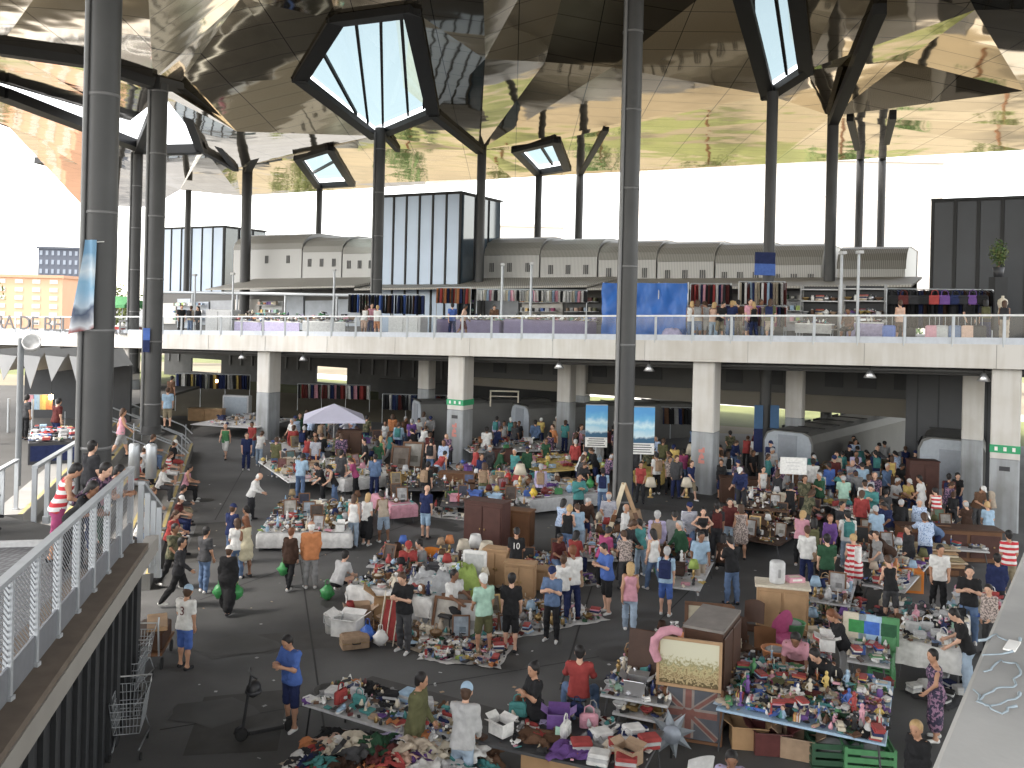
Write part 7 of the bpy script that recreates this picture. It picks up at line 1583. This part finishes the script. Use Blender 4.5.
for ps, cl_ in ((.27,(.50,.52,.55,1)),(.42,(.06,.08,.13,1)),(.5,(.40,.48,.56,1)),(.7,(.20,.36,.50,1)),(.85,(.52,.58,.62,1))): e_ = els.new(ps); e_.color = cl_
nf.links.new(maf.outputs[0], crf.inputs['Fac']); nf.links.new(crf.outputs['Color'], pf_.inputs['Base Color']); pf_.inputs['Roughness'].default_value = .8
def flagf(i_, j_, d=0):
    ul = 86-17*(1-j_)**1.3; ur = 97-1.5*(1-j_); p_ = at(ul+(ur-ul)*i_, 334-94*j_-6*(1-j_)*i_, Yb); return (p_.x-o0.x, -.04-.08*math.sin(i_*7+j_*3)*(1-j_*.6)+d, p_.z-o0.z)
b.grid(10,16,lambda i_,j_: flagf(i_,j_),m_flag); b.grid(10,16,lambda i_,j_: flagf(1-i_,j_,.015),m_flag); b.build('cloth', t)
b = MB(); q_ = at(97,242,Yb)-o0
b.tube([(q_.x,.0,q_.z),(q_.x+.1,.12,q_.z+.02)],.012,paint('white'),5); b.build('tie', t)
banner('b',143,150,328,352,[fab('navy'),fab('blue')],'small blue poster taped to the second thick pole',slack=.02)
banner('h',753,762,405,452,[fab('navy'),mat('poster dim blue',(.04,.10,.20),.6)],'left dim blue poster on the banner pole under the deck',slack=.02)
banner('h',769,778,405,452,[fab('navy'),mat('poster dim blue',(.04,.10,.20),.6)],'right dim blue poster on the banner pole under the deck',slack=.02)
banner('h',754,775,252,275,[fab('blue'),fab('navy')],'blue and black banner above the deck on the banner pole',slack=.02)
# planks leaning at the foot of the central pole
for k,(u,v,u2,v2,lb) in enumerate(((602,556,614,505,'left pale plank leaning against the foot of the tall pole'),(648,550,628,500,'right brown plank leaning against the foot of the tall pole'))):
    p = G(u,v); q = poles['c'][0]+Vector((0,-.4,1.9)); t = thing('leaning_plank', lb, 'plank', p); d3 = q-p; b = MB(); b.bar((0,0,0.02),d3,.14,.05,wood('cream' if k==0 else 'tan')); b.build('board', t); b = MB(); b.bar(d3*.45+Vector((0,-.04,0)),d3*.55+Vector((0,-.04,0)),.15,.03,wood('brown')); b.build('cleat', t)
# ---- held things
def held(kind, c, person_root, side, label, dz=-.42, s=1.0):
    r_, pose, fem, J, sc_ = next(q for q in PEOPLE if q[0] is person_root); w0 = Matrix.Translation(r_.location) @ r_.rotation_euler.to_matrix().to_4x4() @ Vector(J[side+'wr']*sc_)
    return goods(kind, c, (w0.x,w0.y,max(.02,w0.z+dz)), rg.uniform(0,3), s, label=label)
def by(text): return next(q[0] for q in PEOPLE if text in q[0]['label'])
rb = by('black robe'); held('plastic_bag','green',rb,'L','green plastic bag in the right-hand side of the robed walker',-.5,1.05); held('plastic_bag','green',rb,'R','green plastic bag at the left side of the robed walker',-.5,1.0)
held('plastic_bag','green',by('dark brown jacket'),'L','green plastic bag carried by the woman in the dark brown jacket',-.5,1.0)
held('plastic_bag','green',by('with a green bag under'),'R','green bag hanging from the woman below the tall pole',-.48,.9)
p = G(327,600); goods('plastic_bag','green',p,0,1.1,label='green plastic bag on the ground beside the squatting man')
held('handbag','tan',by('right one of a couple'),'R','tan handbag worn by the man of the couple',-.1,1.0); held('handbag','tan',by('carrying a tan bag'),'R','tan shoulder bag on the white shirted person in the right aisle',-.1,1.1)
held('open_carton','white',by('holding boxes'),'L','white box held by the long haired person behind the toys',-.05,.9); held('game_box','red',by('holding boxes'),'R','red box held by the long haired person behind the toys',-.05,1.1)
def backpack(root, c, label):
    r_, pose, fem, J, sc_ = next(q for q in PEOPLE if q[0] is root); w0 = Matrix.Translation(r_.location) @ r_.rotation_euler.to_matrix().to_4x4(); p = w0 @ Vector((J['pel']+J['tor'](np.array([0,.20,.28])))*sc_)
    t = thing('backpack', label, 'backpack', p, r_.rotation_euler.z); b = MB(); b.bbox((0,0,0),(.30,.16,.44),fab(c),.05); b.build('bag', t); b = MB(); b.bbox((0,.095,-.08),(.22,.06,.2),fab(c),.02); b.build('pocket', t)
    for sx in (-1,1): b = MB(); b.tube([(sx*.1,-.06,.2),(sx*.11,-.22,.24),(sx*.12,-.34,.1),(sx*.11,-.20,-.14),(sx*.10,-.06,-.18)],.018,fab(c),6); b.build('strap', t)
backpack(by('with blue backpack'),'navy','navy backpack worn by the man in light blue on the central aisle')
rb_ = random.Random(19); nbag = 0
for (r_, pose, fem, J, sc_) in list(PEOPLE):
    hd = abs((math.degrees(r_.rotation_euler.z)+180) % 360-180)
    if nbag >= 26 or pose not in ('stand','stand2','walk') or hd < 110 or rb_.random() < .45 or 'backpack' in r_['label'] or r_.location.y < 26: continue
    c_ = rb_.choice(['black','navy','charcoal','dark red','olive','grey','tan','teal']); w_ = r_['label'].split(' standing')[0].split(' walking')[0].split(' in the')[0].split(' on the')[0]
    lb_ = f'{c_} backpack on the back of the {w_}'
    if len(lb_.split()) > 16 or lb_ in LABELS: continue
    backpack(r_, c_, lb_); nbag += 1
# number on the football shirts
def decal(root, body, col, label_part, size, z=.30):
    r_, pose, fem, J, sc_ = next(q for q in PEOPLE if q[0] is root); me = text_mesh(body, size, .004); me.materials.append(paint(col)); o = link(label_part, me, root)
    c = J['pel']+J['tor'](np.array([0,.128,z-size*.35])); o.matrix_local = Matrix.Translation(c) @ Matrix.Rotation(-R(POSES[pose][0])*-1,4,'X') @ Matrix.Rotation(R(180),4,'Z') @ Matrix.Rotation(R(90),4,'X')
    return o
decal(by('seen from behind on the open asphalt'),'3','dark red','shirt_number',.26); decal(by('white numerals'),'10','white','shirt_number',.24)
# ---- e-scooter
p = G(266,736); t = thing('kick_scooter','black electric kick scooter standing beside the man in blue','scooter',p,R(-62))
bk = paint('black')
b = MB(); b.bbox((0,0,.13),(.16,.62,.06),bk,.02); b.build('deck', t)
for yy, nm in ((-.42,'front_wheel'),(.42,'rear_wheel')):
    M = Matrix.Translation((0,yy,.11)) @ Matrix.Rotation(R(90),4,'Y'); b = MB(); b.lathe([(.06,-.03),(.11,-.028),(.112,0),(.11,.028),(.06,.03)],mat('rubber',(.02,.02,.02),.9),18,M); b.build(nm, t)
b = MB(); b.tube([(0,-.42,.12),(0,-.38,.35),(0,-.28,1.1)],[.03,.028,.022],bk,8); b.build('stem', t)
b = MB(); b.tube([(-.26,-.24,1.13),(-.1,-.29,1.13),(.1,-.29,1.13),(.26,-.24,1.13)],.017,bk,8); b.build('handlebar', t)
b = MB(); b.tube([(0,-.42,.26),(0,-.52,.22),(0,-.54,.14)],.025,bk,6); b.tube([(0,.34,.24),(0,.45,.26),(0,.54,.18)],.025,bk,6); b.build('mudguard', t)
tag(put(MB().ell((0,0,.12),(.13,.15,.15),bk,12,8).lathe([(.14,.05),(.15,.08),(.14,.11)],paint('charcoal'),12).build('helmet'),p+Vector((-.22,-.05,.72)),0),'black bag hanging from the scooter handlebar','bag')
# ---- shopping carts and barrow along the wall
def cart(p, rz, label, s=1.0):
    t = thing('shopping_cart', label, 'cart', p, rz); b = MB(); w1,w2,l,z0_,z1_ = .26,.20,.42,.42,.95
    for k in range(9):
        f = k/8; b.tube([(-w1+2*w1*f,l,z1_),(-w2+2*w2*f,l*.8,z0_)],.006,M_STEEL,4); b.tube([(-w1+2*w1*f,-l,z1_),(-w2+2*w2*f,-l*.8,z0_)],.006,M_STEEL,4)
        for sx in (-1,1): b.tube([(sx*w1,-l+2*l*f,z1_),(sx*w2,(-l+2*l*f)*.8,z0_)],.006,M_STEEL,4)
    for z in np.linspace(0,1,5):
        wx = w2+(w1-w2)*z; ly = l*(.8+.2*z); zz = z0_+(z1_-z0_)*z; b.tube([(-wx,-ly,zz),(wx,-ly,zz),(wx,ly,zz),(-wx,ly,zz),(-wx,-ly,zz)],.008,M_STEEL,4)
    b.build('basket', t); b = MB(); b.tube([(-w1,l,z1_),(-w1,l+.12,z1_+.08),(w1,l+.12,z1_+.08),(w1,l,z1_)],.015,paint('light grey'),6); b.build('handle', t)
    b = MB()
    for sx in (-1,1): b.tube([(sx*w2,l*.8,z0_),(sx*w1,l,.16),(sx*w2,-l*.9,.16)],.014,M_STEEL,6)
    b.build('chassis', t)
    for sx in (-1,1):
        for sy in (-1,1): b = MB(); M = Matrix.Translation((sx*w1*.9,sy*l*.9,.06)) @ Matrix.Rotation(R(90),4,'Y'); b.lathe([(.06,-.015),(.06,.015)],mat('rubber',(.02,.02,.02),.9),12,M); b.build('wheel', t)
cart(G(124,756)+Vector((0,.2,0)), R(14), 'steel wire shopping cart nearest the bottom edge beside the slatted wall'); cart(G(128,712)+Vector((-.1,.2,0)), R(10), 'second wire shopping cart behind the nearest cart')
cart(G(112,728)+Vector((-.25,.35,0)), R(24), 'wire shopping cart squeezed between the nearest cart and the slatted wall'); cart(G(134,690)+Vector((-.1,.2,0)), R(4), 'last wire shopping cart of the row, next to the loaded barrow')
p = G(146,668); t = thing('hand_barrow','dark loaded hand barrow with tan boards behind the shopping carts','barrow',p,R(10)); b = MB(); b.bbox((0,.4,.35),(.7,1.3,.06),wood('brown'),.01); b.build('platform', t)
b = MB(); b.bbox((.02,.4,.55),(.6,1.0,.32),wood('dark brown'),.03); b.bbox((.1,.5,.76),(.4,.9,.08),wood('tan'),.01,.2); b.build('load', t)
for sx in (-1,1): b = MB(); b.tube([(sx*.3,-.3,.35),(sx*.3,-.42,1.0),(sx*.3,-.36,1.15)],.018,M_STEEL,6); b.build('handle', t)
for sx in (-1,1):
    for yy in (-.1,.9): b = MB(); M = Matrix.Translation((sx*.32,yy,.12)) @ Matrix.Rotation(R(90),4,'Y'); b.lathe([(.12,-.02),(.12,.02)],mat('rubber',(.02,.02,.02),.9),12,M); b.build('wheel', t)
# ---- left tent stall
a, x, y, w_, d = stall((28,442),(78,440),(80,428),2.85,'on the tent stall at the far left',CLO+['book_stack','game_box'],['white','light grey','silver','red','black','light blue'],14,60,table=None)
tag(put(MB().bbox((0,0,.35),(w_,d,.72),paint('charcoal'),.02).box((0,-d/2-.005,.35),(w_*.9,.02,.5),fab('navy')).build('stall_counter'),(a+x*w_/2+y*d/2)-Vector((0,0,.74)),math.atan2(x.y,x.x)),'dark counter of the tent stall at the far left','counter')
for i,(u,c_,lb) in enumerate(((30,'pink','pink pennant cloth under the pleated tent'),(37,'light blue','light blue cloth hanging under the pleated tent'),(43,'yellow','yellow cloth hanging under the pleated tent'),(49,'orange','orange cloth hanging under the pleated tent'))):
    p = at(u,401,36.5); tag(put(MB().grid(5,6,lambda i_,j_:((i_-.5)*.26,.03*math.sin(i_*9),-.6*j_),fab(c_)).grid(5,6,lambda i_,j_:((.5-i_)*.26,.02+.03*math.sin(i_*9),-.6*j_),fab(c_)).tube([(-.14,.01,.01),(.14,.01,.01)],.01,M_STEEL,5).build('hanging_cloth'),p+Vector((0,0,.25))),lb,'cloth')
p = at(64,442,35.5); t = thing('price_sign','yellow square sign hanging at the tent stall','sign',p); b = MB(); b.bbox((0,0,.35),(.62,.03,.58),paint('yellow'),.01); b.build('board', t); b = MB(); b.tube([(0,.03,.3),(0,.03,1.2)],.012,M_STEEL,5); b.build('hanger', t)
b = MB()
for k in range(3): b.box((0,-.02,.5-.14*k),(.4-.08*(k%2),.008,.03),paint('olive'))
b.build('text_line', t)
p = at(43,463,30); tag(put(MB().lathe([(.2,0),(.24,.6),(.26,.62),(.22,.62),(.19,.05)],paint('blue'),16).ell((0,0,.5),(.19,.19,.1),fab('charcoal')).build('blue_bin'),Vector((p.x,p.y,2.35))),'blue plastic bin standing behind the terrace railing at left','bin')
# warm bulb of the tent stall and back stall (lit lamps in the photo)
for q, lb in ((at(51,397,36.3),'lit warm bulb under the pleated tent'),(at(217,381,62),'lit bulb over the dark clothes counter at the back left')):
    t = thing('lit_bulb', lb, 'bulb', q); b = MB(); b.ell((0,0,0),(.09,.09,.11),mat('lit bulb glass',(.9,.8,.6),.3,emit=((1,.75,.42),14))); b.build('glass', t); b = MB(); b.lathe([(.04,.08),(.04,.2),(.01,.21)],paint('charcoal')); b.tube([(0,0,.2),(0,0,.7)],.01,paint('black'),5); b.build('cap', t)
# ================================================================== DECK STALLS
for u0, u1, off, c_, lb in ((436,500,2.6,'lavender','left purple cloth covered table on the deck'),(503,588,2.4,'purple','right purple cloth covered table on the deck')):
    s0, s1 = deck_s(u0,off), deck_s(u1,off); b = MB(); L_ = s1-s0; cm = mat('purple grey cloth '+c_,(.17,.14,.23),.9,0,.2,3,.4,8)
    o = MB().bbox((L_/2,.5,.45),(L_,1.0,.9),cm,.05).box((L_/2,.5,.905),(L_*.98,.96,.02),cm).build('cloth_covered_table'); put(o, D(s0,off), AF); tag(o, lb, 'table')
    for k in range(int(L_/.22)):
        pass
    a_ = D(s0,off,.93); bq = D(s1,off,.93); e_ = NF*.9
    jumble([a_,bq,bq+e_,a_+e_], 110, f'small white and brown oddments on the {lb}', .2, a_.z, .06, .22)
s0, s1 = deck_s(601,1.2), deck_s(686,1.2); L_ = s1-s0; zt3 = zat(640,282,1.2)-zdeck((s0+s1)/2)
t = thing('tarpaulin','bright blue tarpaulin screen hanging on the deck behind the tall pole','tarpaulin',D(s0,1.2),AF)
b = MB(); mt = mat('blue tarpaulin',(.035,.13,.42),.5,0,.2,1.2,.6,3); f = lambda i,j:(i*L_,.13*noise(i*8,j*3)+.07*math.sin(i*25+4*j)+.06*math.sin(j*9-i*6),.05+zt3*j-.05*(1-(2*i%.5*2-.5)**2)*j)
b.grid(40,16,f,mt); b.grid(40,16,lambda i,j:(f(1-i,j)[0],f(1-i,j)[1]+.02,f(1-i,j)[2]),mt); b.build('sheet', t)
for k in range(4): b = MB(); b.tube([(L_*k/3,.15,0),(L_*k/3,.15,zt3+.05)],.03,M_STEEL,6); b.build('pole', t)
tag(put(MB().grid(10,8,lambda i,j:((i-.5)*1.0,(j-.5)*.6,max(.01,.5*(1-(2*i-1)**4)*(1-(2*j-1)**4)+.06*noise(i*6,j*6))),fab('lavender')).build('covered_bundle'),DU(672,.7),AF),'pale lavender bundle in front of the blue tarpaulin','bundle')
def rack(u0, u1, off, zr, label, cols, n, drop=.85, place='', frame=True):
    s0, s1 = deck_s(u0,off), deck_s(u1,off); L_ = s1-s0; p0 = D(s0,off)
    t = thing('clothes_rack', label, 'clothes rack', p0, AF)
    b = MB(); b.tube([(0,0,zr),(L_,0,zr)],.025,M_STEEL,6); b.build('rail', t)
    for xx in (0,L_): b = MB(); b.tube([(xx,0,0),(xx,0,zr)],.025,M_STEEL,6); b.build('leg', t)
    for k in range(n):
        c_ = cols[k%len(cols)]; key = ('hang',c_,k%3,drop); 
        if key not in PROTO:
            b = MB(); sd = k%3; fa = lambda i,j:((.06+.01*sd)*(math.sin(i*6.28)),(i-.5)*.46*(1-.25*(1-j)),-.06-drop*j-.02*math.sin(i*8+sd)); b.grid(7,6,fa,fab(c_)); b.grid(7,6,lambda i,j:(-fa(i,j)[0]-.03,fa(1-i,j)[1],fa(1-i,j)[2]),fab(c_)); b.tube([(0,0,.0),(0,0,-.05),(0,-.18,-.12)],.006,M_STEEL,4); PROTO[key] = b.mesh('hanging_garment')
        o = link('hanging_garment', PROTO[key]); q = p0+DF*(L_*(k+.5)/n)+Vector((0,0,zr)); put(o, q, AF+rg.uniform(-.5,.5)+.5); tag(o, f'{c_} garment hanging {place}', 'garment', 'garments hanging '+place)
    return t
rack(348,424,4,zat(385,293,4)-zdeck(deck_s(385,4)),'long rail of dark clothes on the deck left half',['black','navy','black','dark blue' if 'dark blue' in PAL else 'blue','charcoal','black','dark brown','navy'],26,1.0,'on the dark clothes rail of the deck')
rack(436,470,5,zat(450,287,5)-zdeck(deck_s(450,5)),'rail of orange and grey clothes on the deck right of the glazed cube',['orange','dark grey','red','tan','orange','navy'],16,.8,'on the deck rail right of the glazed cube')
rack(476,586,5.5,zat(530,288,5.5)-zdeck(deck_s(530,5.5)),'long rail of small pale clothes behind the purple tables',['white','light grey','white','cream','light blue','pink','white','charcoal'],40,.55,'on the pale clothes rail behind the purple tables')
rack(690,730,3.4,zat(710,283,3.4)-zdeck(deck_s(710,3.4)),'high clothes rail on the deck right of the blue tarpaulin',['dark red','black','red','white','navy','pink','charcoal'],16,.95,'right of the blue tarpaulin')
rack(738,784,3.4,zat(760,281,3.4)-zdeck(deck_s(760,3.4)),'second high clothes rail on the deck above the crowd',['cream','black','white','dark red','light blue','navy','beige'],18,.95,'above the deck crowd')
rack(692,786,2.4,1.55,'low crowded clothes rail among the deck crowd',['red','black','white','magenta','navy','black','dark red','cream','purple'],34,.8,'on the low rail among the deck crowd')
rack(886,992,3.2,zat(940,288,3.2)-zdeck(deck_s(940,3.2)),'high rail of dark bags at the right end of the deck',['black','charcoal','black','navy','dark brown'],26,1.5,'in the dark stall at the right of the deck')
for i,(u,c_) in enumerate(((893,'black'),(903,'dark red'),(913,'charcoal'),(923,'black'),(934,'red'),(944,'purple'),(955,'navy'),(963,'charcoal'),(972,'purple'),(981,'black'))):
    p = DU(u,2.8,zat(u,298,2.8)-zdeck(deck_s(u,2.8))-.25); goods('handbag',c_,p,AF,1.5,label=f'{c_} backpack hanging high in the dark stall on the deck', group='backpacks hanging on the deck')
for i,(u,c_,lb) in enumerate(((889,'blue','blue suitcase beside the woman before the bag stall'),(932,'pink','bright pink suitcase in the deck suitcase row'),(942,'light grey','pale grey suitcase in the deck suitcase row'),(955,'denim blue','slate blue suitcase in the deck suitcase row'),(968,'peach','dusty pink suitcase in the deck suitcase row'),(979,'black','black suitcase at the end of the deck suitcase row'))):
    p = DU(u,1.1); t = thing('trolley_suitcase', lb, 'suitcase', p, AF); b = MB(); b.bbox((0,0,.36),(.46,.26,.62),paint(c_),.05); b.build('shell', t)
    b = MB()
    for sx in (-1,1): b.tube([(sx*.1,.08,.66),(sx*.1,.08,1.0)],.01,M_STEEL,5)
    b.tube([(-.12,.08,1.0),(.12,.08,1.0)],.015,paint('black'),5); b.build('pull_handle', t)
    b = MB()
    for sx in (-1,1): b.lathe([(.03,0),(.035,.03),(.02,.055)],paint('black'),8,None,(sx*.17,0,0))
    b.build('wheel', t)
for u0, u1, lb in ((800,838,'left grey steel shelf unit on the deck'),(842,884,'right grey steel shelf unit on the deck')):
    s0, s1 = deck_s(u0,4), deck_s(u1,4); L_ = s1-s0; t = thing('steel_shelf', lb, 'shelf', D(s0,4), AF)
    for z in (.5,1.1,1.7,2.2): b = MB(); b.box((L_/2,.25,z),(L_,.5,.05),paint('light grey')); b.build('shelf_board', t)
    for xx in (0,L_):
        for yy in (0,.5): b = MB(); b.box((xx,yy,1.2),(.05,.05,2.4),paint('grey')); b.build('upright', t)
    b = MB(); b.box((L_/2,.53,1.2),(L_,.02,2.3),M_DARK); b.build('back_panel', t)
    for z in (.53,1.13,1.73): 
        for k in range(5): q = D(s0,4.15)+DF*(L_*(k+.6)/5.4)+Vector((0,0,z)); goods(['bowl','jar','book_stack','teapot','bowl'][k],['brass','white','tan','silver','brown'][(k+int(z*3))%5],q,0,1.2,f'on the {"lower" if z<1 else "middle" if z<1.5 else "upper"} board of the {lb[:lb.index(" grey")]} deck shelf')
s0, s1 = deck_s(795,2), deck_s(832,2); L_ = s1-s0; t = thing('folding_table','white topped folding table on the deck before the steel shelves','table',D(s0,2),AF); b = MB(); b.bbox((L_/2,.3,.72),(L_,.6,.05),paint('white'),.01); b.build('tabletop', t); b = MB(); b.box((L_/2,-.02,.52),(L_*.98,.03,.36),fab('light grey')); b.build('skirt', t)
for xx in (.06,L_-.06):
    for yy in (.05,.55): b = MB(); b.tube([(xx,yy,.70),(xx,yy,0)],.018,M_STEEL,6); b.build('leg', t)
a_ = D(s0,2,.76); bq = D(s1,2,.76); jumble([a_,bq,bq+NF*.6,a_+NF*.6], 60, 'small tan and brass oddments on the deck folding table', .15, a_.z)
for u0, u1, lb in ((234,262,'left crowded display table on the deck by the shop window'),(264,300,'middle crowded display table on the deck by the shop window'),(302,346,'right crowded display table on the deck by the shop window'),(846,884,'low crowded table under the steel shelves on the deck')):
    s0, s1 = deck_s(u0,3), deck_s(u1,3); L_ = s1-s0; t = thing('display_table', lb, 'table', D(s0,3), AF); b = MB(); b.bbox((L_/2,.4,.78),(L_,.8,.05),paint('white'),.01); b.build('tabletop', t); b = MB(); b.box((L_/2,-.01,.4),(L_*.97,.03,.7),fab(['lavender','white','light grey'][int(u0)%3])); b.build('skirt', t)
    a_ = D(s0,3,.82); bq = D(s1,3,.82); jumble([a_,bq,bq+NF*.8,a_+NF*.8], 120, f'bright small goods on the {lb}', .5, a_.z, .08, .28)
for u0, u1, v, off, c_, lb in ((205,232,309,4,'light grey','pale grey shutter box on the deck left of the display tables'),(388,420,316,1.5,'light grey','pale grey counter cabinet on the deck below the dark clothes')):
    s0, s1 = deck_s(u0,off), deck_s(u1,off); h = zat((u0+u1)/2,v,off)-zdeck((s0+s1)/2); L_ = s1-s0; t = thing('counter_cabinet', lb, 'cabinet', D(s0,off), AF); b = MB(); b.bbox((L_/2,.35,h/2),(L_,.7,h),paint(c_),.03); b.build('body', t)
    for k in range(2): b = MB(); b.box((L_*(.27+.46*k),-.01,h/2),(L_*.4,.03,h*.85),paint('light grey')); b.build('door', t)
p = DU(122,3); t = thing('market_umbrella','green market umbrella on the left of the deck','parasol',p,AF); b = MB(); b.tube([(0,0,0),(0,0,2.3)],.03,M_STEEL,6); b.build('pole', t)
b = MB(); mg = fab('green'); b.add([(-1.5,-1,1.85),(1.5,-1,1.85),(1.5,1,1.85),(-1.5,1,1.85),(-.9,0,2.4),(.9,0,2.4)], [(0,1,5,4),(1,2,5),(2,3,4,5),(3,0,4)], mg); b.add([(-1.5,-1,1.85),(1.5,-1,1.85),(1.5,1,1.85),(-1.5,1,1.85),(-1.5,-1,1.65),(1.5,-1,1.65),(1.5,1,1.65),(-1.5,1,1.65)], [(0,4,5,1),(1,5,6,2),(2,6,7,3),(3,7,4,0)], mg); b.build('canopy', t)
for i,u in enumerate((108,121,134)):
    p = DU(u,2); tag(put(MB().bbox((0,0,.45),(.9,.6,.06),paint('white'),.01).box((0,-.28,.2),(.86,.03,.4),fab('red')).box((0,.28,.2),(.86,.03,.4),fab('red')).ell((0,0,.55),(.3,.2,.12),fab(['dark red','white','red'][i])).build('red_stand'),p,AF),['left','middle','right'][i]+' red draped stand under the green umbrella','stand')
t = thing('potted_shrub','green potted shrub at the right end above the bag stall','plant',DU(997,5,2.6)); b = MB(); b.lathe([(.16,0),(.22,.4),(.2,.4),(.05,.1)],paint('charcoal'),12); b.box((0,0,-1.3),(.5,.5,2.6),M_BEAM); b.build('pot', t)
b = MB(); rl = random.Random(4)
for k in range(420):
    dd = Vector((rl.gauss(0,1),rl.gauss(0,1),rl.gauss(0,1))).normalized(); p = Vector((dd.x*.34,dd.y*.34,.95+dd.z*.55))*1.0; p = Vector((p.x*rl.uniform(.3,1.15),p.y*rl.uniform(.3,1.15),.95+(p.z-.95)*rl.uniform(.3,1.2))); w1 = Vector((rl.gauss(0,1),rl.gauss(0,1),rl.gauss(0,1))).normalized()*.07; w2 = w1.cross(dd)*.6
    b.add([p-w1,p-w2,p+w1,p+w2],[(0,1,2,3)],M_L[k%2])
b.build('foliage', t); b = MB(); b.tube([(0,0,.3),(.03,0,.7),(0,.02,1.2)],.03,wood('brown'),6); b.build('stem', t)
p = DU(1002,2.2); t = thing('dress_form','torso form with pale cloth at the right end of the deck','dress form',p,AF); b = MB(); b.lathe([(.12,1.0),(.16,1.1),(.13,1.3),(.18,1.5),(.16,1.62),(.05,1.7),(.05,1.78)],fab('cream'),14); b.build('torso', t); b = MB(); b.tube([(0,0,0),(0,0,1.0)],.02,M_STEEL,6); b.lathe([(.2,0),(.2,.03),(.02,.05)],M_STEEL); b.build('stand', t)
# lower stall clothes behind, under the deck left
def low_rack(u0, u1, Y, zr, label, cols, n, place):
    a_, c_2 = at(u0,300,Y), at(u1,300,Y); L_ = c_2.x-a_.x; p0 = Vector((a_.x,Y,0)); t = thing('clothes_rack', label, 'clothes rack', p0)
    b = MB(); b.tube([(0,0,zr),(L_,0,zr)],.025,M_STEEL,6); b.build('rail', t)
    for k in range(4): b = MB(); b.tube([(L_*k/3,0,0),(L_*k/3,0,zr)],.025,M_STEEL,6); b.build('leg', t)
    for k in range(n):
        c_ = cols[k%len(cols)]; key = ('hang',c_,k%3,.95)
        if key not in PROTO:
            b = MB(); fa = lambda i,j:(.06*math.sin(i*6.28),(i-.5)*.46*(1-.25*(1-j)),-.06-.95*j); b.grid(6,5,fa,fab(c_)); b.grid(6,5,lambda i,j:(-fa(i,j)[0]-.03,fa(1-i,j)[1],fa(1-i,j)[2]),fab(c_)); PROTO[key] = b.mesh('hanging_garment')
        o = link('hanging_garment', PROTO[key]); put(o, p0+Vector((L_*(k+.5)/n,0,zr)), .6+rg.uniform(-.5,.5)); tag(o, f'{c_} garment hanging {place}', 'garment', 'garments hanging '+place)
low_rack(178,252,62,2.6,'long clothes rail at the back left under the deck',['navy','charcoal','white','grey','black','yellow','dark brown','navy'],26,'on the back left rail under the deck')
low_rack(385,455,58,1.9,'dim clothes rail behind the left crowd under the deck',['black','charcoal','white','navy','denim blue','dark red'],22,'on the dim rail left of the sign column')
low_rack(620,700,54,1.9,'dim clothes rail behind the right poster',['black','charcoal','grey','navy','brown'],24,'on the dim rail behind the right poster')
low_rack(300,372,64,1.9,'dim clothes rail behind the parasol under the deck',['charcoal','red','dark red','white','navy','pink'],22,'on the dim rail behind the parasol')
tag(put(MB().bbox((0,0,.8),(1.8,.5,1.6),paint('light grey'),.03).box((0,-.26,.8),(1.6,.03,1.4),mat('grey blue panel',(.30,.34,.38),.5)).build('grey_screen'),G(232,422)+Vector((0,1,0)),R(-10)),'pale grey screen panel at the back left counter','screen')
p = at(504,412,52); tag(put(MB().box((0,0,.9),(1.7,.08,.08),paint('cream')).box((-.8,0,.45),(.08,.08,.9),paint('cream')).box((.8,0,.45),(.08,.08,.9),paint('cream')).box((0,0,.6),(1.52,.05,.05),paint('cream')).build('white_rail_frame'),Vector((p.x,p.y,zat(504,430,20) if False else 1.9))),'pale rail frame on the lower ramp right of the sign column','frame')
# every repeat of a kind carries a group
from collections import Counter
tops = [o for o in sc.objects if o.parent is None and o.get('label')]
import re as _re
kind = lambda o: _re.sub(r'\.\d+$', '', o.name)
cnt = Counter(kind(o) for o in tops)
for o in tops:
    if cnt[kind(o)] > 1 and not o.get('group') and o.get('kind') != 'stuff': o['group'] = kind(o).replace('_', ' ') + ' pieces around the market'
bpy.context.view_layer.update()
import os
if os.environ.get('LABELDBG'):
    for l, os_ in LABELS.items():
        n = len(l.split())
        if n > 16 or n < 4 or (len(os_) > 1): print('LBL', n, len(os_), os_[0].name, '|', l)
